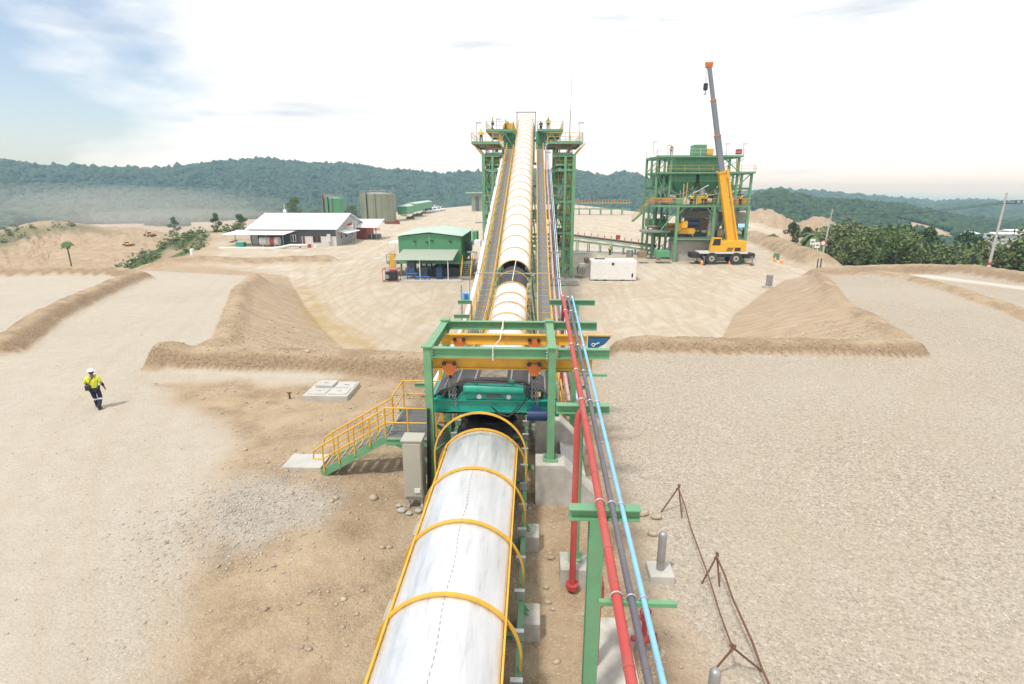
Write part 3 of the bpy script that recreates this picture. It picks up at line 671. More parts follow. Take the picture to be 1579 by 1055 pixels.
# short legs on the pad, taller trestles beyond
def leg_pair(y, w=1.27, foot=True):
    zt = cz(y)-.58
    for s in (-1, 1):
        x = CXV+s*w; zg = zat(x, y); x2 = x+s*.18*(zt-zg)/1.5 if zt-zg > 3 else x+s*.12
        lm = MB().ibeam((x, y, zt), (x2, y, zg+.42 if y < 22 else zg+.2), .14, .14, .02, up=(0, 1, 0)).box((x2, y, (zg+.42 if y < 22 else zg+.2)+.012), (.3, .3, .024))
        lm.build('leg', 'green', CV)
    if zt-zg > 2.5:
        m = MB(); k = max(1, int((zt-zg)/3.2))
        for i in range(k):
            za, zb = zg+.3+(zt-zg-.4)*i/k, zg+.3+(zt-zg-.4)*(i+1)/k; wa = w+.18*(zt-za)/1.5*(1 if zt-zg > 3 else 0); wb = w+.18*(zt-zb)/1.5*(1 if zt-zg > 3 else 0)
            m.bar((CXV-wa, y, za), (CXV+wb, y, zb), .09); m.bar((CXV+wa, y+.1, za), (CXV-wb, y+.1, zb), .09); m.bar((CXV-wb, y, zb), (CXV+wb, y, zb), .12)
        m.build('leg_bracing', 'green', CV)
for y in (3.9, 6.8, 9.9, 12.9, 16.4, 19.6, 22.6, 26, 30, 34, 38, 42.5, 49, 57, 65): leg_pair(y)
for y in (6.8, 9.9, 12.9, 19.6):
    for s in (-1, 1):
        x = CXV+s*(1.27+.14); tag(MB().box((x+s*.02, y, .18), (.5, .62, .56)).build('footing', 'concrete', bevel=.02, at=(x, y, 0)),
            f'square concrete footing block under the {"right" if s>0 else "left"} leg of the hooded belt, {["nearest the viewer", "second from the viewer", "third from the viewer", "beyond the magnet"][(6.8, 9.9, 12.9, 19.6).index(y)]}', 'footing', 'concrete footings of the near belt')
# head frame and drum at the top
HY = Yend; hz_ = cz(HY)
m = MB()
for s in (-1, 1):
    m.bar((CXV+s*1.5, HY+.3, hz_-2.2), (CXV+s*1.5, HY+.3, hz_+1.62), .16)
m.bar((CXV-1.6, HY+.3, hz_+1.62), (CXV+1.6, HY+.3, hz_+1.62), .16); m.build('head_frame', 'steel_grey', CV)
MB().tube([(CXV-1.1, HY+1, hz_-.1), (CXV+1.1, HY+1, hz_-.1)], .5, 16).build('head_pulley', 'black', CV, smooth=True)
# walkways either side
def walkway(x0, x1, y0, y1, name_side):
    ys_ = [y for y in np.arange(y0, y1, 1.0)]+[y1]; zw = lambda y: cz(y)-.25
    g = MB(); tr_ = MB(); st = MB()
    for a, b in zip(ys_[:-1], ys_[1:]):
        g.bar(((x0+x1)/2, a+.01, zw(a)), ((x0+x1)/2, b-.01, zw(b)), abs(x1-x0), .04)
        tr_.box(((x0+x1)/2, a, zw(a)+.035), (abs(x1-x0), .05, .03))
        for x in (x0, x1): st.bar((x, a, zw(a)-.09), (x, b, zw(b)-.09), .06, .2)
    g.build('walkway_grating', 'grating', CV); tr_.each('tread_nosing', 'yellow', CV); st.build('walkway_stringer', 'green', CV)
    xo = x0 if abs(x0-CXV) > abs(x1-CXV) else x1
    rl = MB(); k = np.arange(y0, y1+.01, 2.4)
    pts = [Vector((xo, y, zw(y))) for y in k]
    rl.rail(pts, 1.05, .035, 2.4); rl.build('handrail', 'yellow', CV, smooth=True)
    xi = x1 if xo == x0 else x0
    rl = MB(); pts = [Vector((xi, y, zw(y)+.1)) for y in k]; rl.rail(pts, .75, .03, 2.4, mid=True); rl.build('inner_rail', 'yellow', CV, smooth=True)
walkway(CXV-2.30, CXV-1.42, 19.0, 80.0, 'left'); walkway(CXV+1.74, CXV+2.58, 19.0, 80.0, 'right')
# brackets outside the walkways
for i, y in enumerate((20.5, 23.5, 27, 30.5)):
    for s in (-1, 1):
        z = cz(y)-.55; MB().ibeam((CXV+s*1.1, y, z), (CXV+s*3.9, y, z), .12, .2).build('bracket', 'green', CV)
for y in (36, 41, 47, 54, 62, 70):                # street lights arms over the walkways
    for s in (-1, 1):
        z = cz(y)
        MB().tube([(CXV+s*2.75, y, z-.2), (CXV+s*2.75, y, z+1.7)], .035, 6).tube([(CXV+s*2.75, y, z+1.7), (CXV+s*3.2, y, z+1.75)], .03, 6).build('lamp_arm', 'steel_grey', CV)
        MB().box((CXV+s*3.1, y, z+1.72), (.7, .18, .10)).build('walkway_light', 'steel_grey', CV)
MB().tube([(CXV-2.75, 38.9, cz(38.9)+1.0), (CXV+2.75, 38.9, cz(38.9)+1.0)], .035, 6).build('tie_rod', 'steel_grey', CV)
for pa in (((CXV+.05, 36.6, crown(36.6)+.03), (CXV+.1, 38.6, crown(38.6)+.05), (CXV+.25, 40.5, crown(40.5)+.35)),):
    tag(MB().tube([Vector(p) for p in pa], .03, 6).build('rope', 'rope', at=pa[0]), 'pale rope stretched over the black gap in the hood', 'rope')
# fat white duct left of the left walkway
duct = MB(); ys_ = np.arange(22, 79, 3.0); duct.tube([(CXV-2.72, y, cz(y)-.05) for y in ys_], .17, 10)
duct = duct.build('cable_duct', 'white', at=(CXV-2.72, 22, cz(22)), smooth=True); tag(duct, 'long white duct climbing along the left walkway of the belt', 'duct')
# service pipes up the right walkway
for nm, dx, r, mt, lb in (('pipe', 2.92, .10, 'red_pale', 'faded red pipe climbing to the tower beside the right walkway'), ('pipe', 3.14, .04, 'pipe_grey', 'thin grey pipe climbing right of the faded red pipe'), ('pipe', 3.28, .04, 'blue_pale', 'thin light blue pipe climbing to the tower, outermost on the right walkway'), ('pipe', 3.42, .025, 'white', 'very thin white conduit climbing beside the light blue pipe')):
    o = MB().tube([(CXV+dx, y, cz(y)-.1) for y in np.arange(20.5, 81, 2.5)], r, 10).build(nm, mt, at=(CXV+dx, 20.5, cz(20.5)), smooth=True); tag(o, lb, 'pipe', 'pipes along the right walkway')
for y in np.arange(28, 76, 6.0):
    MB().ibeam((CXV+2.7, y, cz(y)-.28), (CXV+3.9, y, cz(y)-.28), .1, .14).build('pipe_bracket', 'green', CV)
# ---------------------------------------------------------------- magnet gantry
GX = (-3.05, .57); GYf, GYr, GZ = 15.25, 18.55, 4.72
G = thing('gantry', (-1.24, 15.25, 0), 'green steel portal frame standing over the belt, holding the magnet', 'gantry')
for y in (GYf, GYr):
    for x in GX:
        zb = 1.36 if x > 0 else .25
        MB().ibeam((x, y, zb), (x, y, GZ+.16), .22, .22, .025, up=(0, 1, 0)).box((x, y, zb+.015), (.44, .44, .03)).box((x, y, GZ+.18), (.32, .32, .04)).build('column', 'green', G)
    MB().ibeam((-2.91, y, GZ), (.43, y, GZ), .2, .28, .025).build('cross_beam', 'green', G)
    MB().ibeam((.71, y, GZ), (2.2, y, GZ), .2, .28, .025).build('pipe_support_beam', 'green', G)
for y in (GYf, GYr):
    for x, s in ((GX[0], 1), (GX[1], -1), (GX[1], 1)):
        e_ = MB().box((x+s*.145, y, GZ), (.025, .28, .40)).build('end_plate', 'green', G); q_ = MB()
        for dz in (-.14, -.05, .05, .14):
            for dy in (-.10, .10): q_.tube([(x+s*.155, y+dy, GZ+dz), (x+s*.18, y+dy, GZ+dz)], .014, 6)
        q_.build('bolts', 'galv', e_)
    for x in GX:
        q_ = MB(); zb = 1.36 if x > 0 else .25
        for dx in (-.18, .18):
            for dy in (-.18, .18): q_.tube([(x+dx, y+dy, zb+.02), (x+dx, y+dy, zb+.10)], .018, 6)
        q_.build('anchor_bolts', 'galv', G); MB().prism([(x-.13, y-.012, zb+.03), (x-.21, y-.012, zb+.03), (x-.13, y-.012, zb+.2)], (0, .024, 0)).prism([(x+.13, y-.012, zb+.03), (x+.21, y-.012, zb+.03), (x+.13, y-.012, zb+.2)], (0, .024, 0)).build('gusset', 'green', G)
for x in GX: MB().ibeam((x, GYf+.14, GZ), (x, GYr-.14, GZ), .24, .28, .025).build('side_beam', 'green', G)
MB().ibeam((-3.2, GYf+.3, GZ-.42), (1.75, GYf+.3, GZ-.42), .2, .34, .03).build('trolley_beam', 'yellow', G)
MB().ibeam((-3.2, GYr-.75, GZ-.30), (1.80, GYr-.75, GZ-.30), .2, .34, .03).build('trolley_beam', 'yellow', G)
MB().bar((-2.4, GYr, 1.2), (-1.9, GYr, 4.5), .06).bar((GX[0], GYf+.2, 1.4), (GX[0], GYr-.2, .4), .08).build('bracing', 'green', G)
# blue end piece with a white mark
def Z3(x, z, y): return (x, y, z)
bY = GYr-.75; bz = GZ-.30
o = MB().prism([Z3(1.84, bz+.02, bY), Z3(1.84, bz-.34, bY), Z3(1.98, bz-.38, bY), Z3(2.4, bz-.14, bY), Z3(2.58, bz+.08, bY), Z3(2.58, bz+.12, bY), Z3(1.84, bz+.12, bY)], (0, .05, 0)).build('end_plate', 'blue', G)
o.data.materials[0] = mat('plate_blue', (.02, .13, .26), .5, var=.1)
mk = MB().tube([Vector((2.02+.05*math.cos(a), bY-.008, bz-.16+.05*math.sin(a))) for a in np.linspace(0, 2*PI, 12)[:-1]], .014, 5, closed=True).bar((2.07, bY-.008, bz-.15), (2.22, bY-.008, bz-.08), .03).build('mark', 'white', o)
MB().bar((1.82, bY+.02, bz+.16), (2.64, bY+.02, bz+.16), .1, .04).build('plate_frame', 'yellow', G)
# trolleys with chains
for i, (x, y, zb) in enumerate(((-2.45, GYf+.3, GZ-.42), (.05, GYf+.3, GZ-.42), (-2.45, GYr-.75, GZ-.3), (.05, GYr-.75, GZ-.3))):
    T = thing('hoist_trolley', (x, y, zb), f'orange chain trolley hanging on the yellow {"front" if i<2 else "rear"} beam, {"left" if i%2==0 else "right"} side of the magnet', 'trolley', 'chain trolleys above the magnet')
    MB().prism([(x-.2, y-.16, zb+.02), (x+.2, y-.16, zb+.02), (x+.2, y-.16, zb-.14), (x+.09, y-.16, zb-.34), (x-.09, y-.16, zb-.34), (x-.2, y-.16, zb-.14)], (0, .04, 0)).build('side_plate', 'orange', T); MB().prism([(x-.2, y+.12, zb+.02), (x+.2, y+.12, zb+.02), (x+.2, y+.12, zb-.14), (x+.09, y+.12, zb-.34), (x-.09, y+.12, zb-.34), (x-.2, y+.12, zb-.14)], (0, .04, 0)).build('side_plate', 'orange', T)
    w_ = MB()
    for sx in (-.13, .13):
        for sy in (-1, 1): w_.tube([(x+sx*1.15, y+sy*.165, zb+.03), (x+sx*1.15, y+sy*.20, zb+.03)], .065, 12)
    w_.each('wheel', 'black', T, True)
    c = MB()
    for q, dx in enumerate((-.05, .05, .12)):
        z = zb-.3; k = 0
        while z > 3.18-(.25 if q == 2 else 0):
            R = .035; c.tube([(x+dx+R*(math.cos(a) if k % 2 else 0), y+R*(0 if k % 2 else math.cos(a))+.02*q, z-.045+.05*math.sin(a)) for a in np.linspace(0, 2*PI, 7)[:-1]], .011, 4, closed=True); z -= .075; k += 1
    c.build('chain', 'steel_grey', T); MB().tube([(x, y, zb-.28), (x, y, zb-.48)], .05, 8).build('hook_block', 'black', T)
# the magnet separator
MG = thing('magnetic_separator', (-1.3, 16.0, 2.4), 'teal overbelt magnet wrapped in a wide black rubber belt, slung from chains', 'separator')
x0, x1, y0, y1 = -2.9, .5, 15.75, 17.35
MB().box((-1.2, 15.72, 2.90), (3.6, .08, .34)).box((-1.2, 15.68, 3.08), (3.64, .16, .03)).box((-1.2, 15.68, 2.72), (3.64, .16, .03)).box((-1.2, 17.40, 2.9), (3.6, .08, .34)).build('beam', 'teal', MG)
MB().box((-1.2, 16.55, 2.86), (2.3, 1.4, .62), ).prism([(-2.3, 15.66, 3.10), (-.1, 15.66, 3.10), (-.25, 15.66, 3.34), (-2.15, 15.66, 3.34)], (0, .07, 0)).build('magnet_housing', 'teal', MG)
MB().tube([(-2.02, 15.62, 3.46), (-.3, 15.62, 3.46)], .165, 20).tube([(-2.06, 15.62, 3.46), (-2.02, 15.62, 3.46)], .18, 20).tube([(-.3, 15.62, 3.46), (-.26, 15.62, 3.46)], .18, 20).tube([(-.62, 15.62, 3.6), (-.62, 15.62, 3.74)], .1, 12).tube([(-1.7, 15.62, 3.6), (-1.7, 15.62, 3.68)], .07, 12).build('oil_conservator', 'teal', MG, smooth=True)
for s in (-.45, .45): MB().tube([(-1.16+s, 15.62, 3.2), (-1.16+s, 15.66, 3.2)], .075, 14).build('lifting_eye', 'galv', MG)
MB().box((-1.16, 15.645, 3.22), (.46, .02, .10)).build('nameplate', 'pipe_grey', MG)
for s, xx in ((-1, -2.95), (1, .55)): MB().tube([(xx, 15.8, 2.9), (xx, 17.3, 2.9)], .27, 18).build('pulley', 'teal', MG, smooth=True)
# belt loop: profile in X-Z swept in Y
pf = [(-3.12, 2.62), (-3.24, 2.86), (-3.16, 3.08), (-2.55, 3.42), (-2.1, 3.62), (-1.2, 3.67), (-.3, 3.62), (.15, 3.42), (.76, 3.08), (.84, 2.86), (.72, 2.62), (.3, 2.56), (-2.7, 2.56)]
n = len(pf); vs = [Vector((a, y, b)) for y in (y0+.05, y1-.05) for a, b in pf]; cxm = -1.2
vs += [Vector((cxm+(a-cxm)*.985, y, 2.95+(b-2.95)*.95)) for y in (y0+.05, y1-.05) for a, b in pf]
fs = [(i, (i+1) % n, (i+1) % n+n, i+n) for i in range(n)]+[(i+2*n, i+3*n, (i+1) % n+3*n, (i+1) % n+2*n) for i in range(n)]+[(i, i+2*n, (i+1) % n+2*n, (i+1) % n) for i in range(n)]+[(i+n, (i+1) % n+n, (i+1) % n+3*n, i+3*n) for i in range(n)]
mat('dusty_belt', (.20, .175, .14), .95, var=.5, scale=5)
mb_ = MB().add(vs, fs).build('magnet_belt', 'belt', MG)
cl = MB()
def zpf(x):
    return float(np.interp(x, [p[0] for p in pf[2:9]], [p[1] for p in pf[2:9]]))
for x in (-2.72, -2.3, -1.75, -.65, -.1, .4):
    a, b = (x-.03, zpf(x-.03)), (x+.03, zpf(x+.03)); cl.bar((x, y0+.1, zpf(x)+.012), (x, y1-.1, zpf(x)+.012), .05, .03)
cl.build('belt_cleat', 'steel_grey', mb_)
MB().box((-1.2, (y0+y1)/2, 3.664), (.85, .95, .02)).build('dust_patch', 'dusty_belt', MG)
for x in (-2.4, .0): MB().tube([(x, 15.62, 3.36), (x, 15.80, 3.36)], .12, 14).build('idler', 'black', MG, smooth=True)
MB().tube([(-.15, 15.42, 2.72), (.45, 15.42, 2.72)], .18, 18).tube([(.45, 15.42, 2.72), (.62, 15.42, 2.72)], .14, 18).box((.15, 15.42, 2.92), (.2, .2, .14)).build('motor', 'navy', MG, smooth=True)
fn = MB()
for i in range(10): fn.tube([(-.1+.055*i, 15.42, 2.72), (-.085+.055*i, 15.42, 2.72)], .195, 18)
fn.build('motor_fins', 'navy', MG); MB().box((.72, 15.62, 2.85), (.22, .3, .42)).build('gearbox', 'teal', MG, bevel=.03)
cb = MB()
cb.tube([(-3.1, 15.5, 3.1), (-2.7, 15.5, 3.45), (-1.9, 15.5, 3.72), (-1.2, 15.45, 3.74), (-.4, 15.45, 3.7), (-.15, 15.45, 3.62), (-.2, 15.4, 3.2), (-.4, 15.4, 2.9), (-.7, 15.4, 2.66), (-1.0, 15.45, 2.7), (-1.2, 15.5, 2.9)], .022, 6)
cb.tube([(-.4, 15.5, 3.0), (-.6, 15.45, 2.75), (-.95, 15.45, 2.72), (-1.25, 15.5, 2.95)], .02, 6)
cb.build('cable', 'black', MG, smooth=True)
# rope round the beams
rp_ = MB(); x = -1.1
rp_.tube([(x+.08, GYr-.12, GZ+.16), (x+.05, GYf+1.8, GZ-.1), (x-.02, GYf+.1, GZ+.17), (x-.04, GYf-.12, GZ+.16), (x-.04, GYf-.13, GZ-.2), (x+.0, GYf+.12, GZ-.18)], .018, 6)
rp_.tube([(x+.08, GYr-.12, GZ-.16), (x+.08, GYr-.12, GZ+.16), (x+.08, GYr+.12, GZ+.16), (x+.08, GYr+.12, GZ-.16)], .02, 6, closed=True)
tag(rp_.build('rope', 'rope', at=(x, GYf, GZ)), 'knotted pale rope slung between the front and rear gantry beams', 'rope')
# plinths with sloping wing walls
for (y, hw, lab) in ((GYf, .30, 'front'), (GYr, .30, 'rear')):
    zb = 0. if y < 17 else -.3
    o = MB().prism([(.12, y-hw-.1, zb-.2), (.12, y-hw-.1, 1.35), (.98, y-hw-.1, 1.35), (1.95, y-hw-.1, .35), (1.95, y-hw-.1, zb-.2)], (0, .75, 0)).build('plinth', 'concrete', at=(.5, y, 0), bevel=.015)
    tag(o, f'concrete plinth with sloping right shoulder under the {lab} right gantry column', 'plinth', 'plinths under the gantry')
tag(MB().prism([(1.0, GYf+.46, .55), (1.75, GYf+.46, .35), (1.75, GYr-.42, .35), (1.0, GYr-.42, .55)], (0, 0, -.5)).build('apron', 'concrete_pale', at=(1.3, 17, 0)), 'pale concrete apron slab lying between the two gantry plinths', 'slab')
for y, lb in ((GYf, 'front'), (GYr, 'rear')):
    tag(MB().box((GX[0], y, .05), (.8, .8, .42)).build('footing', 'concrete', at=(GX[0], y, 0), bevel=.02), f'concrete footing under the {lb} left gantry column', 'footing')
# cabinet on its stand
K = thing('electrical_cabinet', (-3.5, 14.75, 0), 'tall beige grey electrical cabinet on a low frame beside the gantry', 'cabinet')
MB().box((-3.5, 14.78, 1.28), (.56, .5, 1.84)).build('body', 'cabinet', K, bevel=.012); MB().box((-3.5, 14.78, 2.22), (.62, .58, .04)).build('rain_hood', 'cabinet', K)
MB().box((-3.5, 14.52, 1.27), (.50, .025, 1.72)).build('door', 'cabinet', K, bevel=.006)
MB().box((-3.38, 14.495, .62), (.17, .04, .13)).build('handle', 'white', K); MB().box((-3.5, 14.78, .32), (.52, .46, .08)).build('base_plate', 'steel_grey', K)
for s in (-.2, .2): MB().bar((-3.5+s, 14.78, .28), (-3.5+s, 14.6, -.02), .07).build('leg', 'steel_grey', K)
cbm = MB()
for i in range(4): cbm.tube([(-3.16+.035*i, 14.9, .35), (-3.14+.03*i, 15.0, 1.4), (-3.1+.02*i, 15.1, 3.0)], .018, 5)
tag(cbm.build('cable', 'black', at=(-3.14, 15, 0), smooth=True), 'bundle of black cables running up beside the cabinet', 'cable')
for i, (dx, dy, r) in enumerate(((-.35, -.35, .12), (-.1, -.5, .09), (.15, -.35, .1), (-.5, -.1, .08))):
    o = MB().ball((-3.5+dx, 14.7+dy, .05), r, 7, 5, (1.3, 1, .6)).build('rubble_stone', 'stone_grey', at=(-3.5+dx, 14.7+dy, 0)); tag(o, 'pale lump of rubble lying below the beige cabinet', 'stone', 'rubble lumps below the cabinet')
# stair and landing
ST = thing('access_stair', (-5.5, 16.9, 0), 'yellow railed stair with green stringers up to a grated landing', 'stair')
zl, xl, xr, ya, yb = 1.45, -4.75, -3.25, 16.3, 18.9
MB().box(((xl+xr)/2, (ya+yb)/2, zl), (xr-xl, yb-ya, .04)).build('landing_frame', 'galv', ST)
gm = MB()
for i in range(22): gm.box(((xl+xr)/2, ya+.06+i*(yb-ya-.12)/21, zl+.04), (xr-xl-.06, .025, .04))
gm.build('grating', 'grating', ST)
MB().ibeam((xl, ya, zl-.14), (xr+.1, ya, zl-.14), .1, .24).ibeam((xl, yb, zl-.14), (xr+.1, yb, zl-.14), .1, .24).ibeam((xl+.05, ya, zl-.14), (xl+.05, yb, zl-.14), .1, .2).bar((xl+.35, ya, zl-.2), (xr+.1, ya, .5), .1).bar((xl+.35, yb, zl-.2), (xr+.1, yb, .5), .1).build('landing_beam', 'green', ST)
sx, sy0, sy1 = -7.0, 16.35, 17.25
for y in (sy0, sy1): MB().bar((sx, y, .08), (xl, y, zl-.04), .06, .24).build('stringer', 'green', ST)
tm = MB(); nm_ = MB()
for i in range(7):
    f = (i+.6)/7.4; x = sx+(xl-sx)*f; z = .06+(zl-.06)*f; tm.box((x, (sy0+sy1)/2, z+.05), (.27, sy1-sy0-.06, .03)); nm_.box((x-.14, (sy0+sy1)/2, z+.06), (.03, sy1-sy0-.06, .05))
tm.each('tread', 'grating', ST); nm_.each('nosing', 'yellow', ST)
for y in (sy0-.04, sy1+.04):
    r_ = MB(); a, b = Vector((sx+.1, y, .15)), Vector((xl, y, zl)); r_.rail([a, b], 1.0, .03, .62, n=8)
    r_.tube([a+Vector((0, 0, 1.0)), a+Vector((-.3, 0, .78)), a+Vector((-.33, 0, .5)), a+Vector((-.0, 0, .5))], .03, 8); r_.build('stair_rail', 'yellow', ST, smooth=True)
r_ = MB(); r_.rail([(xl, ya, zl), (xr, ya, zl)], 1.05, .03, .8, n=8); r_.build('landing_rail', 'yellow', ST, smooth=True); r_ = MB(); r_.rail([(xl, sy1+.08, zl), (xl, yb, zl), (xr, yb, zl)], 1.05, .03, 1.2, n=8)
r_.rail([(xr, yb, zl), (xr+.05, yb-1.0, zl)], 1.05, .03, 1.0); r_.build('landing_rail', 'yellow', ST, smooth=True)
MB().box((xr+.12, ya+.15, zl+.75), (.10, .10, 1.5)).build('gate_post', 'yellow', ST); MB().box((xr+.12, yb-1.2, zl+1.0), (.12, .1, 2.0)).build('gate_post', 'yellow', ST)
p = P(480, 715, 0); tag(MB().box((p.x-.15, p.y, .04), (1.35, 1.0, .16)).build('concrete_pad', 'concrete_pale', at=(p.x, p.y, 0), bevel=.01), 'flat pale concrete pad at the foot of the yellow railed stair', 'pad')
# manhole slab
c = P(513, 607, 0); SL = thing('pit_slab', (c.x, c.y, 0), 'raised square concrete slab with lids on the brown ground left of the stair', 'slab')
MB().box((c.x, c.y, .11), (2.05, 1.95, .30)).build('slab', 'concrete_pale', SL, bevel=.012)
for i, (dx, dy, h) in enumerate(((-.4, .42, .12), (.55, .42, .03), (-.45, -.42, .03), (.5, -.42, .03))):
    l = MB().box((c.x+dx, c.y+dy, .262+h/2), (.82, .72, h)).build('lid', 'concrete_pale', SL, bevel=.006); MB().box((c.x+dx, c.y+dy,   .268+h), (.2, .04, .03)).build('handle', 'steel_grey', l)
tag(MB().tube([(P(447, 615).x, P(447, 615).y, 0), (P(447, 615).x, P(447, 615).y, .3)], .05, 8).tube([(P(447, 615).x-.1, P(447, 615).y, .3), (P(447, 615).x+.1, P(447, 615).y, .3)], .035, 8).build('standpipe', 'rust', at=P(447, 615)), 'short rusty standpipe poking out left of the concrete slab', 'pipe')
# ---------------------------------------------------------------- near pipe rack
def pz(Y): return 4.88+.082*(Y-15.2)
PY0, PY1 = 2.2, 21.0
for x, r, mt, lb, yend in ((1.12, .066, 'red', 'thick red pipe sloping up over the gantry beams, leftmost of the rack', 20.6), (1.31, .048, 'pipe_grey', 'dark violet grey pipe in the middle of the rack between the red and the blue', 20.4), (1.47, .038, 'pipe_blue', 'slim light blue pipe, rightmost of the near pipe rack', 20.6)):
    pts = [Vector((x, y, pz(y)+r)) for y in (PY0, 6, 10, 15, yend)]
    T = thing('pipe', (x, 10, pz(10)), lb, 'pipe', 'pipes of the near rack')
    MB().tube(pts+([Vector((x+.02, yend+.12, pz(yend)-.1)), Vector((x+.03, yend+.14, pz(yend)-1.5)), Vector((x+.03, yend+.14, -1.2))] if x < 1.3 else [Vector((x, yend+.1, pz(yend)-.15)), Vector((x, yend+.1, pz(yend)-1.2))]), r, 14).build('pipe_run', mt, T, smooth=True)
    cm = MB(); fm = MB()
    for y in (6.05, 8.0, 11.7, 13.4, 15.25, 18.55, 20.3):
        z = pz(y)+r; cm.tube([Vector((x+(r+.012)*math.cos(a), y, z+(r+.012)*math.sin(a))) for a in np.linspace(-.3, PI+.3, 12)], .011, 5)
    for y in np.arange(3.1, 20, 1.9): fm.tube([(x, y, pz(y)+r), (x, y+.05, pz(y+.05)+r)], r*1.08, 14)
    cm.each('clamp', 'galv', T, True); fm.each('coupling', mt, T)
def support(y, x0, x1, cx_, label, zb=0, col='green', foot=True, w=.2):
    T = thing('pipe_support', (cx_, y, zb), label, 'pipe support', 'green posts of the pipe rack'); z = pz(y)-.11
    MB().ibeam((x0, y, z), (x1, y, z), .2, .2, .02).build('crossbar', col, T)
    MB().ibeam((cx_, y, z-.1), (cx_, y, zb), w, w, .02, up=(0, 1, 0)).box((cx_, y, zb+.015), (.34, .34, .03)).build('post', col, T)
    return T
support(8.0, .62, 1.78, 1.08, 'near green T shaped pipe support, wide bar across the three pipes', w=.24)
T = support(11.7, .55, 1.75, 1.10, 'slim green T shaped pipe support on a square concrete block beside the red riser', zb=.535, w=.16)
support(20.3, .6, 2.3, 1.6, 'green T shaped pipe support at the far bent end of the near pipes', zb=zat(1.6, 20.3))
tag(MB().box((1.4, 6.05, pz(6.05)-.03), (1.0, .07, .06)).build('clamp_bar', 'green', at=(1.4, 6.05, pz(6.05))), 'short green clamp bar under the three pipes nearest the viewer', 'clamp bar')
tag(MB().box((1.5, 13.4, pz(13.4)-.03), (.8, .07, .06)).build('clamp_bar', 'green', at=(1.4, 13.4, pz(13.4))), 'short green clamp bar just before the gantry', 'clamp bar')
tag(MB().box((1.5, 18.9, 3.2), (.1, .1, .5)).ibeam((.7, 18.9, 3.0), (2.1, 18.9, 3.0), .12, .16).build('clamp_bar', 'green', at=(1.4, 18.9, 3)), 'green bar behind the gantry below the pipes', 'clamp bar')
c = P(885, 905, 0); tag(MB().box((c.x, 11.6, .22), (.68, .68, .62)).build('pedestal', 'concrete', at=(c.x, 11.6, 0), bevel=.02), 'square concrete block carrying the foot of the red vertical pipe', 'block')
R_ = thing('pipe', (1.0, 11.35, 0), 'vertical red riser pipe standing in front of the slim green post', 'pipe')
MB().tube([(1.14, 11.4, pz(11.4)+.05), (1.04, 11.4, pz(11.4)-.1), (1.01, 11.35, pz(11.4)-.35), (1.0, 11.15, .14)], .075, 12).build('pipe_run', 'red', R_, smooth=True)
MB().tube([(1.0, 11.15, .12), (1.0, 11.15, .17)], .15, 14).tube([(1.0, 11.15, .19), (1.0, 11.15, .23)], .15, 14).build('flange', 'red', R_); MB().tube([(1.0, 11.15, .12), (1.0, 11.15, -.3)], .07, 10).build('stub', 'rust', R_)
# red hose post, hydrant slab with valve
c0 = P(968, 905, .1); tag(MB().prism([(1.2, 2.0, -.1), (2.12, 2.0, -.1), (2.12, 10.2, -.1), (1.2, 10.2, -.1)], (0, 0, .24)).build('concrete_strip', 'concrete', at=(1.6, 8, 0), bevel=.01), 'long flat concrete strip under the pipes at bottom right', 'slab')
tag(MB().box((1.32, 9.0, 1.1), (.10, .22, 2.0)).box((1.26, 8.9, 1.9), (.26, .30, .5)).build('red_post', 'red', at=(1.32, 9.0, 0), bevel=.01), 'red painted box post half hidden behind the thick red pipe', 'post')
V = P(1000, 985, .35); VL = thing('gate_valve', V, 'red gate valve with handwheel on the concrete strip right of the blue pipe', 'valve')
MB().tube([(V.x-.35, V.y, V.z), (V.x+.05, V.y, V.z)], .06, 12).tube([(V.x-.1, V.y, V.z-.3), (V.x-.1, V.y, V.z+.55)], .055, 12).tube([(V.x-.1, V.y, V.z+.5), (V.x-.1, V.y, V.z+.54)], .12, 12).ball((V.x-.1, V.y, V.z), .12).build('body', 'red', VL, smooth=True)
w_ = MB()
for cx_, ax in (((V.x+.16, V.y, V.z), 0), ((V.x-.1, V.y, V.z+.66), 1)):
    f = (lambda a: (cx_[0], cx_[1]+.11*math.cos(a), cx_[2]+.11*math.sin(a))) if ax == 0 else (lambda a: (cx_[0]+.11*math.cos(a), cx_[1], cx_[2]+.11*math.sin(a)))
    w_.tube([f(a) for a in np.linspace(0, 2*PI, 15)[:-1]], .014, 6, closed=True)
    for a in (0, PI/3, 2*PI/3): w_.tube([f(a), f(a+PI)], .01, 5)
w_.build('handwheel', 'red', VL, smooth=True); MB().tube([(V.x+.05, V.y, V.z), (V.x+.2, V.y, V.z)], .016, 8).build('stem', 'rust', VL)
V2 = P(972, 990, .1); tag(MB().box((V2.x-.05, V2.y, .18), (.2, .3, .3)).build('block', 'concrete', at=(V2.x, V2.y, 0), bevel=.01), 'small concrete block on the strip below the valve', 'block')
# grey bollards
for i, (px, py, h) in enumerate(((1017, 888, 1.18), (1093, 1120, 1.2))):
    c = P(px, py, 0); B = thing('bollard', c, ('round grey bollard on a square concrete base beside the second pipe post', 'round topped grey bollard at the bottom edge of the picture')[i], 'bollard', 'grey bollards on the gravel')
    MB().box((c.x, c.y, .09), (.6, .6, .24)).build('base', 'concrete_pale', B, bevel=.015)
    MB().tube([(c.x, c.y, .2), (c.x, c.y, h), (c.x, c.y, h+.05), (c.x, c.y, h+.08)], [.10, .10, .08, .03], 18).build('post', 'steel_grey', B, smooth=True)
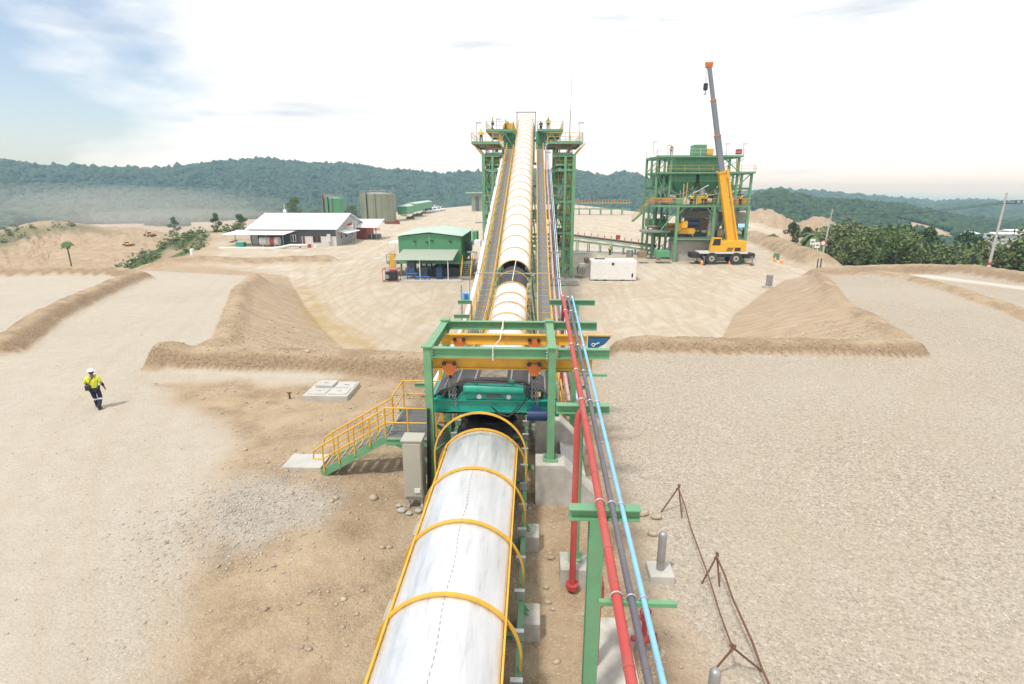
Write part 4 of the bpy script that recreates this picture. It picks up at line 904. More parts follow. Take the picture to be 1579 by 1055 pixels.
# rusty rebar trestles
def rod(a, b, lb, r=.02, grp='rusty rods of the improvised barrier'):
    mdl = [a.lerp(b, i/6)+Vector((.02*math.sin(i*2.1), .02*math.cos(i*3.), -.03*math.sin(PI*i/6))) for i in range(7)]
    tag(MB().tube(mdl, r, 6).build('rod', 'rust', at=a, smooth=True), lb, 'rod', grp)
t1, t2, t3 = P(1046, 752, .75), P(1105, 858, .75), P(1130, 1000, .70)
for a, f1, f2, nm in ((t1, P(1018, 790), P(1052, 800), 'far'), (t2, P(1081, 900), P(1110, 905), 'middle'), (t3, P(1092, 1042), P(1178, 1034), 'near')):
    B = thing('trestle', (a.x, a.y, 0), f'{nm} rusty rebar trestle of the low barrier on the gravel', 'trestle', 'rusty rebar trestles')
    MB().tube([Vector((f1.x, f1.y, -.05)), a+(a-f1)*.12], .022, 6).build('leg', 'rust', B); MB().tube([Vector((f2.x, f2.y, -.05)), a+(a-f2)*.12+Vector((.02, .02, 0))], .022, 6).build('leg', 'rust', B)
    MB().tube([a+Vector((-.05, -.03, -.04)), a+Vector((.05, .04, .0)), a+Vector((0, .05, .05))], .03, 6).build('wire_tie', 'rust', B)
rod(t1, t3, 'long thin rusty rod running between the far and near rebar trestles')
rod(t2, P(1195, 1075, .45), 'thick rusty rod running off the picture from the middle rebar trestle', .026)
# stones beside the pipe rack
for i, (px, py, r) in enumerate(((990, 790, .16), (1012, 796, .14), (1006, 822, .12), (868, 880, .12), (842, 905, .06), (845, 928, .07), (1018, 1010, .07), (850, 860, .07), (690, 612, .15))):
    c = P(px, py, r*.5); v = MB().ball(c, r, 8, 6, (1.3, .9, .75)); v.v = [(a+random.uniform(-.015, .015), b_+random.uniform(-.015, .015), d+random.uniform(-.015, .015)) for a, b_, d in v.v]
    tag(v.build('boulder', 'rock', at=c), ('long buff rock at the right end of the green pipe bar', 'rounded buff rock behind the grey bollard', 'smaller buff rock just above the grey bollard', 'buff rock beside the square concrete block', 'small rock in the brown dirt right of the hooded belt', 'small brown rock lying nearer in the dirt by the belt', 'small rock on the concrete strip by the blue pipe', 'small rock beyond the square concrete block', 'rock by the far end of the landing')[i], 'rock')
# ---------------------------------------------------------------- people
def person(loc, rz, label, shirt='hivis', legs='trouser', hat='white', pose='stand', detail=True, group=None, sc=1.):
    T = thing('person', (0, 0, 0), label, 'person', group)
    J = dict(pel=(0, 0, .96), ab=(0, 0, 1.12), ch=(0, .01, 1.33), nk=(0, .0, 1.50), hd0=(0, .02, 1.58), hd1=(0, .03, 1.70),
             lh=(-.1, 0, .90), lk=(-.13, .03, .50), la=(-.13, -.02, .10), lt=(-.14, .17, .035), rh=(.1, 0, .90), rk=(.13, .06, .5), ra=(.14, .0, .10), rt=(.15, .19, .035),
             ls=(-.2, 0, 1.42), le=(-.29, -.03, 1.15), lw=(-.27, .12, .93), lhn=(-.26, .16, .86), rs=(.2, 0, 1.42), re=(.29, -.03, 1.15), rw=(.28, .10, .93), rhn=(.27, .14, .86))
    if pose == 'walk':
        J.update(lk=(-.10, .12, .52), la=(-.11, .22, .13), lt=(-.11, .40, .06), rk=(.12, .10, .50), ra=(.12, -.20, .12), rt=(.12, -.04, .035), rh=(.1, 0, .92), re=(.30, .0, 1.17), rw=(.33, .1, .95), rhn=(.34, .12, .87),
                 le=(-.31, .02, 1.18), lw=(-.13, .25, 1.08), lhn=(-.05, .28, 1.08))
    if pose == 'lean': J.update(lw=(-.3, .35, 1.1), lhn=(-.3, .42, 1.1), rw=(.3, .35, 1.1), rhn=(.3, .42, 1.1), ch=(0, .08, 1.32), nk=(0, .13, 1.48), hd0=(0, .16, 1.56), hd1=(0, .19, 1.67))
    E = [('pel', 'ab'), ('ab', 'ch'), ('ch', 'nk'), ('nk', 'hd0'), ('hd0', 'hd1'), ('pel', 'lh'), ('lh', 'lk'), ('lk', 'la'), ('la', 'lt'), ('pel', 'rh'), ('rh', 'rk'), ('rk', 'ra'), ('ra', 'rt'),
         ('ch', 'ls'), ('ls', 'le'), ('le', 'lw'), ('lw', 'lhn'), ('ch', 'rs'), ('rs', 're'), ('re', 'rw'), ('rw', 'rhn')]
    RD = dict(pel=.15, ab=.145, ch=.16, nk=.06, hd0=.075, hd1=.095, lh=.10, rh=.10, lk=.068, rk=.068, la=.05, ra=.05, lt=.045, rt=.045, ls=.075, rs=.075, le=.052, re=.052, lw=.036, rw=.036, lhn=.035, rhn=.035)
    def skin(names, edges, rad, mt, name, parent, grow=0., sub=1):
        me = bpy.data.meshes.new(name); idx = {k: i for i, k in enumerate(names)}
        me.from_pydata([J[k] for k in names], [(idx[a], idx[b]) for a, b in edges], []); o = bpy.data.objects.new(name, me); COL.objects.link(o)
        s = o.modifiers.new('s', 'SKIN'); 
        for i, k in enumerate(names):
            r = rad[k]+grow; me.skin_vertices[0].data[i].radius = (r, r*(.78 if k in ('ab', 'ch', 'pel') else 1)); me.skin_vertices[0].data[i].use_root = (i == 0)
        if sub:
            q = o.modifiers.new('u', 'SUBSURF'); q.levels = sub; q.render_levels = sub
        dg = bpy.context.evaluated_depsgraph_get(); dg.update(); nm2 = bpy.data.meshes.new_from_object(o.evaluated_get(dg)); o.modifiers.clear(); o.data = nm2
        nm2.materials.clear(); nm2.materials.append(M[mt]); nm2.polygons.foreach_set('use_smooth', [True]*len(nm2.polygons))
        o.parent = parent; return o
    # fingers and thumb
    fing = []
    if detail:
        for s in ('l', 'r'):
            w, hn = Vector(J[s+'w']), Vector(J[s+'hn']); d = (hn-w).normalized(); side = d.cross(Vector((1, 0, 0))).normalized()
            for k in range(4):
                nm = f'{s}f{k}'; J[nm] = tuple(hn+d*.03+side*(-.03+.02*k)); J[nm+'b'] = tuple(Vector(J[nm])+d*(.045+.008*(k in (1, 2)))+Vector((0, -.01, -.01))); RD[nm] = .010; RD[nm+'b'] = .008; E += [(s+'hn', nm), (nm, nm+'b')]
            nm = f'{s}f9'; J[nm] = tuple(hn-side*.045-d*.01); J[nm+'b'] = tuple(hn-side*.06+d*.035); RD[nm] = .013; RD[nm+'b'] = .01; E += [(s+'hn', nm), (nm, nm+'b')]
    body = skin(list(dict.fromkeys(['pel']+[k for e in E for k in e])), E, RD, 'skin', 'body', T)
    sh = ['ab', 'ch', 'ls', 'le', 'rs', 're']; J['low'] = (0, 0, 1.02); RD['low'] = .155
    skin(['ab', 'low', 'ch', 'ls', 'le', 'rs', 're'], [('low', 'ab'), ('ab', 'ch'), ('ch', 'ls'), ('ls', 'le'), ('ch', 'rs'), ('rs', 're')], RD, shirt, 'shirt', T, .022)
    if shirt == 'hivis':
        for s in 'lr': J[s+'c'] = tuple(Vector(J[s+'e']).lerp(Vector(J[s+'w']), .85)); RD[s+'c'] = .042; skin([s+'e', s+'c'], [(s+'e', s+'c')], RD, 'trouser', 'sleeve', T, .014)
    skin(['pel', 'lh', 'lk', 'la', 'rh', 'rk', 'ra'], [('pel', 'lh'), ('lh', 'lk'), ('lk', 'la'), ('pel', 'rh'), ('rh', 'rk'), ('rk', 'ra')], RD, legs, 'trousers', T, .022)
    for s in 'lr':
        a, t_ = Vector(J[s+'a']), Vector(J[s+'t'])
        MB().tube([a+Vector((0, -.03, .10)), a+Vector((0, -.02, -.0)), t_+Vector((0, -.1, .01)), t_+Vector((0, .04, -.0))], [.07, .07, .06, .045], 10).ball(a+Vector((0, -.05, -.05)), .055, 8, 6).build('boot', 'black', T, smooth=True)
        if detail:
            k, a2 = Vector(J[s+'k']), a; q = k.lerp(a2, .15); d = (a2-k).normalized(); MB().tube([q, q+d*.07], .096, 14).build('reflective_band', 'reflective', T, smooth=True)
    h = Vector(J['hd1']); m_ = MB(); m_.ball(h+Vector((0, .0, .015)), .135, 14, 8, (1, 1.12, .98)); m_.v = [(a, b_, max(c_, h.z+.02)) for a, b_, c_ in m_.v]
    m_.tube([h+Vector((0, .015, .012)), h+Vector((0, .015, .028))], .16, 16); m_.build('helmet', hat, T, smooth=True)
    if detail:
        hh = MB().ball(h+Vector((0, -.025, -.01)), .103, 12, 8, (.98, .95, 1)); hh.build('hair', 'black', T, smooth=True)
        f = h+Vector((0, .085, -.02)); fm = MB().ball(f+Vector((0, .012, -.02)), .016, 8, 6, (.8, 1, 1.4)); fm.ball(f+Vector((-.10, -.085, -.01)), .025, 8, 6, (.5, .8, 1.2)).ball(f+Vector((.10, -.085, -.01)), .025, 8, 6, (.5, .8, 1.2)); fm.build('face_features', 'skin', T, smooth=True)
        em = MB().ball(f+Vector((-.034, .0, .01)), .011, 8, 6).ball(f+Vector((.034, .0, .01)), .011, 8, 6); em.build('eyes', 'black', T); MB().box(f+Vector((0, .0, -.055)), (.04, .01, .008)).build('mouth', 'redwood', T)
    place(T, loc, rz, sc); return T
wp = P(152, 630, 0)
WK = person(wp, .35, 'person in white helmet, yellow shirt and dark trousers walking alone across the left gravel', pose='walk', sc=1.0)
bagT = thing('shoulder_bag', (0, 0, 0), 'black bag slung by its strap across the walking person in yellow', 'bag')
MB().box((-.17, -.14, 1.03), (.20, .12, .24)).build('bag', 'black', bagT, bevel=.02)
MB().tube([(-.15, -.15, 1.10), (-.05, -.19, 1.3), (.06, -.16, 1.46), (.11, -.05, 1.55), (.12, .08, 1.50), (-.02, .18, 1.3), (-.18, .12, 1.12), (-.22, -.02, 1.08)], .018, 6, closed=True).build('strap', 'black', bagT, smooth=True)
place(bagT, wp, .35)
# ---------------------------------------------------------------- steel structures
def deck(T, x0, x1, y0, y1, z, sides='fblr', h=1.05, rm='yellow', edge='green', r=.035, step=1.8):
    MB().box(((x0+x1)/2, (y0+y1)/2, z), (x1-x0, y1-y0, .08)).build('deck', 'grating', T)
    e = MB()
    for a, b in (((x0, y0), (x1, y0)), ((x1, y0), (x1, y1)), ((x1, y1), (x0, y1)), ((x0, y1), (x0, y0))): e.bar((*a, z-.16), (*b, z-.16), .12, .24)
    e.each('edge_beam', edge, T)
    m = dict(f=((x0, y0), (x1, y0)), b=((x0, y1), (x1, y1)), l=((x0, y0), (x0, y1)), r=((x1, y0), (x1, y1)))
    for s in sides: MB().rail([(*m[s][0], z), (*m[s][1], z)], h, r, step, n=4).build('railing', rm, T)
def flight(T, x0, x1, y, w, z0, z1, rm='yellow'):
    for s in (0, w): MB().bar((x0, y+s, z0), (x1, y+s, z1), .07, .25).build('stair_stringer', 'green', T); MB().rail([(x0, y+s, z0+.1), (x1, y+s, z1+.1)], 1.0, .03, 1.4, n=4).build('stair_rail', rm, T)
    t_ = MB(); k = int(abs(z1-z0)/.24)
    for i in range(k): f = (i+.5)/k; t_.box((x0+(x1-x0)*f, y+w/2, z0+(z1-z0)*f+.05), (.26, w-.1, .04))
    t_.each('tread', 'grating', T)
TW = thing('transfer_tower', (-.75, 73.5, ZY), 'tall green steel transfer tower with yellow railings at the head of the belt', 'tower')
XL, XR, XLi, XRi = -6.5, 5.0, -4.35, 3.1; YR = (73.5, 80.5, 88.5, 96.5); TZ = 13.4
cols = MB(); bm_ = MB(); br = MB()
for i, y in enumerate(YR):
    for x in (XL, XR): cols.ibeam((x, y, ZY+.3), (x, y, TZ if i == 0 else TZ+.3), .42, .42, .05, up=(0, 1, 0))
    if i:
        for x in (XLi, XRi): cols.ibeam((x, y, ZY+.3), (x, y, 17.0 if i > 1 else 14.6), .34, .34, .04, up=(0, 1, 0))
    for x in (XL, XR, *((XLi, XRi) if i else ())):
        tag(MB().box((x, y, ZY+.1), (1.1, 1.1, .5)).build('footing', 'concrete', at=(x, y, ZY)), 'square concrete footing under a tower column', 'footing', 'footings of the transfer tower')
for z in (1.6, 5.6, 9.6, TZ-.1):
    for i, y in enumerate(YR):
        bm_.ibeam((XL+.22, y, z), (XLi-.2, y, z), .26, .40, .03); bm_.ibeam((XRi+.2 if i else 2.3, y, z), (XR-.22, y, z), .26, .40, .03)
        if z < 9: bm_.ibeam((XLi+.2, y, z), (XRi-.2, y, z), .26, .40, .03)
    for x in (XL, XR, XLi, XRi):
        for a, b in zip(YR[:-1], YR[1:]):
            if x in (XLi, XRi) and a < 80: continue
            bm_.ibeam((x, a+.22, z), (x, b-.22, z), .24, .36, .03)
zs = (ZY+.4, 1.6, 5.6, 9.6, TZ)
for x in (XL, XR):
    for k in range(4):
        for a, b in ((73.5, 80.5), (88.5, 96.5)): br.bar((x, a, zs[k]), (x, b, zs[k+1]), .14); br.bar((x+.15, b, zs[k]), (x+.15, a, zs[k+1]), .14)
for y in YR[1:]:
    for k in range(4): br.bar((XL, y, zs[k+1]), (XLi, y, zs[k]), .12); br.bar((XR, y, zs[k+1]), (XRi, y, zs[k]), .12)
cols.each('column', 'green', TW); bm_.each('beam', 'green', TW); br.each('brace', 'green', TW)
deck(TW, -7.9, -4.5, 73.0, 84, 14.9); deck(TW, 1.7, 5.9, 73.0, 84, 14.9)
deck(TW, -7.0, -3.1, 84.1, 98, 17.4, r=.04); deck(TW, .4, 4.0, 84.1, 98, 17.4, r=.04)
for z in (12.3, 13.6): deck(TW, XRi-.4, XR-.25, 73.7, 80, z, 'fr'); deck(TW, XL+.25, XLi+.2, 73.7, 80, z, 'fl')
for z in (1.8, 5.8, 9.8): deck(TW, XRi, XR-.2, 74.2, 87, z, 'fr'); deck(TW, XL+.3, XLi, 80.5, 92, z, 'fl')
for i, z in enumerate((1.8, 5.8, 9.8)): flight(TW, *((XRi+.2, XR-.3) if i % 2 == 0 else (XR-.3, XRi+.2)), 75+i*.1, .8, (ZY, 1.8, 5.8)[i], z)
flight(TW, XRi+.3, XR-.3, 76.5, .8, 9.8, 14.9); flight(TW, -6.6, -4.6, 76, .8, 9.8, 14.9)
cb = MB()
for x, s in ((XL, -1), (XR, 1)):
    for y in (73.6, 80.5): cb.bar((x, y, 13.2), (x+s*1.25, y, 14.65), .18)
cb.each('corbel', 'yellow', TW)
for s, xx in ((-1, -4.3), (1, 2.4)):        # the arched trusses below the upper decks
    m = MB()
    for y in (84.2, 97.8):
        m.bar((xx-1.1, y, 15.1), (xx, y, 16.9), .12).bar((xx+1.1, y, 15.1), (xx, y, 16.9), .12).ibeam((xx-1.3, y, 17.1), (xx+1.5, y, 17.1), .26, .4, .03)
    m.each('truss', 'green', TW)
xt = MB(); xb = MB()
for x in (XL+1.15, XR-1.1): xt.ibeam((x, 73.5, ZY+.3), (x, 73.5, TZ-.3), .30, .30, .04, up=(0, 1, 0))
for z in (-.6, 3.6, 7.6, 11.5):
    xb.bar((XL+.2, 73.5, z), (XLi+.1, 73.5, z), .16, .24); xb.bar((XR-.2, 73.5, z), (2.9, 73.5, z), .16, .24)
    for x in (XL, XR): xb.bar((x, 73.7, z), (x, 96, z), .16, .22)
for a, b in zip(zs[:-1], zs[1:]): xb.bar((XL+.2, 73.6, a), (XL+1.1, 73.6, b), .10); xb.bar((XR-.2, 73.6, a), (XR-1.1, 73.6, b), .10)
xt.each('column', 'green', TW); xb.each('beam', 'green', TW)
for z in (3.8, 7.8, 11.6): deck(TW, XRi-.3, XR-.25, 73.8, 80, z, 'fr'); deck(TW, XL+.3, XLi, 73.8, 80, z, 'fl')
for x0_, x1_ in ((-4.5, -3.05), (.15, 1.6)):
    hb_ = MB().b2((x0_, 85, 15.0), (x1_, 90, 17.2)).build('side_housing', 'green_wall', TW); MB().b2((x0_+.3, 84.9, 15.4), (x1_-.3, 84.99, 16.8)).build('access_panel', 'green_dark', hb_)
for z in (9.6, 13.3, 17.0): MB().ibeam((-3.1, 98.6, z), (.3, 98.6, z), .3, .4, .03).build('beam', 'green', TW)
MB().b2((-2.9, 98.2, 13.6), (.0, 100.6, 19.3)).build('head_chute', 'green_wall', TW)
for z, xx in ((14.2, -6.2), (14.2, 4.3), (16.0, -5.4), (16.0, 3.2)): MB().tube([(xx, 75, z-4), (xx, 75, z)], .07, 6).build('conduit', 'steel_grey', TW)
D1 = thing('belt_drive', (-4.2, 90, 17.5), 'yellow and green drive motor unit on the upper left deck of the tower', 'motor')
MB().tube([(-4.9, 90, 18.3), (-4.0, 90, 18.3)], .42, 14).build('motor', 'yellow', D1, smooth=True); MB().box((-3.6, 90, 18.2), (.9, 1.1, 1.3)).build('gearbox', 'yellow', D1, bevel=.08); MB().box((-4.3, 90, 17.7), (1.9, 1.1, .5)).build('base_frame', 'green', D1); MB().tube([(-4.6, 89.6, 18.9), (-4.0, 89.6, 18.9)], .2, 10).build('brake', 'steel_grey', D1, smooth=True)
for px, py, ph, Y, lb in ((735, 218, 190, 73.3, 'lamp post at the left corner of the tower deck'), (893, 218, 190, 73.3, 'lamp post at the right corner of the tower deck'), (766, 205, 184, 86, 'dark lamp post on the upper left deck of the tower')):
    a, b = D(px, py, Y), D(px, ph, Y); T = thing('lamp_post', a, lb, 'lamp post'); MB().tube([a, b], .04, 6).build('pole', 'steel_grey', T); MB().box((b.x+.25, b.y, b.z+.03), (.7, .25, .10)).build('lamp_head', 'steel_grey', T)
a, b = D(878, 215, 88), D(880, 109, 88); b.x = a.x+.15
T = thing('antenna_mast', a, 'tall thin lightning mast rising above the right side of the tower', 'mast'); MB().tube([a, a.lerp(b, .42)], .07, 8).build('pole', 'steel_grey', T); MB().tube([a.lerp(b, .42), b], .03, 6).build('rod', 'steel_grey', T)
T = thing('ladder', D(897, 228, 73.2), 'caged white access ladder at the right edge of the tower deck', 'ladder')
m = MB(); a, b = D(894, 228, 73.1), D(894, 204, 73.1); w = .35
for s in (0, .45): m.tube([a+Vector((s, 0, 0)), b+Vector((s, 0, 0))], .025, 5)
for i in range(8): q = a.lerp(b, (i+.5)/8); m.tube([q, q+Vector((.45, 0, 0))], .018, 4)
for i in range(4): q = a.lerp(b, (i+.5)/4); m.tube([q, q+Vector((.1, -.6, 0)), q+Vector((.45, -.6, 0)), q+Vector((.5, 0, 0))], .018, 4)
m.build('cage', 'white', T)
# ---------------------------------------------------------------- the process plant
PX0 = 20.4
PL = thing('process_plant', (29.5, 94, ZY), 'open green steel process building with twin hoppers and yellow machinery behind the crane', 'plant')
cols = MB(); bm_ = MB(); br = MB(); ZT, Z2, Z3_, Z4 = 14.5, 11.9, 6.6, 1.3
ux = tuple(D(p_, 262, 98).x for p_ in (1013, 1034, 1076, 1113, 1138)); uL, uR = ux[4], D(1157, 290, 98).x; ys_ = (98.0, 102.5, 107)
for y in ys_:
    for x in (ux if y != 98.0 else (ux[0], ux[1], ux[3], ux[4])): cols.ibeam((x, y, ZY), (x, y, ZT-.2), .36, .36, .04, up=(0, 1, 0))
    cols.ibeam((uR, y, ZY), (uR, y, Z2-.2), .34, .34, .04, up=(0, 1, 0))
    for z, xe in ((ZT-.2, uL+.2), (Z2-.2, uR+.2), (Z3_-.2, uR+.2), (9.2, uR+.2), (Z4, uR+.2)):
        L = [x for x in (*ux, uR) if x <= xe]
        for a, b in zip(L[:-1], L[1:]):
            if z == 9.2 and ux[1]-.1 < a < ux[3]-.1: continue
            bm_.ibeam((a+.18, y, z), (b-.18, y, z), .24, .36, .03)
for x in (*ux, uR):
    for z in (ZT-.2, Z2-.2, Z3_-.2, Z4):
        if x > uL+.1 and z > 13: continue
        for a, b in zip(ys_[:-1], ys_[1:]): bm_.ibeam((x, a+.2, z), (x, b-.2, z), .22, .34, .03)
for y in (98.0, 107.0):
    for (xa, xb, za, zb) in ((ux[0], ux[1], 11.9, 14.4), (ux[1], ux[0], 6.6, 11.8), (ux[0], ux[1], 1.3, 6.4), (ux[3], uR, 6.6, 11.8), (uR, ux[3], 1.4, 6.4), (ux[4], ux[3], 12, 14.4), (ux[1], ux[2], -2.4, 1.2), (ux[1], ux[2], 1.4, 6.4), (ux[2], ux[1], 6.7, 9.1)): br.bar((xa, y-.05, za), (xb, y-.05, zb), .14)
lx = [D(1043, 350, 93.5).x, D(1099, 350, 93.5).x, D(1151, 350, 93.5).x]
for x in lx: cols.ibeam((x, 93.5, ZY), (x, 93.5, Z3_-.25), .42, .42, .05, up=(0, 1, 0)); bm_.ibeam((x, 93.7, Z3_-.1), (x, 97.8, Z3_-.1), .25, .4, .03)
for z in (Z3_-.1, Z4-.1): bm_.ibeam((lx[0]+.2, 93.5, z), (lx[1]-.2, 93.5, z), .28, .42, .03); bm_.ibeam((lx[1]+.2, 93.5, z), (lx[2]-.2, 93.5, z), .28, .42, .03)
bm_.ibeam((lx[0]-3.6, 97.6, Z3_-.05), (lx[0], 93.6, Z3_-.05), .28, .42, .03)
for a, b, za, zb in ((lx[0]-.1, lx[0]-2.8, 5.8, 2.2), (lx[0]+.2, lx[0]+1.2, 5.2, 6.2), (lx[1]-.2, lx[1]-1.2, 5.2, 6.2)): br.bar((a, 93.6, za), (b, 93.6, zb), .16)
cols.each('column', 'green', PL); bm_.each('beam', 'green', PL); br.each('brace', 'green', PL)
deck(PL, ux[0]-.2, uL+.5, 97.6, 98.15, ZT, 'flr', rm='white', r=.03, step=2.4); deck(PL, ux[0]-.2, uL+.5, 103.5, 107, ZT, 'blr', rm='white', r=.03, step=2.4); deck(PL, ux[0]-.2, uR+.3, 97.3, 98.1, Z2, 'flr', step=2.2); deck(PL, lx[0]-3.6, lx[2]+.3, 93.4, 97.4, Z3_, 'flr', rm='yellow', step=2.2)
deck(PL, ux[0], uR, 97.9, 107, Z3_-.05, 'l'); deck(PL, lx[0], lx[2]+.2, 93.4, 97.6, Z4, 'r')
flight(PL, ux[0]-3.2, ux[0], 100, .9, 3.6, 6.6); flight(PL, 24.6, 28.0, 99, .8, Z3_, 9.6); flight(PL, 28, 25, 100, .8, 9.6, Z2+.2); flight(PL, ux[4]-.2, ux[3]+.2, 97.9, .8, Z3_, Z2)
def hopper(T, x0, x1, y0, y1, zt, zm, zb, f, name='hopper', mt='green_wall'):
    cx_, cy_ = (x0+x1)/2, (y0+y1)/2; w, d = (x1-x0)/2, (y1-y0)/2; rings = [(1, zt), (1, zm), (f, zb)]; vs = []
    for k, z in rings: vs += [(cx_-w*k, cy_-d*k, z), (cx_+w*k, cy_-d*k, z), (cx_+w*k, cy_+d*k, z), (cx_-w*k, cy_+d*k, z)]
    h = MB().add(vs, [(0, 1, 2, 3), (11, 10, 9, 8)]+[(i*4+j, i*4+(j+1) % 4, i*4+4+(j+1) % 4, i*4+4+j) for i in (0, 1) for j in range(4)]).build(name, mt, T)
    r = MB(); k = int((x1-x0)/.65)
    for i in range(k+1):
        t = -1+2*i/k; r.bar((cx_+w*t, y0-.06, zt), (cx_+w*t, y0-.06, zm), .09); r.bar((cx_+w*t, y0-.06, zm), (cx_+w*t*f, cy_-d*f-.05, zb), .09)
    for z in (zt, zm): r.bar((x0, y0-.07, z), (x1, y0-.07, z), .14)
    r.build('stiffeners', 'green', h); return h
for x_, z_ in ((ux[0]+.6, 3.2), (ux[1]-.5, 8.6), (ux[3]+.4, 3.6), (ux[3]+1.2, 8.4)): MB().bar((x_, 99.5, z_-1.6), (x_+1.6, 99.5, z_+1.4), .5, .4).build('chute', 'green', PL)
y0 = 98.35
a, b, c_, d_ = D(1041, 262, y0).x, D(1074, 262, y0).x, D(1080, 262, y0).x, D(1112, 262, y0).x
MB().b2((a, y0, 12.1), (d_, y0+6, 14.2)).build('surge_bin', 'green_wall', PL)
r = MB()
for i in range(17): x = a+(d_-a)*i/16; r.bar((x, y0-.05, 12.1), (x, y0-.05, 14.2), .1)
r.build('bin_ribs', 'green', PL)
hopper(PL, a, b, y0, y0+5, 11.6, 10.4, 8.3, .50); hopper(PL, c_, d_, y0, y0+5, 11.6, 10.4, 8.3, .50)
for px0, px1, v0, v1, mt in ((1054, 1073, 296, 315, 'green_wall'), (1101, 1113, 298, 316, 'green_wall'), (1071, 1089, 223, 240, 'green_wall')):
    A, B_ = D(px0, v0, 98.8), D(px1, v1, 98.8); e = MB().b2((A.x, 98.8, B_.z), (B_.x, 101.3, A.z)).build('chute_housing', mt, PL, bevel=.06)
    q = MB()
    for i in range(4): x = A.x+(B_.x-A.x)*(i+.5)/4; q.bar((x, 98.76, B_.z), (x, 98.76, A.z), .08)
    q.build('stiffeners', 'green', e)
def mach(name, px0, px1, v0, v1, Y, dep, mt, cyl=None, lab=None, grp=None):
    A, B_ = D(px0, v0, Y), D(px1, v1, Y)
    if cyl == 'x': o = MB().tube([(A.x, Y+.5, (A.z+B_.z)/2), (B_.x, Y+.5, (A.z+B_.z)/2)], (A.z-B_.z)/2, 14).build(name, mt, PL, smooth=True)
    elif cyl == 'z': o = MB().tube([((A.x+B_.x)/2, Y+.5, B_.z), ((A.x+B_.x)/2, Y+.5, A.z)], (B_.x-A.x)/2, 14).build(name, mt, PL, smooth=True)
    else: o = MB().b2((A.x, Y, B_.z), (B_.x, Y+dep, A.z)).build(name, mt, PL, bevel=.04)
    return o
for args in (('drive_guard', 1045, 1050, 344, 357, 94.5, 1.5, 'crane_yellow'), ('drive_guard', 1051, 1060, 341, 352, 94.3, 1.2, 'crane_yellow'), ('machine_base', 1047, 1071, 352, 361, 94.8, 1.6, 'crane_yellow'), ('motor', 1061, 1079, 340, 350, 94.6, 1, 'navy', 'x'),
             ('duct', 1094, 1098, 331, 375, 94.2, 1, 'steel_grey', 'z'), ('duct', 1100, 1104, 329, 368, 94.8, 1, 'steel_grey', 'z'), ('screen_box', 1058, 1098, 325, 337, 99, 4, 'stone_grey'), ('screen_box', 1060, 1092, 318, 325, 99.5, 4, 'grey_wall'),
             ('platform_box', 1003, 1018, 305, 313, 97.8, 1, 'box_orange'), ('platform_box', 1022, 1037, 306, 313, 94.2, 1, 'box_orange'), ('platform_box', 1135, 1150, 308, 317, 94.2, 1, 'box_orange'), ('pump', 1078, 1086, 303, 314, 94.6, 1, 'crane_yellow'), ('pump', 1090, 1098, 306, 314, 94.6, 1, 'stone_grey', 'x'), ('valve_body', 1080, 1088, 292, 302, 95, 1, 'steel_grey', 'z'),
             ('drive_box', 1090, 1100, 229, 239, 99, 1.2, 'crane_yellow'), ('red_box', 1137, 1144, 230, 238, 98.6, .8, 'red'), ('conveyor_housing', 990, 1034, 355, 359, 95.5, 2.5, 'steel_grey'), ('pipe_run', 1000, 1040, 348, 352, 96.5, 1, 'wood', 'x'), ('machine', 1000, 1030, 338, 350, 99, 3, 'green_dark'), ('machine', 1030, 1043, 345, 356, 97, 2, 'yellow'), ('screen_deck', 1020, 1050, 292, 300, 100.5, 3, 'steel_grey'), ('chute', 1012, 1040, 268, 288, 104, 4, 'green_dark'), ('dark_machine', 1110, 1150, 328, 345, 100, 4, 'stone_grey'), ('machine', 1062, 1092, 338, 356, 97, 3, 'wood')):
    mach(*args)
MB().b2((D(1040, 370, 95).x, 94.4, ZY-.1), (D(1094, 370, 95).x, 99, Z4-.5)).build('concrete_base_wall', 'concrete', PL)
rng2 = random.Random(5)
for i in range(120):                            # small pipes, conduits and struts inside the frame
    x, y = rng2.uniform(ux[0]+.4, uR-1.2), rng2.uniform(94.5, 104); z = rng2.choice((Z4+.2, Z3_+.1, Z3_+.1, -2.4, 7.2)); k = rng2.random()
    mt = rng2.choice(('green', 'green_dark', 'steel_grey', 'yellow', 'wood', 'white', 'green', 'stone_grey'))
    if k < .35: MB().tube([(x, y, z), (x, y, z+rng2.uniform(1.2, 3.6))], .08, 6).build('conduit', mt, PL)
    elif k < .6: L = rng2.uniform(1, 4); MB().tube([(x, y, z+1), (min(uR, x+L), y, z+1+rng2.uniform(-.2, 1.8))], .07, 6).build('pipe', mt, PL)
    elif k < .85: MB().box((x, y, z+.5), (rng2.uniform(.3, 1.3), .8, rng2.uniform(.5, 1.3))).build('equipment_box', mt, PL, bevel=.04)
    else: MB().tube([(x, y, z+.6), (x+.9, y, z+.6)], .35, 10).build('roller', mt, PL, smooth=True)
for px, v0, v1, lb in ((1008, 238, 219, 'leftmost lamp post on the roof deck of the process plant'), (1120, 240, 222, 'lamp post on the plant roof deck just right of the crane boom'), (1147, 240, 222, 'rightmost lamp post on the plant roof deck'), (1030, 243, 224, 'green lamp post beside the person on the plant roof')):
    a, b = D(px, v0, 97.9), D(px, v1, 97.9); T = thing('lamp_post', a, lb, 'lamp post'); MB().tube([a, b], .035, 6).build('pole', 'steel_grey', T); MB().box((b.x+.25, b.y, b.z), (.7, .2, .10)).build('lamp_head', 'steel_grey', T)
tb = MB()
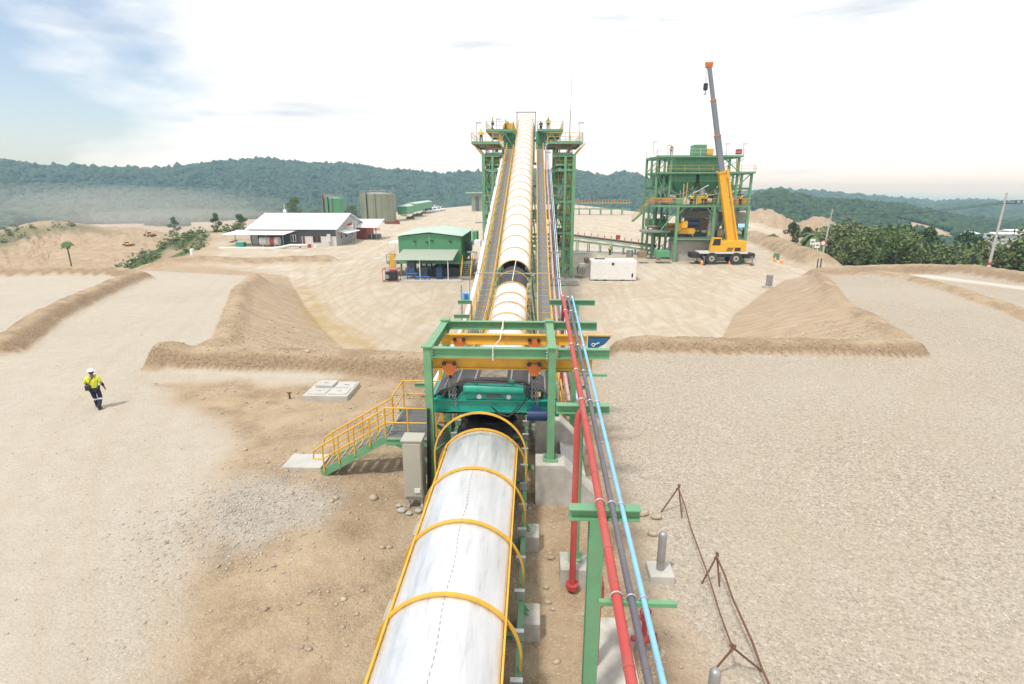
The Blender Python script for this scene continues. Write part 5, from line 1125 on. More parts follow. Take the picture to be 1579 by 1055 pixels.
for k, (a, b) in enumerate(zip((*ux[:4], ux[0], ux[3]), (*ux[1:], ux[1], uR))):
    for za, zb in ((6.7, 9.0), (9.3, 11.7), (-2.3, 1.1), (12.0, 14.2)):
        if 1 <= k <= 2 and za > 9: continue
        tb.bar((a, 102.3, za), (b, 102.3, zb), .09); tb.bar((b, 97.95, za), (a, 97.95, zb), .08) if k in (0, 3) else None
for x in np.linspace(ux[0]+.5, uR-.6, 15): tb.bar((x, 98.4, Z3_), (x+(.8 if int(x*3) % 2 else 0), 98.4, Z3_+2.2), .07)
tb.each('thin_brace', 'green', PL)
# stair tower truss on the right of the plant roof
for s in (0, .9): MB().bar((uL+.4+s, 98.2, 6.8), (uL-.4+s*.3, 98.2, 14.4), .1).build('hose_mast', 'yellow', PL)
# ---------------------------------------------------------------- conveyors in the yard
def yard_conveyor(label, a, b, w, legs, posts, h=1.0, mt='green_pale'):
    a, b = Vector(a), Vector(b); T = thing('yard_conveyor', (a.x, a.y, ZY), label, 'conveyor'); d = (b-a).normalized(); sd_ = Vector((-d.y, d.x, 0)).normalized()
    for s in (-1, 1):
        o_ = sd_*(w/2*s); MB().bar(a+o_-Vector((0, 0, .25)), b+o_-Vector((0, 0, .25)), .12*w/1.5, .3*w/1.5).bar(a+o_-Vector((0, 0, h)), b+o_-Vector((0, 0, h)), .1*w/1.5, .16*w/1.2).build('side_frame', mt, T)
        n_ = int((b-a).length/1.6); q = MB()
        for i in range(n_): f, g = i/n_, (i+1)/n_; q.bar(a.lerp(b, f)+o_-Vector((0, 0, .25)), a.lerp(b, g if i % 2 else f)+o_-Vector((0, 0, h)), .07)
        q.each('lacing', mt, T)
    MB().bar(a+Vector((0, 0, .05*w)), b+Vector((0, 0, .05*w)), w*.95, .08*w).build('belt', 'rubber', T)
    for i in range(legs):
        q = a.lerp(b, (i+.3)/legs); zg = zat(q.x, q.y)
        for s in (-1, 1): MB().bar(q+sd_*(w/2*s)-Vector((0, 0, h)), Vector((q.x, q.y, zg))+sd_*(w*.6*s), .16*w/1.5).build('leg', 'green', T)
    for i in range(posts):
        q = a.lerp(b, (i+.5)/posts)-sd_*(w/2+.1)*(1 if sd_.y > 0 else -1); MB().box(q+Vector((0, 0, .4)), (.1*w, .1, .6*w)).build('guard_post', 'orange', T)
    return T
yard_conveyor('low black yard conveyor with orange posts running from the tower foot to the plant', D(868, 361, 108), D(1012, 379, 103), 1.5, 8, 14)
yard_conveyor('distant flat green conveyor on trestles across the back of the yard', D(872, 312, 262), D(972, 312, 262), 3.2, 6, 22, 3.0, 'green')
tag(MB().box((*D(953, 366, 104.6)[:2], D(953, 366, 104.6).z), (.8, .3, .8)).build('warning_sign', 'red', at=D(953, 366, 104.6)), 'small red square sign above the low yard conveyor', 'sign')
# ---------------------------------------------------------------- mobile crane
CYd = 91.5
CR = thing('mobile_crane', D(1113, 398, CYd), 'yellow two axle mobile crane with long grey telescopic boom raised beside the plant', 'crane')
q = lambda px, v, Y=CYd: D(px, v, Y)
g0 = zat(*q(1113, 398)[:2]); zd = g0+1.72
A, B_ = q(1076, 383), q(1150, 383)
MB().b2((A.x, CYd-1.25, zd), (B_.x, CYd+1.4, zd+.28)).build('carrier_deck', 'white_wall', CR, bevel=.04); MB().b2((A.x-.2, CYd-.9, zd-.55), (B_.x+.3, CYd+1.0, zd-.01)).build('chassis', 'black', CR, bevel=.04)
for px in (1094, 1131):
    for dy in (-1.35, .85):
        c = q(px, 393); w = MB().tube([(c.x, CYd+dy, g0+.97), (c.x, CYd+dy+.55, g0+.97)], .97, 24).build('wheel', 'rubber', CR, smooth=True); MB().tube([(c.x, CYd+dy-.03, g0+.97), (c.x, CYd+dy+.5, g0+.97)], .45, 16).build('rim', 'stone_grey', w); MB().tube([(c.x, CYd+dy-.06, g0+.97), (c.x, CYd+dy, g0+.97)], .17, 10).build('hub', 'black', w)
for px, s, nm in ((1072, -1, 'front'), (1153, 1, 'rear')):
    c = q(px, 385); MB().b2((c.x-.9, CYd-1.0, zd-.7), (c.x+.9, CYd+1.0, zd+.1)).build('bumper_box', 'black', CR, bevel=.08)
    for dy in (-1.9, 2.0):
        x = c.x+s*.2+(1.2 if s < 0 else 0); MB().bar((x, CYd+(-1 if dy < 0 else 1), zd-.45), (x, CYd+dy, zd-.45), .2).bar((x, CYd+dy, zd-.3), (x, CYd+dy, g0+.1), .13).build('outrigger', 'boom_grey', CR); MB().tube([(x, CYd+dy, g0+.02), (x, CYd+dy, g0+.12)], .38, 14).build('outrigger_foot', 'black', CR)
A, B_ = q(1094, 366), q(1109, 381); cab = MB().prism([(A.x+.35, CYd-1.2, A.z), (B_.x-.1, CYd-1.2, A.z), (B_.x, CYd-1.2, zd+.3), (A.x, CYd-1.2, zd+.3), (A.x+.02, CYd-1.2, (A.z+zd)/2)], (0, 1.1, 0)).build('cab', 'crane_yellow', CR, bevel=.04)
MB().prism([(A.x+.42, CYd-1.23, A.z-.15), (B_.x-.25, CYd-1.23, A.z-.15), (B_.x-.25, CYd-1.23, (A.z+zd)/2+.1), (A.x+.2, CYd-1.23, (A.z+zd)/2+.1)], (0, .04, 0)).build('window', 'dark_glass', cab)
A, B_ = q(1108, 370), q(1147, 380.5); MB().prism([(A.x, CYd-1.1, zd+.3), (B_.x, CYd-1.1, zd+.3), (B_.x, CYd-1.1, A.z-.1), (B_.x-1.6, CYd-1.1, A.z-.05), (A.x+1.8, CYd-1.1, A.z+.05), (A.x, CYd-1.1, A.z-.4)], (0, 2.3, 0)).build('superstructure', 'crane_yellow', CR, bevel=.05)
st_ = MB()
for i in range(4): x = q(1117+i*2.3, 376).x; st_.prism([(x, CYd-1.125, zd+.45), (x+.14, CYd-1.125, zd+.45), (x+.45, CYd-1.125, zd+1.0), (x+.31, CYd-1.125, zd+1.0)], (0, .02, 0))
st_.build('hazard_stripes', 'black', CR); MB().b2((q(1130, 376).x, CYd-1.13, zd+.45), (q(1139, 376).x, CYd-1.09, zd+1.0)).build('grille', 'black', CR)
MB().tube([(q(1124, 384).x, CYd, zd-.1), (q(1124, 384).x, CYd, zd+.5)], .85, 20).build('slew_ring', 'black', CR)
pv = q(1124.5, 371); yt = q(1113, 266); tip = q(1093.5, 100)
def boxbeam(a, b, w, h, nm, mt, up=(0, 1, 0)): return MB().bar(a, b, w, h, up=up).build(nm, mt, CR, bevel=.03)
boxbeam(pv+Vector((.3, 0, -.5)), yt, 1.12, .95, 'boom_base', 'crane_yellow')
d = (tip-yt).normalized(); L = (tip-yt).length
boxbeam(yt-d*.5, yt+d*L*.35, .82, .72, 'boom_section', 'boom_grey'); boxbeam(yt+d*L*.35-d*.2, yt+d*L*.68, .68, .60, 'boom_section', 'boom_grey'); boxbeam(yt+d*L*.68-d*.2, tip, .54, .5, 'boom_section', 'boom_grey')
for f, w in ((.35, .92), (.68, .78), (0, 1.3)): c = yt+d*L*f; boxbeam(c-d*.12, c+d*.12, w, w*.9, 'boom_collar', 'orange' if f else 'crane_yellow')
e = q(1134, 372); f_ = yt.lerp(pv, .30)+Vector((.5, 0, 0)); MB().tube([e, f_.lerp(e, .45)], .34, 14).build('lift_cylinder', 'crane_yellow', CR, smooth=True); MB().tube([f_.lerp(e, .45), f_], .2, 12).build('lift_rod', 'galv', CR, smooth=True)
boxbeam(q(1121, 270)+Vector((0, -.6, 0)), q(1135, 372)+Vector((0, -.6, 0)), .28, .3, 'jib', 'crane_yellow'); boxbeam(q(1115, 276)+Vector((.6, -.6, 0)), q(1120, 262)+Vector((0, -.6, 0)), .4, .4, 'jib_bracket', 'crane_yellow')
MB().b2(q(1089, 104, CYd-.3), q(1098, 97, CYd+.3)).build('boom_head', 'orange', CR, bevel=.04)
for dx in (-.35, .35): c = tip+Vector((dx-.1, -.35, .1)); MB().tube([c, c+Vector((0, .12, 0))], .28, 14).build('sheave', 'orange', CR)
hk = q(1088, 134); HB = thing('crane_hook', hk, 'black hook block hanging from the tip of the crane boom', 'hook block')
MB().box((hk.x, hk.y, hk.z), (.62, .4, 1.0)).build('block', 'black', HB, bevel=.08); MB().tube([(hk.x, hk.y, hk.z-.5), (hk.x, hk.y, hk.z-.75), (hk.x+.18, hk.y, hk.z-.95), (hk.x, hk.y, hk.z-1.12), (hk.x-.18, hk.y, hk.z-.95)], .07, 8).build('hook', 'black', HB)
MB().tube([(hk.x-.1, hk.y, hk.z+.5), (tip.x-.45, hk.y, tip.z)], .02, 5).tube([(hk.x+.1, hk.y, hk.z+.5), (tip.x-.3, hk.y, tip.z)], .02, 5).build('wire_rope', 'black', HB)
# ---------------------------------------------------------------- green switch room on stilts
EH = thing('switch_room', (-14.3, 76, ZY), 'green ribbed metal building on stilts with shallow pale roof and stairs', 'building')
ex0, ex1, ey0, ey1, ez0, ez1, ezr = -18.6, -9.95, 76.0, 88.5, -.75, 2.9, 3.35; exm = (ex0+ex1)/2
MB().prism([(ex0, ey0, ez0), (ex1, ey0, ez0), (ex1, ey0, ez1), (exm, ey0, ezr), (ex0, ey0, ez1)], (0, ey1-ey0, 0)).build('wall', 'green_wall', EH)
rb = MB()
for i in range(30):
    x = ex0+.15+i*(ex1-ex0-.3)/29; rb.box((x, ey0-.03, (ez0+ez1)/2+.05), (.09, .06, ez1-ez0-.15))
for i in range(30): y = ey0+.3+i*.42; rb.box((ex1+.03, y, (ez0+ez1)/2), (.06, .09, ez1-ez0-.15))
rb.build('wall_ribs', 'green_wall', EH)
MB().box((exm, ey0-.07, 1.15), (.2, .08, 4.0)).bar((ex0, ey0-.05, ez0+.1), (ex1, ey0-.05, ez0+.1), .12, .3).build('trim', 'green', EH)
for s in (-1, 1):
    xe = ex0-.3 if s < 0 else ex1+.3; rf = MB().prism([(xe, ey0-.35, ez1+.08), (exm, ey0-.35, ezr+.16), (exm, ey0-.35, ezr+.24), (xe, ey0-.35, ez1+.16)], (0, ey1-ey0+.6, 0)).build('roof', 'roof_pale', EH)
    c = MB()
    for i in range(18): y = ey0-.1+i*.72; c.bar((xe, y, ez1+.18), (exm, y, ezr+.26), .05, .05)
    c.build('roof_ribs', 'roof_pale', rf)
st_ = MB()
for x in (ex0+.2, ex0+3, ex1-3, ex1-.2):
    for y in (ey0+.2, ey0+4, ey0+8, ey1-.2): st_.ibeam((x, y, ZY-.1), (x, y, ez0), .22, .22, .03, up=(0, 1, 0))
st_.each('stilt', 'green_dark', EH)
MB().box((ex1+.06, ey0+2.2, 1.1), (.05, 1.0, 2.1)).build('door', 'dark_wall', EH); MB().b2((ex1+.01, 80, .5), (ex1+.9, 82, 1.8)).build('cooling_unit', 'dark_wall', EH)
for x, z in ((-16.3, 2.3), (-14.6, 2.2), (-13.9, 2.4), (-11.4, 2.3)): MB().box((x, ey0-.12, z), (.4, .2, .12)).build('wall_light', 'black', EH)
deck(EH, ex1+.1, ex1+1.6, ey0-.2, ey0+3.5, ez0+.2, 'r'); 
for x in (ex1+.2, ex1+1.5): MB().bar((x, ey0-2.8, ZY+.1), (x, ey0-.1, ez0+.2), .07, .22).build('stair_stringer', 'yellow', EH); MB().rail([(x, ey0-2.7, ZY+.1), (x, ey0-.1, ez0+.2)], 1.0, .035, 1.4, n=5).build('stair_rail', 'yellow', EH)
t_ = MB()
for i in range(8): f = (i+.5)/8; t_.box((ex1+.85, ey0-2.8+2.7*f, ZY+.1+(ez0-ZY+.1)*f), (1.2, .28, .04))
t_.each('tread', 'steel_grey', EH)
deck(EH, ex0-1.9, ex0-.05, ey0+.5, ey0+5, ez0+.1, 'lf', rm='steel_grey'); MB().box((ex0-.9, ey0+3, 1.9), (1.9, 4.2, .08)).build('side_canopy', 'white', EH); MB().bar((ex0-1.7, ey0+1, ZY), (ex0-1.7, ey0+1, 1.85), .1).bar((ex0-1.7, ey0+5, ZY), (ex0-1.7, ey0+5, 1.85), .1).build('canopy_post', 'white', EH)
MB().b2((ex0-1.3, ey0-.1, -1.4), (ex0-.6, ey0+.2, .6)).build('cable_riser', 'yellow', EH)
AW = thing('lean_to', (-15, 74, ZY), 'grey green ribbed lean-to roof on thin posts in front of the switch room', 'shelter')
ax0, ax1 = D(607, 404, 72.6).x, D(698, 404, 72.6).x
rf = MB().prism([(ax0, 72.6, .10), (ax1, 72.6, .10), (ax1+.4, 75.8, 1.15), (ax0+.6, 75.8, 1.15)], (0, 0, .05)).build('roof', 'awning', AW); c = MB()
for i in range(24): t = (i+.5)/24; c.bar((ax0+(ax1-ax0)*t, 72.62, .17), (ax0+.6+(ax1+.4-ax0-.6)*t, 75.78, 1.22), .07, .05)
c.build('roof_ribs', 'awning', rf)
for t in (0.02, .42, .90): MB().bar((ax0+(ax1-ax0)*t+.1, 72.8, ZY), (ax0+(ax1-ax0)*t+.1, 72.8, .1), .09).build('post', 'white', AW)
MB().b2((ax0-.2, 71.6, ZY-.2), (ax1+1.2, 75.5, ZY+.08)).build('slab', 'concrete_pale', AW)
def eq(name, px0, px1, v0, v1, Y, dep, mt, label, cat, cyl=False, grp=None):
    A, B_ = D(px0, v0, Y), D(px1, v1, Y)
    m = MB().tube([((A.x+B_.x)/2, Y+dep/2, B_.z), ((A.x+B_.x)/2, Y+dep/2, A.z)], (B_.x-A.x)/2, 18) if cyl else MB().b2((A.x, Y, B_.z), (B_.x, Y+dep, A.z))
    return tag(m.build(name, mt, at=((A.x+B_.x)/2, Y, B_.z), smooth=cyl, bevel=0 if cyl else .03), label, cat, grp)
eq('water_tank', 625, 641, 405, 424, 74, 1.5, 'pipe_grey', 'dark grey round tank under the lean-to roof', 'tank', True)
eq('compressor', 672, 682, 412, 431, 73.2, 1.2, 'navy', 'dark blue upright cabinet under the lean-to roof', 'compressor')
eq('compressor', 645, 660, 412, 428, 74.4, 1.2, 'dark_wall', 'dark machine in the middle under the lean-to roof', 'compressor')
eq('machine', 665, 710, 413, 428, 76.6, 6, 'dark_wall', 'row of dark equipment stored beneath the switch room floor', 'equipment')
T = thing('pipe_manifold', D(640, 428, 73), 'blue painted pipe manifold with upright valves under the lean-to roof', 'pipework')
m = MB(); a = D(625, 422, 73); b = D(644, 422, 73); m.tube([a, b], .1, 8).tube([D(641, 427, 72.7), D(662, 427, 72.7), D(663, 437, 72.7)], .09, 8); m.build('header', 'blue', T, smooth=True)
for px in (626, 632.5, 637): MB().tube([D(px, 422, 73), D(px, 413, 73)], .1, 8).build('valve', 'blue', T, smooth=True)
for px in (628, 641, 655): MB().tube([D(px, 424, 72.9), Vector((D(px, 424, 72.9).x, 72.9, ZY))], .07, 6).build('leg', 'blue', T)
c = D(603, 436, 71.6); GN = thing('generator', (c.x, c.y, ZY), 'black generator inside a bright red tube frame left of the lean-to', 'generator')
fr = MB(); gx0, gx1, gz0, gz1 = c.x-1.0, c.x+1.0, ZY+.05, ZY+1.65
for y in (71.4, 72.8):
    fr.tube([(gx0, y, gz0), (gx1, y, gz0), (gx1, y, gz1), (gx0, y, gz1)], .06, 6, closed=True)
for x in (gx0, gx1):
    for z in (gz0, gz1): fr.tube([(x, 71.4, z), (x, 72.8, z)], .06, 6)
fr.build('frame', 'red', GN); MB().b2((gx0+.25, 71.6, gz0+.1), (gx1-.2, 72.6, gz1-.35)).build('engine', 'black', GN, bevel=.08); MB().tube([(gx0+.5, 71.55, gz0+.6), (gx0+.5, 71.65, gz0+.6)], .3, 14).build('fan', 'steel_grey', GN); MB().box((c.x+.2, 72.1, gz1-.2), (.9, .6, .25)).build('fuel_tank', 'red', GN, bevel=.04)
# green transformer skids left of the belt, below the tower
eq('green_cabinet', 728, 736, 357, 378, 76, 2, 'green_wall', 'green steel cabinet squeezed between the switch room and the tower', 'cabinet')
eq('white_cabinet', 731, 741, 371, 381, 71, 1.5, 'white', 'white plant box beside the left walkway near the switch room', 'box')
# instrument panel stand by the left walkway
a = D(714, 545, 32); b = D(714, 440, 32); T = thing('instrument_stand', a, 'tall grey stand with a turquoise and blue instrument box left of the walkway', 'stand')
MB().bar((a.x, 32, zat(a.x, 32)), (a.x, 32, b.z), .08).build('pole', 'steel_grey', T); MB().bar((a.x+.5, 32.5, zat(a.x, 32.5)), (a.x+.5, 32.5, b.z-1), .08).build('pole', 'steel_grey', T)
MB().b2(D(712, 464, 31.8), D(724, 452, 31.8)+Vector((0, .4, 0))).build('panel_box', 'pipe_blue', T); MB().b2(D(716, 463, 31.7), D(721, 454, 31.7)+Vector((0, .2, 0))).build('dark_panel', 'blue', T)
for px0, px1, v in ((700, 724, 488), (706, 726, 466)):
    A, B_ = D(px0, v, 30.5), D(px1, v, 30.5); MB().ibeam(A, B_, .16, .22).build('bracket', 'green', T)
# ---------------------------------------------------------------- camp building
CB = thing('site_office', (-51, 117, ZY), 'long single storey site office with white gable roof, dark and white walls', 'building')
bx0, bx1, by0, byr, by1, bz1, bzr = -60.4, -41.9, 117.0, 126.0, 136.0, 1.0, 3.75
zg = -2.7
MB().prism([(bx0, by0, zg), (bx0, by1, zg), (bx0, by1, bz1), (bx0, byr, bzr-.1), (bx0, by0, bz1)], (bx1-bx0, 0, 0)).build('wall', 'grey_wall', CB)
xm = D(466, 370, by0).x
MB().b2((bx0-.02, by0-.08, zg), (xm, by0-.01, bz1-.05)).build('dark_cladding', 'dark_wall', CB); MB().b2((xm, by0-.08, -.55), (bx1+.02, by0-.01, bz1-.05)).build('dark_cladding', 'dark_wall', CB); MB().b2((xm, by0-.08, zg), (bx1+.02, by0-.01, -.56)).build('white_cladding', 'white_wall', CB)
for s, ya, yb in ((0, by0-.7, byr), (1, byr, by1+.6)):
    za, zb = (bz1-.12, bzr) if s == 0 else (bzr, bz1-.12); rf = MB().prism([(bx0-.6, ya, za), (bx0-.6, yb, zb), (bx0-.6, yb, zb+.12), (bx0-.6, ya, za+.12)], (bx1-bx0+1.2, 0, 0)).build('roof', 'roof_white', CB)
    if s == 0:
        c = MB()
        for i in range(40): x = bx0-.4+i*(bx1-bx0+.8)/39; c.bar((x, ya, za+.15), (x, yb, zb+.15), .05, .06)
        c.build('roof_ribs', 'roof_white', rf)
for px0, px1, v0, v1, fm in ((482, 495, 363, 374, 'redwood'), (448, 457, 362, 373, 'white')):
    A, B_ = D(px0, v0, by0-.12), D(px1, v1, by0-.12); w = MB().b2((A.x, by0-.16, B_.z), (B_.x, by0-.08, A.z)).build('window', fm, CB)
    k = (B_.x-A.x)/2
    for i in range(2): MB().b2((A.x+.12+k*i, by0-.19, B_.z+.12), (A.x+k*(i+1)-.12, by0-.15, A.z-.12)).build('pane', 'dark_glass', w)
for y in (119.5, 122.5, 127): w = MB().b2((bx1+.01, y, -1.4), (bx1+.08, y+1.1, .1)).build('window', 'white', CB); MB().b2((bx1+.07, y+.1, -1.3), (bx1+.11, y+1.0, 0)).build('pane', 'dark_glass', w)
A = D(507, 358, by0-.2); MB().box((A.x, by0-.4, A.z-1.2), (.7, .5, 1.6)).build('switch_box', 'white_wall', CB)
w = MB().prism([(bx1, 118.5, .35), (bx1+2.0, 118.5, -.1), (bx1+2.0, 118.5, 0), (bx1, 118.5, .45)], (0, 9, 0)).build('side_canopy', 'roof_white', CB)
for px0, px1, nm, mt in ((388, 399, 'door', 'white_wall'), (466, 471, 'door', 'redwood')): A, B_ = D(px0, 364, by0-.15), D(px1, 380, by0-.15); MB().b2((A.x, by0-.14, zg+.1), (B_.x, by0-.07, zg+2.3)).build(nm, mt, CB)
LT = thing('canopy', (-61, 113, ZY), 'low white flat canopy on posts at the left end of the site office', 'canopy')
lx0, lx1 = D(341, 363, 112.5).x, D(437, 363, 112.5).x; MB().prism([(lx0, 112.5, .05), (lx1, 112.5, .05), (lx1+1, 117.2, .62), (lx0+1.2, 117.2, .62)], (0, 0, .1)).build('roof', 'roof_white', LT)
for t in (.2, .45, .7, .97): x = lx0+(lx1-lx0)*t; MB().bar((x, 113, zat(x, 113)), (x, 113, .05), .12).build('post', 'steel_grey', LT)
HT = thing('horizontal_tank', D(416, 379, 114), 'white horizontal fuel tank with a red end under the white canopy', 'tank')
a, b = D(402, 372, 114), D(431, 372, 114); MB().tube([a, b], .85, 18).build('shell', 'white_wall', HT, smooth=True); MB().tube([a.lerp(b, .55), a.lerp(b, .8)], .865, 18).build('red_band', 'red', HT, smooth=True)
for t in (.2, .8): c = a.lerp(b, t); MB().box((c.x, c.y, c.z-1.1), (.3, 1.4, .9)).build('saddle', 'steel_grey', HT)
eq('bin', 363, 376, 374, 382, 112.5, 1.2, 'teal', 'turquoise bin at the left end of the office canopy', 'bin')
eq('drum_stack', 472, 479, 377, 386, 112.6, 1, 'red', 'stacked red drums in front of the office white wall', 'drums', True)
eq('drum', 460, 464, 380, 387, 112.2, .6, 'red', 'single small red drum left of the red drum stack', 'drum', True)
eq('white_tank', 483, 489, 378, 386, 113, .8, 'white', 'small white tank right of the red drums', 'tank', True)
eq('shallow_tray', 458, 480, 387, 391, 110.5, 2, 'stone_grey', 'shallow grey tray on the ground before the red drums', 'tray')
dk = MB().tube([D(338, 383, 110.8), D(415, 384, 110.8), D(437, 381, 110.8), D(447, 378.5, 110.8), D(474, 378.5, 110.8)], .28, 8)
tag(dk.build('duct', 'white_wall', at=D(415, 384, 110.8), smooth=True), 'long white pipe running along the ground in front of the office canopy', 'pipe')
for i, (a, b) in enumerate((((318, 384), (365, 371)), ((322, 386), (366, 375)))): o = MB().bar(D(*a, 118), D(*b, 118), .5, .3).build('sloping_beam', ('rust', 'white')[i], at=D(*a, 118)); tag(o, ('rusty sloping beam at the left of the office', 'white sloping beam lying below the rusty one left of the office')[i], 'beam')
eq('white_box', 292, 297, 384, 394, 106, .8, 'white', 'small white box standing by itself left of the office', 'box')
sp = D(438, 318, 140); T = thing('satellite_mast', sp, 'thin mast with white dish above the office roof', 'mast'); MB().tube([Vector((sp.x, 140, ZY)), sp+Vector((0, 0, .6))], .05, 6).build('pole', 'white', T); MB().ball(D(439, 326, 140), .5, 10, 6, (1, .4, 1)).build('dish', 'white', T, smooth=True)
# little red timber shop with bunting
RH = thing('timber_kiosk', D(565, 371, 131), 'small dark red timber kiosk with white roof and bunting right of the office', 'kiosk')
kx0, kx1 = D(549, 371, 131).x, D(566, 371, 131).x; kx2 = D(581, 371, 131).x; zt = D(549, 351, 131).z
MB().b2((kx0, 131, zg), (kx1, 137, zt)).build('wall', 'redwood', RH)
MB().prism([(kx0-1.4, 130.2, zt), (kx2+.3, 130.2, zt), (kx2+.3, 138, zt+1.5), (kx0-1.0, 138, zt+1.5)], (0, 0, .12)).build('roof', 'roof_white', RH)
for x in (kx1+1.2, kx2): MB().bar((x, 130.8, zg), (x, 130.8, zt), .16).build('post', 'wood', RH)
MB().b2((kx1, 132.5, zg), (kx2-.2, 136, zt-1.8)).build('counter', 'dark_wall', RH)
bt = MB()
for i in range(9): x = kx0+1.6+i*.5; bt.prism([(x, 130.6, zt-.1), (x+.4, 130.6, zt-.1), (x+.2, 130.6, zt-.75)], (0, .03, 0))
bt.each('bunting_flag', 'red', RH)
for px, lb in ((544, 'white flag pole with a red and white flag before the kiosk'), (548.5, 'bare white flag pole right of the flag')):
    a = D(px, 376, 124); T = thing('flag_pole', Vector((a.x, 124, zg)), lb, 'flag pole'); MB().tube([(a.x, 124, zg), D(px, 341, 124)], .05, 6).build('pole', 'white', T)
    if px == 544:
        b = D(px, 342, 124); MB().prism([(b.x, 124, b.z), (b.x-1.3, 124.1, b.z-.5), (b.x-1.3, 124.1, b.z-1.0), (b.x, 124, b.z-.6)], (0, .02, 0)).build('flag_stripe', 'red', T); MB().prism([(b.x, 124, b.z-.6), (b.x-1.3, 124.1, b.z-1.0), (b.x-1.3, 124.1, b.z-1.6), (b.x, 124, b.z-1.2)], (0, .02, 0)).build('flag_stripe', 'white', T)
# ---------------------------------------------------------------- tanks, sheds and vehicles at the back of the yard
def tank(px0, px1, v0, v1, Y, mt, label, rail=True, band=None):
    A, B_ = D(px0, v0, Y), D(px1, v1, Y); r = (B_.x-A.x)/2; cx_ = (A.x+B_.x)/2; T = thing('storage_tank', (cx_, Y, B_.z), label, 'tank'); n = 40
    m = MB(); m.tube([(cx_, Y, B_.z-.3), (cx_, Y, A.z), (cx_, Y, A.z+.5)], [r, r, r*.15], n); m.build('shell', mt, T, smooth=True)
    for k in (.12, .5, .86): z = B_.z+(A.z-B_.z)*k; MB().tube([(cx_+(r+.03)*math.cos(a), Y+(r+.03)*math.sin(a), z) for a in np.linspace(0, 2*PI, n+1)[:-1]], .06, 4, closed=True).build('hoop_ring', mt, T)
    for a in np.linspace(-PI*.92, -PI*.08, 7): MB().bar((cx_+(r+.05)*math.cos(a), Y+(r+.05)*math.sin(a), B_.z), (cx_+(r+.05)*math.cos(a), Y+(r+.05)*math.sin(a), A.z), .10).build('wall_rib', mt, T)
    for a, mt2, w in ((-PI*.62, 'black', .3), (-PI*.46, 'rust', .16)): MB().bar((cx_+(r+.2)*math.cos(a), Y+(r+.2)*math.sin(a), B_.z), (cx_+(r+.2)*math.cos(a), Y+(r+.2)*math.sin(a), A.z+.5), w).build('down_pipe', mt2, T)
    if rail: MB().rail([(cx_+r*math.cos(a), Y+r*math.sin(a), A.z) for a in np.linspace(0, 2*PI, 15)], 1.1, .05, 3, n=4).build('railing', 'steel_grey', T)
    for a in (-PI*.9, -PI*.1): MB().tube([(cx_+r*math.cos(a), Y+r*math.sin(a), A.z), (cx_+r*math.cos(a), Y+r*math.sin(a), A.z+2.6)], .05, 4).build('vent_mast', 'steel_grey', T)
tank(555.5, 611, 299, 343, 205, 'tank_olive', 'big olive grey storage tank with railing on its rim')
tank(502, 531, 306, 336, 190, 'tank_green', 'bright green round storage tank behind the office roof')
tank(497, 512, 303, 336, 205, 'wood', 'brown tank peeking out left behind the green tank', False)
T = thing('tank_walkway', D(515, 302, 197), 'rusty brown frame walkway above the green and brown tanks', 'walkway'); m = MB(); m.rail([D(499, 306, 197), D(529, 306, 197)], 1.2, .08, 1.2, n=4); m.build('railing', 'wood', T)
for i, (px0, px1, v0, v1, Y, dep, lb) in enumerate(((613, 628, 319, 331, 212, 12, 'nearest green container shed beside the big olive tank'), (626, 640, 315, 327, 232, 18, 'middle green container shed of the row beside the tank'), (638, 652, 313, 323, 262, 24, 'farthest green container shed of the row by the parked cars'))):
    A, B_ = D(px0, v0, Y), D(px1, v1, Y); T = thing('container_shed', ((A.x+B_.x)/2, Y, ZY), lb, 'shed', 'green sheds by the tanks')
    w = MB().b2((A.x, Y, B_.z), (B_.x, Y+dep, A.z)).build('wall', 'green_wall', T); MB().prism([(A.x-.3, Y-.4, A.z), (B_.x+.3, Y-.4, A.z), (B_.x+.3, Y-.4, A.z+.15), ((A.x+B_.x)/2, Y-.4, A.z+.7), (A.x-.3, Y-.4, A.z+.15)], (0, dep+.8, 0)).build('roof', 'green_pale', T)
    m = MB()
    for k in range(8): x = A.x+(B_.x-A.x)*(k+.5)/8; m.box((x, Y-.04, (A.z+B_.z)/2), (.12, .08, (A.z-B_.z)*.95))
    m.build('ribs', 'green_dark', w)
def make_car():
    T = thing('parked_car', (0, 0, 0), 'car', 'car')
    pr = [(-2.3, .35), (2.25, .35), (2.35, .75), (2.2, .98), (1.2, 1.06), (.55, 1.62), (-1.2, 1.68), (-1.75, 1.1), (-2.35, 1.02)]
    MB().prism([(x, -.88, z) for x, z in pr], (0, 1.76, 0)).build('body', 'white', T, bevel=.05)
    for y, s in ((-.9, 1), (.9, -1)): MB().prism([(1.05, y, 1.1), (.5, y, 1.55), (-1.15, y, 1.6), (-1.5, y, 1.12)], (0, .02*-s, 0)).build('window', 'dark_glass', T)
    MB().prism([(1.22, -.75, 1.09), (1.22, .75, 1.09), (.62, .7, 1.6), (.62, -.7, 1.6)], (.03, 0, .02)).build('windscreen', 'dark_glass', T)
    for x in (-1.45, 1.45):
        for y in (-.82, .82): MB().tube([(x, y-.11, .36), (x, y+.11, .36)], .36, 14).build('wheel', 'rubber', T, smooth=True)
    for y in (-.6, .6): MB().box((2.33, y, .8), (.05, .3, .16)).build('headlight', 'galv', T)
    return T
car0 = make_car()
spots = ((657, 329, .5), (663, 328, .55), (669, 327, .6), (675, 326, .55), (681, 325, .6), (662, 323.5, .4), (672, 322.5, .5))
for i, (px, v, rz) in enumerate(spots):
    c = P(px, v, ZY); o = car0 if i == 0 else copy_tree(car0)
    z = zat(c.x, c.y); place(o, (c.x, c.y, z), -PI/2+rz, 1.25, 'white parked pickup in the far row beyond the green sheds', 'white cars parked at the back of the yard')
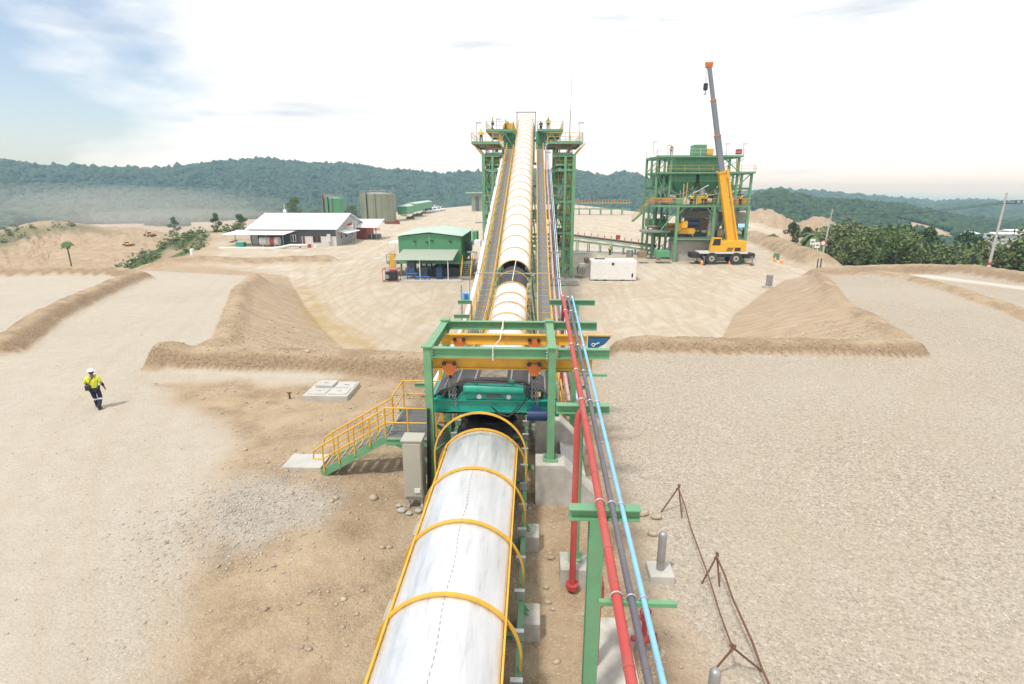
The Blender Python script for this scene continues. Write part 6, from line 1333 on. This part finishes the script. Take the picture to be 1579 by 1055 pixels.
c = P(622, 334, ZY); o = copy_tree(car0); place(o, (c.x, c.y, zat(c.x, c.y)), -1.2, 1.1, 'single white vehicle parked beside the foot of the olive tank', 'white cars parked at the back of the yard')
GHy = 300; A, B_ = D(727, 299, GHy), D(744, 322, GHy); T = thing('guard_house', ((A.x+B_.x)/2, GHy, B_.z), 'pale olive block house with flat canopy left of the tower', 'building')
MB().b2((A.x, GHy, ZY-.5), (B_.x+2, GHy+7, A.z)).build('wall', 'tank_olive', T); MB().b2((A.x-3, GHy-1.5, A.z+.3), (B_.x+3, GHy+8, A.z+.7)).build('roof', 'green_pale', T); a, b = D(733, 303, GHy-.1), D(739, 322, GHy-.1); MB().b2((a.x, GHy-.1, ZY), (b.x, GHy-.02, a.z)).build('door', 'dark_wall', T)
for i, (px, v, w, mt) in enumerate(((641, 334, 2.5, 'rust'), (648, 333, 2, 'dark_wall'), (633, 338, 3, 'rust'), (605, 346, 5, 'redwood'), (654, 330, 2, 'wood'))):
    c = P(px, v, ZY); tag(MB().box((c.x, c.y, zat(c.x, c.y)+.4), (w, 1.2, .9)).box((c.x+w*.3, c.y, zat(c.x, c.y)+1.0), (w*.3, .8, .5)).build('scrap_pile', mt, at=(c.x, c.y, ZY)), f'{["rusty heap right of the small white vehicle", "dark machine scrap before the parked cars", "rusty scrap heap by the nearest green shed", "dark red low barrier at the foot of the olive tank", "brown crate pile nearest the parked cars"][i]}', 'scrap')
# ---------------------------------------------------------------- things around the tower and plant feet
CT = thing('container', (10.5, 74.5, ZY), 'white refrigerated shipping container standing on the yard right of the tower', 'container')
MB().b2((7.6, 73.4, ZY+.12), (13.6, 75.8, ZY+2.7)).build('body', 'white', CT, bevel=.03)
m = MB()
for i in range(26): x = 7.8+i*.225; m.box((x, 73.39, ZY+1.42), (.08, .05, 2.3))
m.build('corrugation', 'white', CT); MB().b2((10.35, 73.34, ZY+2.1), (10.65, 73.42, ZY+2.4)).build('vent', 'black', CT); MB().b2((13.0, 73.33, ZY+.5), (13.2, 73.42, ZY+1.0)).build('label_plate', 'black', CT)
for x in (8.1, 9.3, 11.6): MB().b2((x, 73.33, ZY+.02), (x+.5, 73.5, ZY+.16)).build('fork_pocket', 'black', CT)
MB().b2((7.55, 73.5, ZY+.2), (7.6, 75.7, ZY+2.6)).build('refrigeration_end', 'stone_grey', CT); MB().b2((8.2, 74.4, ZY+2.7), (9.6, 75.2, ZY+2.78)).build('roof_sheet', 'black', CT)
eq('concrete_box', 891, 903, 413, 423, 75.8, 1.6, 'stone_grey', 'grey concrete tub left of the white container', 'tub'); eq('junk_pile', 893, 902, 407, 413, 76.2, 1, 'white', 'white scrap heaped on the grey concrete tub', 'scrap')
eq('wooden_crate', 902, 910, 399, 406, 84, 1.5, 'wood', 'small brown wooden crate behind the left end of the white container', 'crate')
eq('round_tank', 967, 977, 386, 397, 92, 1.2, 'steel_grey', 'small rounded grey tank on the pale slab by the plant', 'tank', True)
eq('wire_basket', 985, 997, 388, 398, 91, 1.4, 'wood', 'tan crate cage right of the small grey tank', 'crate')
eq('green_skip', 1012, 1033, 387, 397, 91, 2, 'green_wall', 'green steel skip box in front of the plant', 'skip')
eq('stone_slab', 864, 893, 433, 440, 69.5, 1.5, 'stone_grey', 'stack of grey slabs at the foot of the tower right corner', 'slab')
a, b, c, d = P(885, 392, ZY), P(985, 392, ZY), P(985, 385, ZY), P(885, 385, ZY)
o = MB().prism([(p.x, p.y, ZY-.1) for p in (a, b, c, d)], (0, 0, .22)).build('concrete_apron', 'concrete_pale'); o['kind'] = 'structure'
for i, (px, v) in enumerate(((1195, 404), (1205, 406), (1082, 409), (1125, 408), (1193, 397))):
    c = P(px, v, ZY); z = zat(c.x, c.y); T = thing('traffic_cone', (c.x, c.y, z), ('orange traffic cone left of the small board on the dirt road', 'orange traffic cone right of the small board on the dirt road', 'orange traffic cone below the front end of the crane', 'orange traffic cone in front of the crane rear wheel', 'orange traffic cone farthest up the dirt road')[i], 'cone', 'traffic cones')
    MB().tube([(c.x, c.y, z+.04), (c.x, c.y, z+.9)], [.24, .05], 10).build('cone', 'hivis_orange', T); MB().box((c.x, c.y, z+.02), (.6, .6, .05)).build('base', 'hivis_orange', T); MB().tube([(c.x, c.y, z+.45), (c.x, c.y, z+.6)], [.165, .13], 10).build('band', 'white', T)
c = P(1197, 401, ZY); tag(MB().bar((c.x, c.y, c.z+.1), (c.x+.1, c.y+.3, c.z+1.1), 1.0, .06, up=(0, 1, 0)).build('board', 'green_dark', at=c), 'small dark leaning board between the cones on the dirt road', 'board')
c = P(1185, 444, ZY); T = thing('marker_cairn', c, 'grey concrete marker post on a round base at the edge of the right slope', 'marker'); z = zat(c.x, c.y)
MB().tube([(c.x, c.y, z-.2), (c.x, c.y, z+.25)], .75, 14).build('base', 'concrete', T); MB().box((c.x, c.y, z+.95), (.62, .62, 1.4)).build('post', 'steel_grey', T, bevel=.06)
# ---------------------------------------------------------------- poles, wires, signs
def ppole(base, top, label, arms=1, post_r=.16):
    T = thing('utility_pole', base, label, 'utility pole', 'utility poles along the road'); MB().tube([base-Vector((0, 0, .4)), top], [post_r, post_r*.6], 12).build('pole', 'pole', T, smooth=True)
    c = base.lerp(top, .87); MB().bar(c+Vector((-.2, 0, 0)), c+Vector((1.6, -.3, 0)), .1).build('crossarm', 'dark_wall', T)
    for t in (.15, .7, 1.0): q_ = c+Vector((-.2+1.8*t, -.3*t, .05)); MB().tube([q_, q_+Vector((0, 0, .3))], .07, 8).build('insulator', 'dark_wall', T)
    return T, c
b1 = P(1523, 417, .1); b1.z = zat(b1.x, b1.y); T1, c1 = ppole(b1, D(1553, 297, b1.y), 'near concrete utility pole leaning right at the right edge of the picture')
rb_ = MB()
for k, mt in enumerate(('red', 'white', 'red')):
    MB().tube([b1.lerp(D(1553, 297, b1.y), .055+.035*k), b1.lerp(D(1553, 297, b1.y), .088+.035*k)], .19, 12).build('painted_band', mt, T1)
for i, (dx, dy) in enumerate(((-2.3, -.3), (-1.4, .6), (-.3, -1.2), (.9, .3))):
    x, y = b1.x+dx, b1.y+dy; z = zat(x, y); tag(MB().tube([(x, y, z-.1), (x+.12, y, z+2.1)], .09, 10).build('guard_post', 'black', at=(x, y, z), smooth=True), f'black steel guard post beside the near leaning pole, {["leftmost", "second from left", "third from left", "rightmost"][i]} of four', 'guard post', 'black posts guarding the pole')
b2_ = D(1267, 399, 98); b2_.z = zat(b2_.x, 98); T2, c2 = ppole(b2_, D(1284, 323, 98), 'farther utility pole behind the road signs')
b3 = P(1199, 350, -8); T3, c3 = ppole(Vector((120, 175, zat(120, 175))), Vector((121, 175, zat(120, 175)+11)), 'distant utility pole in front of the bare earth mound')
for i, (o1, o2) in enumerate(((.15, .15), (.7, .7), (1., 1.))):
    p_, q_ = c1+Vector((-.2+1.8*o1, -.3*o1, .35)), c2+Vector((-.2+1.8*o2, -.3*o2, .35)); r_ = q_+(q_-p_)*.0
    tag(MB().tube([p_.lerp(q_, t)-Vector((0, 0, 1.6*4*t*(1-t)*.4)) for t in np.linspace(0, 1, 14)], .022, 4).build('power_line', 'dark_wall', at=p_), f'sagging black power line between the two utility poles, {["lowest left", "middle", "rightmost"][i]} wire', 'wire', 'power lines')
    tag(MB().tube([p_, p_+Vector((30, -14, 1.0))], .022, 4).build('power_line', 'dark_wall', at=p_), f'power line leaving the near pole to the right, {["first", "middle", "last"][i]} wire', 'wire', 'power lines')
def sign(px, v0, v1, Y, mt, label, rnd=False):
    a, b = D(px, v0, Y), D(px, v1, Y); a.z = zat(a.x, Y); T = thing('road_sign', a, label, 'sign', 'road signs at the bend'); MB().tube([a, b], .05, 6).build('post', 'white', T)
    if rnd: MB().tube([b+Vector((0, -.08, 0)), b+Vector((0, -.04, 0))], .5, 16).build('sign_plate', mt, T); MB().tube([b+Vector((0, -.1, 0)), b+Vector((0, -.085, 0))], .32, 16).build('sign_face', 'white', T)
    else: MB().box(b+Vector((0, -.06, 0)), (.8, .04, .9)).build('sign_plate', mt, T); MB().box(b+Vector((0, -.09, 0)), (.5, .02, .18)).build('sign_face', 'dark_wall', T)
sign(1253, 393, 373, 92, 'white', 'leftmost white rectangular road sign at the bend'); sign(1260, 393, 378, 90, 'white', 'lower white rectangular road sign next to the round red one'); sign(1269, 394, 375, 92, 'red', 'round red bordered road sign at the bend', True)
for i, px in enumerate((1262, 1267)): a = D(px, 398, 86); z = zat(a.x, 86); tag(MB().tube([(a.x, 86, z), (a.x, 86, z+1.5)], .08, 8).build('black_post', 'black', at=(a.x, 86, z)), ('left', 'right')[i]+' of two short black posts below the round road sign', 'post')
# far roofs in the valley
for i, (px0, px1, v0, v1, Y, mt, lb) in enumerate(((1536, 1579, 357, 362, 330, 'roof_white', 'long white roofed shed among the trees at the right edge'), (1556, 1592, 354, 357, 370, 'white', 'farther white roof at the right edge of the valley'), (1497, 1512, 356, 361, 345, 'roof_white', 'small pale roof left of the long white shed'), (1140, 1156, 341, 352, 150, 'pipe_blue', 'small light blue cabin behind the right corner of the plant'))):
    A, B_ = D(px0, v0, Y), D(px1, v1, Y); z = min(zat((A.x+B_.x)/2, Y), B_.z-2); T = thing('valley_shed', ((A.x+B_.x)/2, Y, z), lb, 'shed')
    MB().b2((A.x+.5, Y+1, z), (B_.x-.5, Y+9, B_.z)).build('wall', 'white_wall', T); MB().prism([(A.x, Y, B_.z), (B_.x, Y, B_.z), (B_.x, Y+5, B_.z+.7), (A.x, Y+5, B_.z+.7)], (0, 0, .3)).build('roof', mt, T)
# tiny excavators on the left earthworks
for i, (px, v, Y) in enumerate(((238, 386, 190), (203, 395, 170))):
    c = D(px, v, Y); z = zat(c.x, Y); T = thing('excavator', (c.x, Y, z), ('distant orange excavator working on the left earth mound', 'small yellow excavator lower down on the left earth mound')[i], 'excavator'); s = (.42, .32)[i]
    MB().box((c.x, Y-1, z+.5*s), (4*s, .6, .9*s)).build('track', 'black', T); MB().box((c.x, Y+1.2, z+.5*s), (4*s, .6, .9*s)).build('track', 'black', T); MB().box((c.x, Y, z+1.8*s), (3.4*s, 2.4, 1.6*s)).build('body', ('box_orange', 'yellow')[i], T, bevel=.1); MB().box((c.x-.9*s, Y-.6, z+3*s), (1.3*s, 1.2, 1.2*s)).build('cab', 'dark_glass', T)
    MB().bar((c.x-1.4*s, Y, z+2.2*s), (c.x-4.2*s, Y, z+4.4*s), .4*s).bar((c.x-4.2*s, Y, z+4.4*s), (c.x-6*s, Y, z+1.6*s), .35*s).build('arm', ('box_orange', 'yellow')[i], T); MB().box((c.x-6*s, Y, z+1.1*s), (1.1*s, 1.0, 1.0*s)).build('bucket', 'black', T, bevel=.1)
# ---------------------------------------------------------------- people on the structures
folk = [((742, 218, 76), 'person in yellow leaning on the lowest left deck of the tower', 'hivis', 'lean', .2), ((760, 205, 86), 'person in yellow walking along the upper left deck of the tower', 'hivis', 'walk', 2.0), ((780, 204, 88), 'person in yellow beside the drive unit on the tower', 'hivis', 'stand', 1.2),
        ((845, 204, 86), 'person in yellow at the railing of the upper right tower deck', 'hivis', 'stand', 3.0), ((864, 284, 78), 'person in dark clothes on the middle right landing of the tower', 'trouser', 'stand', 2.6), ((862, 352, 78), 'person in dark clothes low on the tower stair', 'trouser', 'walk', 2.6), ((834, 205, 90), 'person crouched at the upper right deck beside the hood', 'trouser', 'lean', 2.6)]
decks = {0: 14.94, 1: 17.44, 2: 17.44, 3: 17.44, 4: 9.84, 5: 1.84, 6: 17.44}
for i, ((px, v, Y), lb, sh, po, rz) in enumerate(folk):
    c = D(px, v, Y); person((c.x, Y, decks[i]), rz, lb, sh, pose=po, hat=('white', 'yellow')[i % 2], detail=False, group='people working on the tower')
folk = [((1035, 238, 99), ZT+.04, 'person in orange standing on the roof deck of the plant', 'hivis_orange', 3.0), ((1066, 314, 94.3), Z3_+.04, 'person in yellow on the middle plant deck left of the pump', 'hivis', 0.3), ((1083, 314, 94), Z3_+.04, 'person in yellow beside the pump on the middle plant deck', 'hivis', 1.), ((1088, 314, 94.2), Z3_+.04, 'second person in yellow close beside the first one at the plant pump', 'hivis', 2.), ((1141, 317, 94), Z3_+.04, 'person in yellow at the right orange box of the plant', 'hivis', 2.), ((1147, 352, 94.5), Z4+.04, 'person in dark with red helmet low at the right end of the plant', 'trouser', 2.), ((941, 378, 103), None, 'person in yellow standing by the low yard conveyor', 'hivis', .4)]
for i, ((px, v, Y), z, lb, sh, rz) in enumerate(folk):
    c = D(px, v, Y); person((c.x, Y, z if z is not None else zat(c.x, Y)), rz, lb, sh, hat=('white', 'red', 'yellow')[i % 3], detail=False, group='people working at the plant')
# ---------------------------------------------------------------- trees
def leaf_crown(blobs, n, ls, seed):
    g = np.random.default_rng(seed); w = np.array([b[3]**2 for b in blobs]); w /= w.sum(); idx = g.choice(len(blobs), n, p=w); B = np.array(blobs)[idx]
    d = g.normal(size=(n, 3)); d /= np.linalg.norm(d, axis=1)[:, None]; rr = (.55+.5*g.random(n)**.6)[:, None]; c = B[:, :3]+d*rr*B[:, 3:4]*np.array([1, 1, .8])
    u = g.normal(size=(n, 3)); u /= np.linalg.norm(u, axis=1)[:, None]; v = np.cross(u, g.normal(size=(n, 3))); v /= np.linalg.norm(v, axis=1)[:, None]; s = (ls*(.6+.8*g.random(n)))[:, None]
    V = np.stack([c-u*s, c+v*s*.6, c+u*s, c-v*s*.6], 1).reshape(-1, 3); return V
def make_tree(name, h, cw, seed, mt, n=1500, ls=.2, trunk=.18, low=.35, label='tree', nb=16):
    g = np.random.default_rng(seed); T = thing(name, (0, 0, 0), label, 'tree'); bl = []; tr = MB()
    tr.tube([(0, 0, -.5), (g.normal()*.15, g.normal()*.15, h*.5), (g.normal()*.3, g.normal()*.3, h*.9)], [trunk, trunk*.7, trunk*.2], 7)
    for i in range(nb):
        z = h*(low+(1-low)*g.random()**.8); a = g.random()*2*PI; k = math.sin(PI*min(1, max(.12, (z/h-low)/(1-low)*.85+.12))); r = cw/2*k*(.4+.6*g.random()); x, y = r*math.cos(a), r*math.sin(a)
        bl.append((x, y, z, cw*.13+cw*.12*g.random())); tr.tube([(0, 0, z*.72), (x*.6, y*.6, z*.92), (x, y, z)], [trunk*.4, trunk*.25, trunk*.08], 5)
    tr.build('trunk', 'bark', T, smooth=True); V = leaf_crown(bl, n, np.full(n, ls), seed); me = bpy.data.meshes.new('crown'); me.from_pydata(V.tolist(), [], [(4*i, 4*i+1, 4*i+2, 4*i+3) for i in range(n)]); me.update(); me.materials.append(M[mt])
    o = bpy.data.objects.new('crown', me); COL.objects.link(o); o.parent = T; return T
TG = 'trees in the belt beyond the right roadside berm'
protos = [make_tree('broadleaf_tree', 9, 6.5, 11, 'leaf', 2800), make_tree('broadleaf_tree', 11, 6, 12, 'leaf_dark', 3000), make_tree('slender_tree', 12, 3.8, 13, 'leaf', 2200, low=.3), make_tree('bushy_tree', 6, 7, 14, 'leaf_light', 2500, low=.12), make_tree('bushy_tree', 7, 7, 15, 'leaf', 2600, low=.12)]
lb = ['rounded mid green tree in the belt beyond the right roadside berm', 'tall dark green tree in the belt beyond the right roadside berm', 'slender upright tree in the belt beyond the right roadside berm', 'low pale green bushy tree in the belt beyond the berm', 'low mid green bushy tree in the belt beyond the berm']
used = [False]*5; r3 = random.Random(11); cnt = 0
def plant(k, x, y, z, sc, label=None, group=TG):
    o = protos[k] if not used[k] else copy_tree(protos[k]); used[k] = True
    return place(o, (x, y, z), r3.random()*6.28, (sc*r3.uniform(.9, 1.1), sc*r3.uniform(.9, 1.1), sc), label or lb[k], group)
e1, e2 = px2([(1262, 399)], -1.5)[0], (62, 58)
tries = 0
while cnt < 150 and tries < 9000:
    tries += 1; az = r3.uniform(.485, .86); r = 78+110*r3.random()**1.1; x, y = r*math.sin(az), r*math.cos(az)
    z, d, f, e, t = height(np.array([x]), np.array([y]), False)
    if e[0] < 7 or (.655 < az < .70 and r > 95) or (az < .50 and r > 130) or z[0] > 1: continue
    k = r3.choices(range(5), (3, 4, 2, 3, 3))[0] if e[0] > 14 else r3.choice((3, 4))
    px_top = {0: 9, 1: 11, 2: 12, 3: 6, 4: 7}[k]; zt = z[0]; sc = r3.uniform(.8, 1.25)
    elev = (zt+px_top*sc-H)/r                       # keep the belt's skyline where the photo has it
    lim = -.050-.014*r3.random()
    sc = min((lim*r+H-zt)/px_top, r3.uniform(.8, 1.5))
    if sc < .5: continue
    plant(k, x, y, zt-.2, sc); cnt += 1
for px, v0, v1, Y, k, s, lb2 in ((335, 330, 362, 150, 2, .8, 'thin grey green tree left of the office roof'), (372, 333, 362, 150, 0, .75, 'rounded grey green tree just left of the office roof'), (457, 308, 335, 175, 0, .8, 'lone tree behind the middle of the office roof'), (490, 325, 335, 175, 3, .6, 'low bush behind the office roof by the green tank'), (543, 318, 338, 200, 4, .7, 'bush between the green tank and the olive tank'), (270, 336, 356, 260, 2, .7, 'lone thin tree far out on the left valley floor'), (1218, 345, 396, 108, 1, 1.0, 'large dark tree left of the farther utility pole'), (1240, 352, 398, 112, 1, .9, 'dark tree right behind the road signs'), (1190, 362, 378, 120, 3, .7, 'pale low tree at the top of the roadside embankment'), (660, 312, 320, 300, 4, .6, 'bush behind the parked cars')):
    c = D(px, v1, Y); z = zat(c.x, Y); zt = D(px, v0, Y).z; hh = (9, 11, 12, 6, 7)[k]; plant(k, c.x, Y, min(z, c.z), max(.3, (zt-min(z, c.z))/hh), lb2, 'single trees and bushes around the site')
for k, u in enumerate(used):
    if not u: plant(k, 80, 90, zat(80, 90), .7)
def palm(px, v0, v1, Y, label, crown_r=2.2, lean=-.9):
    top = D(px, v0, Y); b = D(px+lean*-8, v1, Y); b.z = min(b.z, zat(b.x, Y)); T = thing('palm_tree', b, label, 'palm tree', 'palm trees'); MB().tube([b, b.lerp(top, .5)+Vector((.15, 0, 0)), top], [.2, .15, .12], 8).build('trunk', 'bark', T, smooth=True)
    g = random.Random(int(px)); m = MB()
    for i in range(16):
        a = i*2.4; L = crown_r*g.uniform(.8, 1.15); up_ = g.uniform(-.5, .8); dr = Vector((math.cos(a), math.sin(a), 0)); pts = [top+dr*L*t+Vector((0, 0, up_*L*t-.9*L*t*t)) for t in (0, .25, .5, .75, 1)]
        for p_, q_ in zip(pts[:-1], pts[1:]):
            sdv = Vector((-dr.y, dr.x, -.5)); w = .34
            m.add([p_, q_, q_+sdv*w, p_+sdv*w], [(0, 1, 2, 3)]); sdv = Vector((dr.y, -dr.x, -.5)); m.add([p_, q_, q_+sdv*w, p_+sdv*w], [(0, 1, 2, 3)])
    m.build('crown', 'leaf', T)
palm(102, 373, 415, 112, 'solitary thin stemmed palm on the left earth slope', 1.25); palm(1256, 362, 398, 100, 'drooping palm beside the road signs', 2.6, 0)
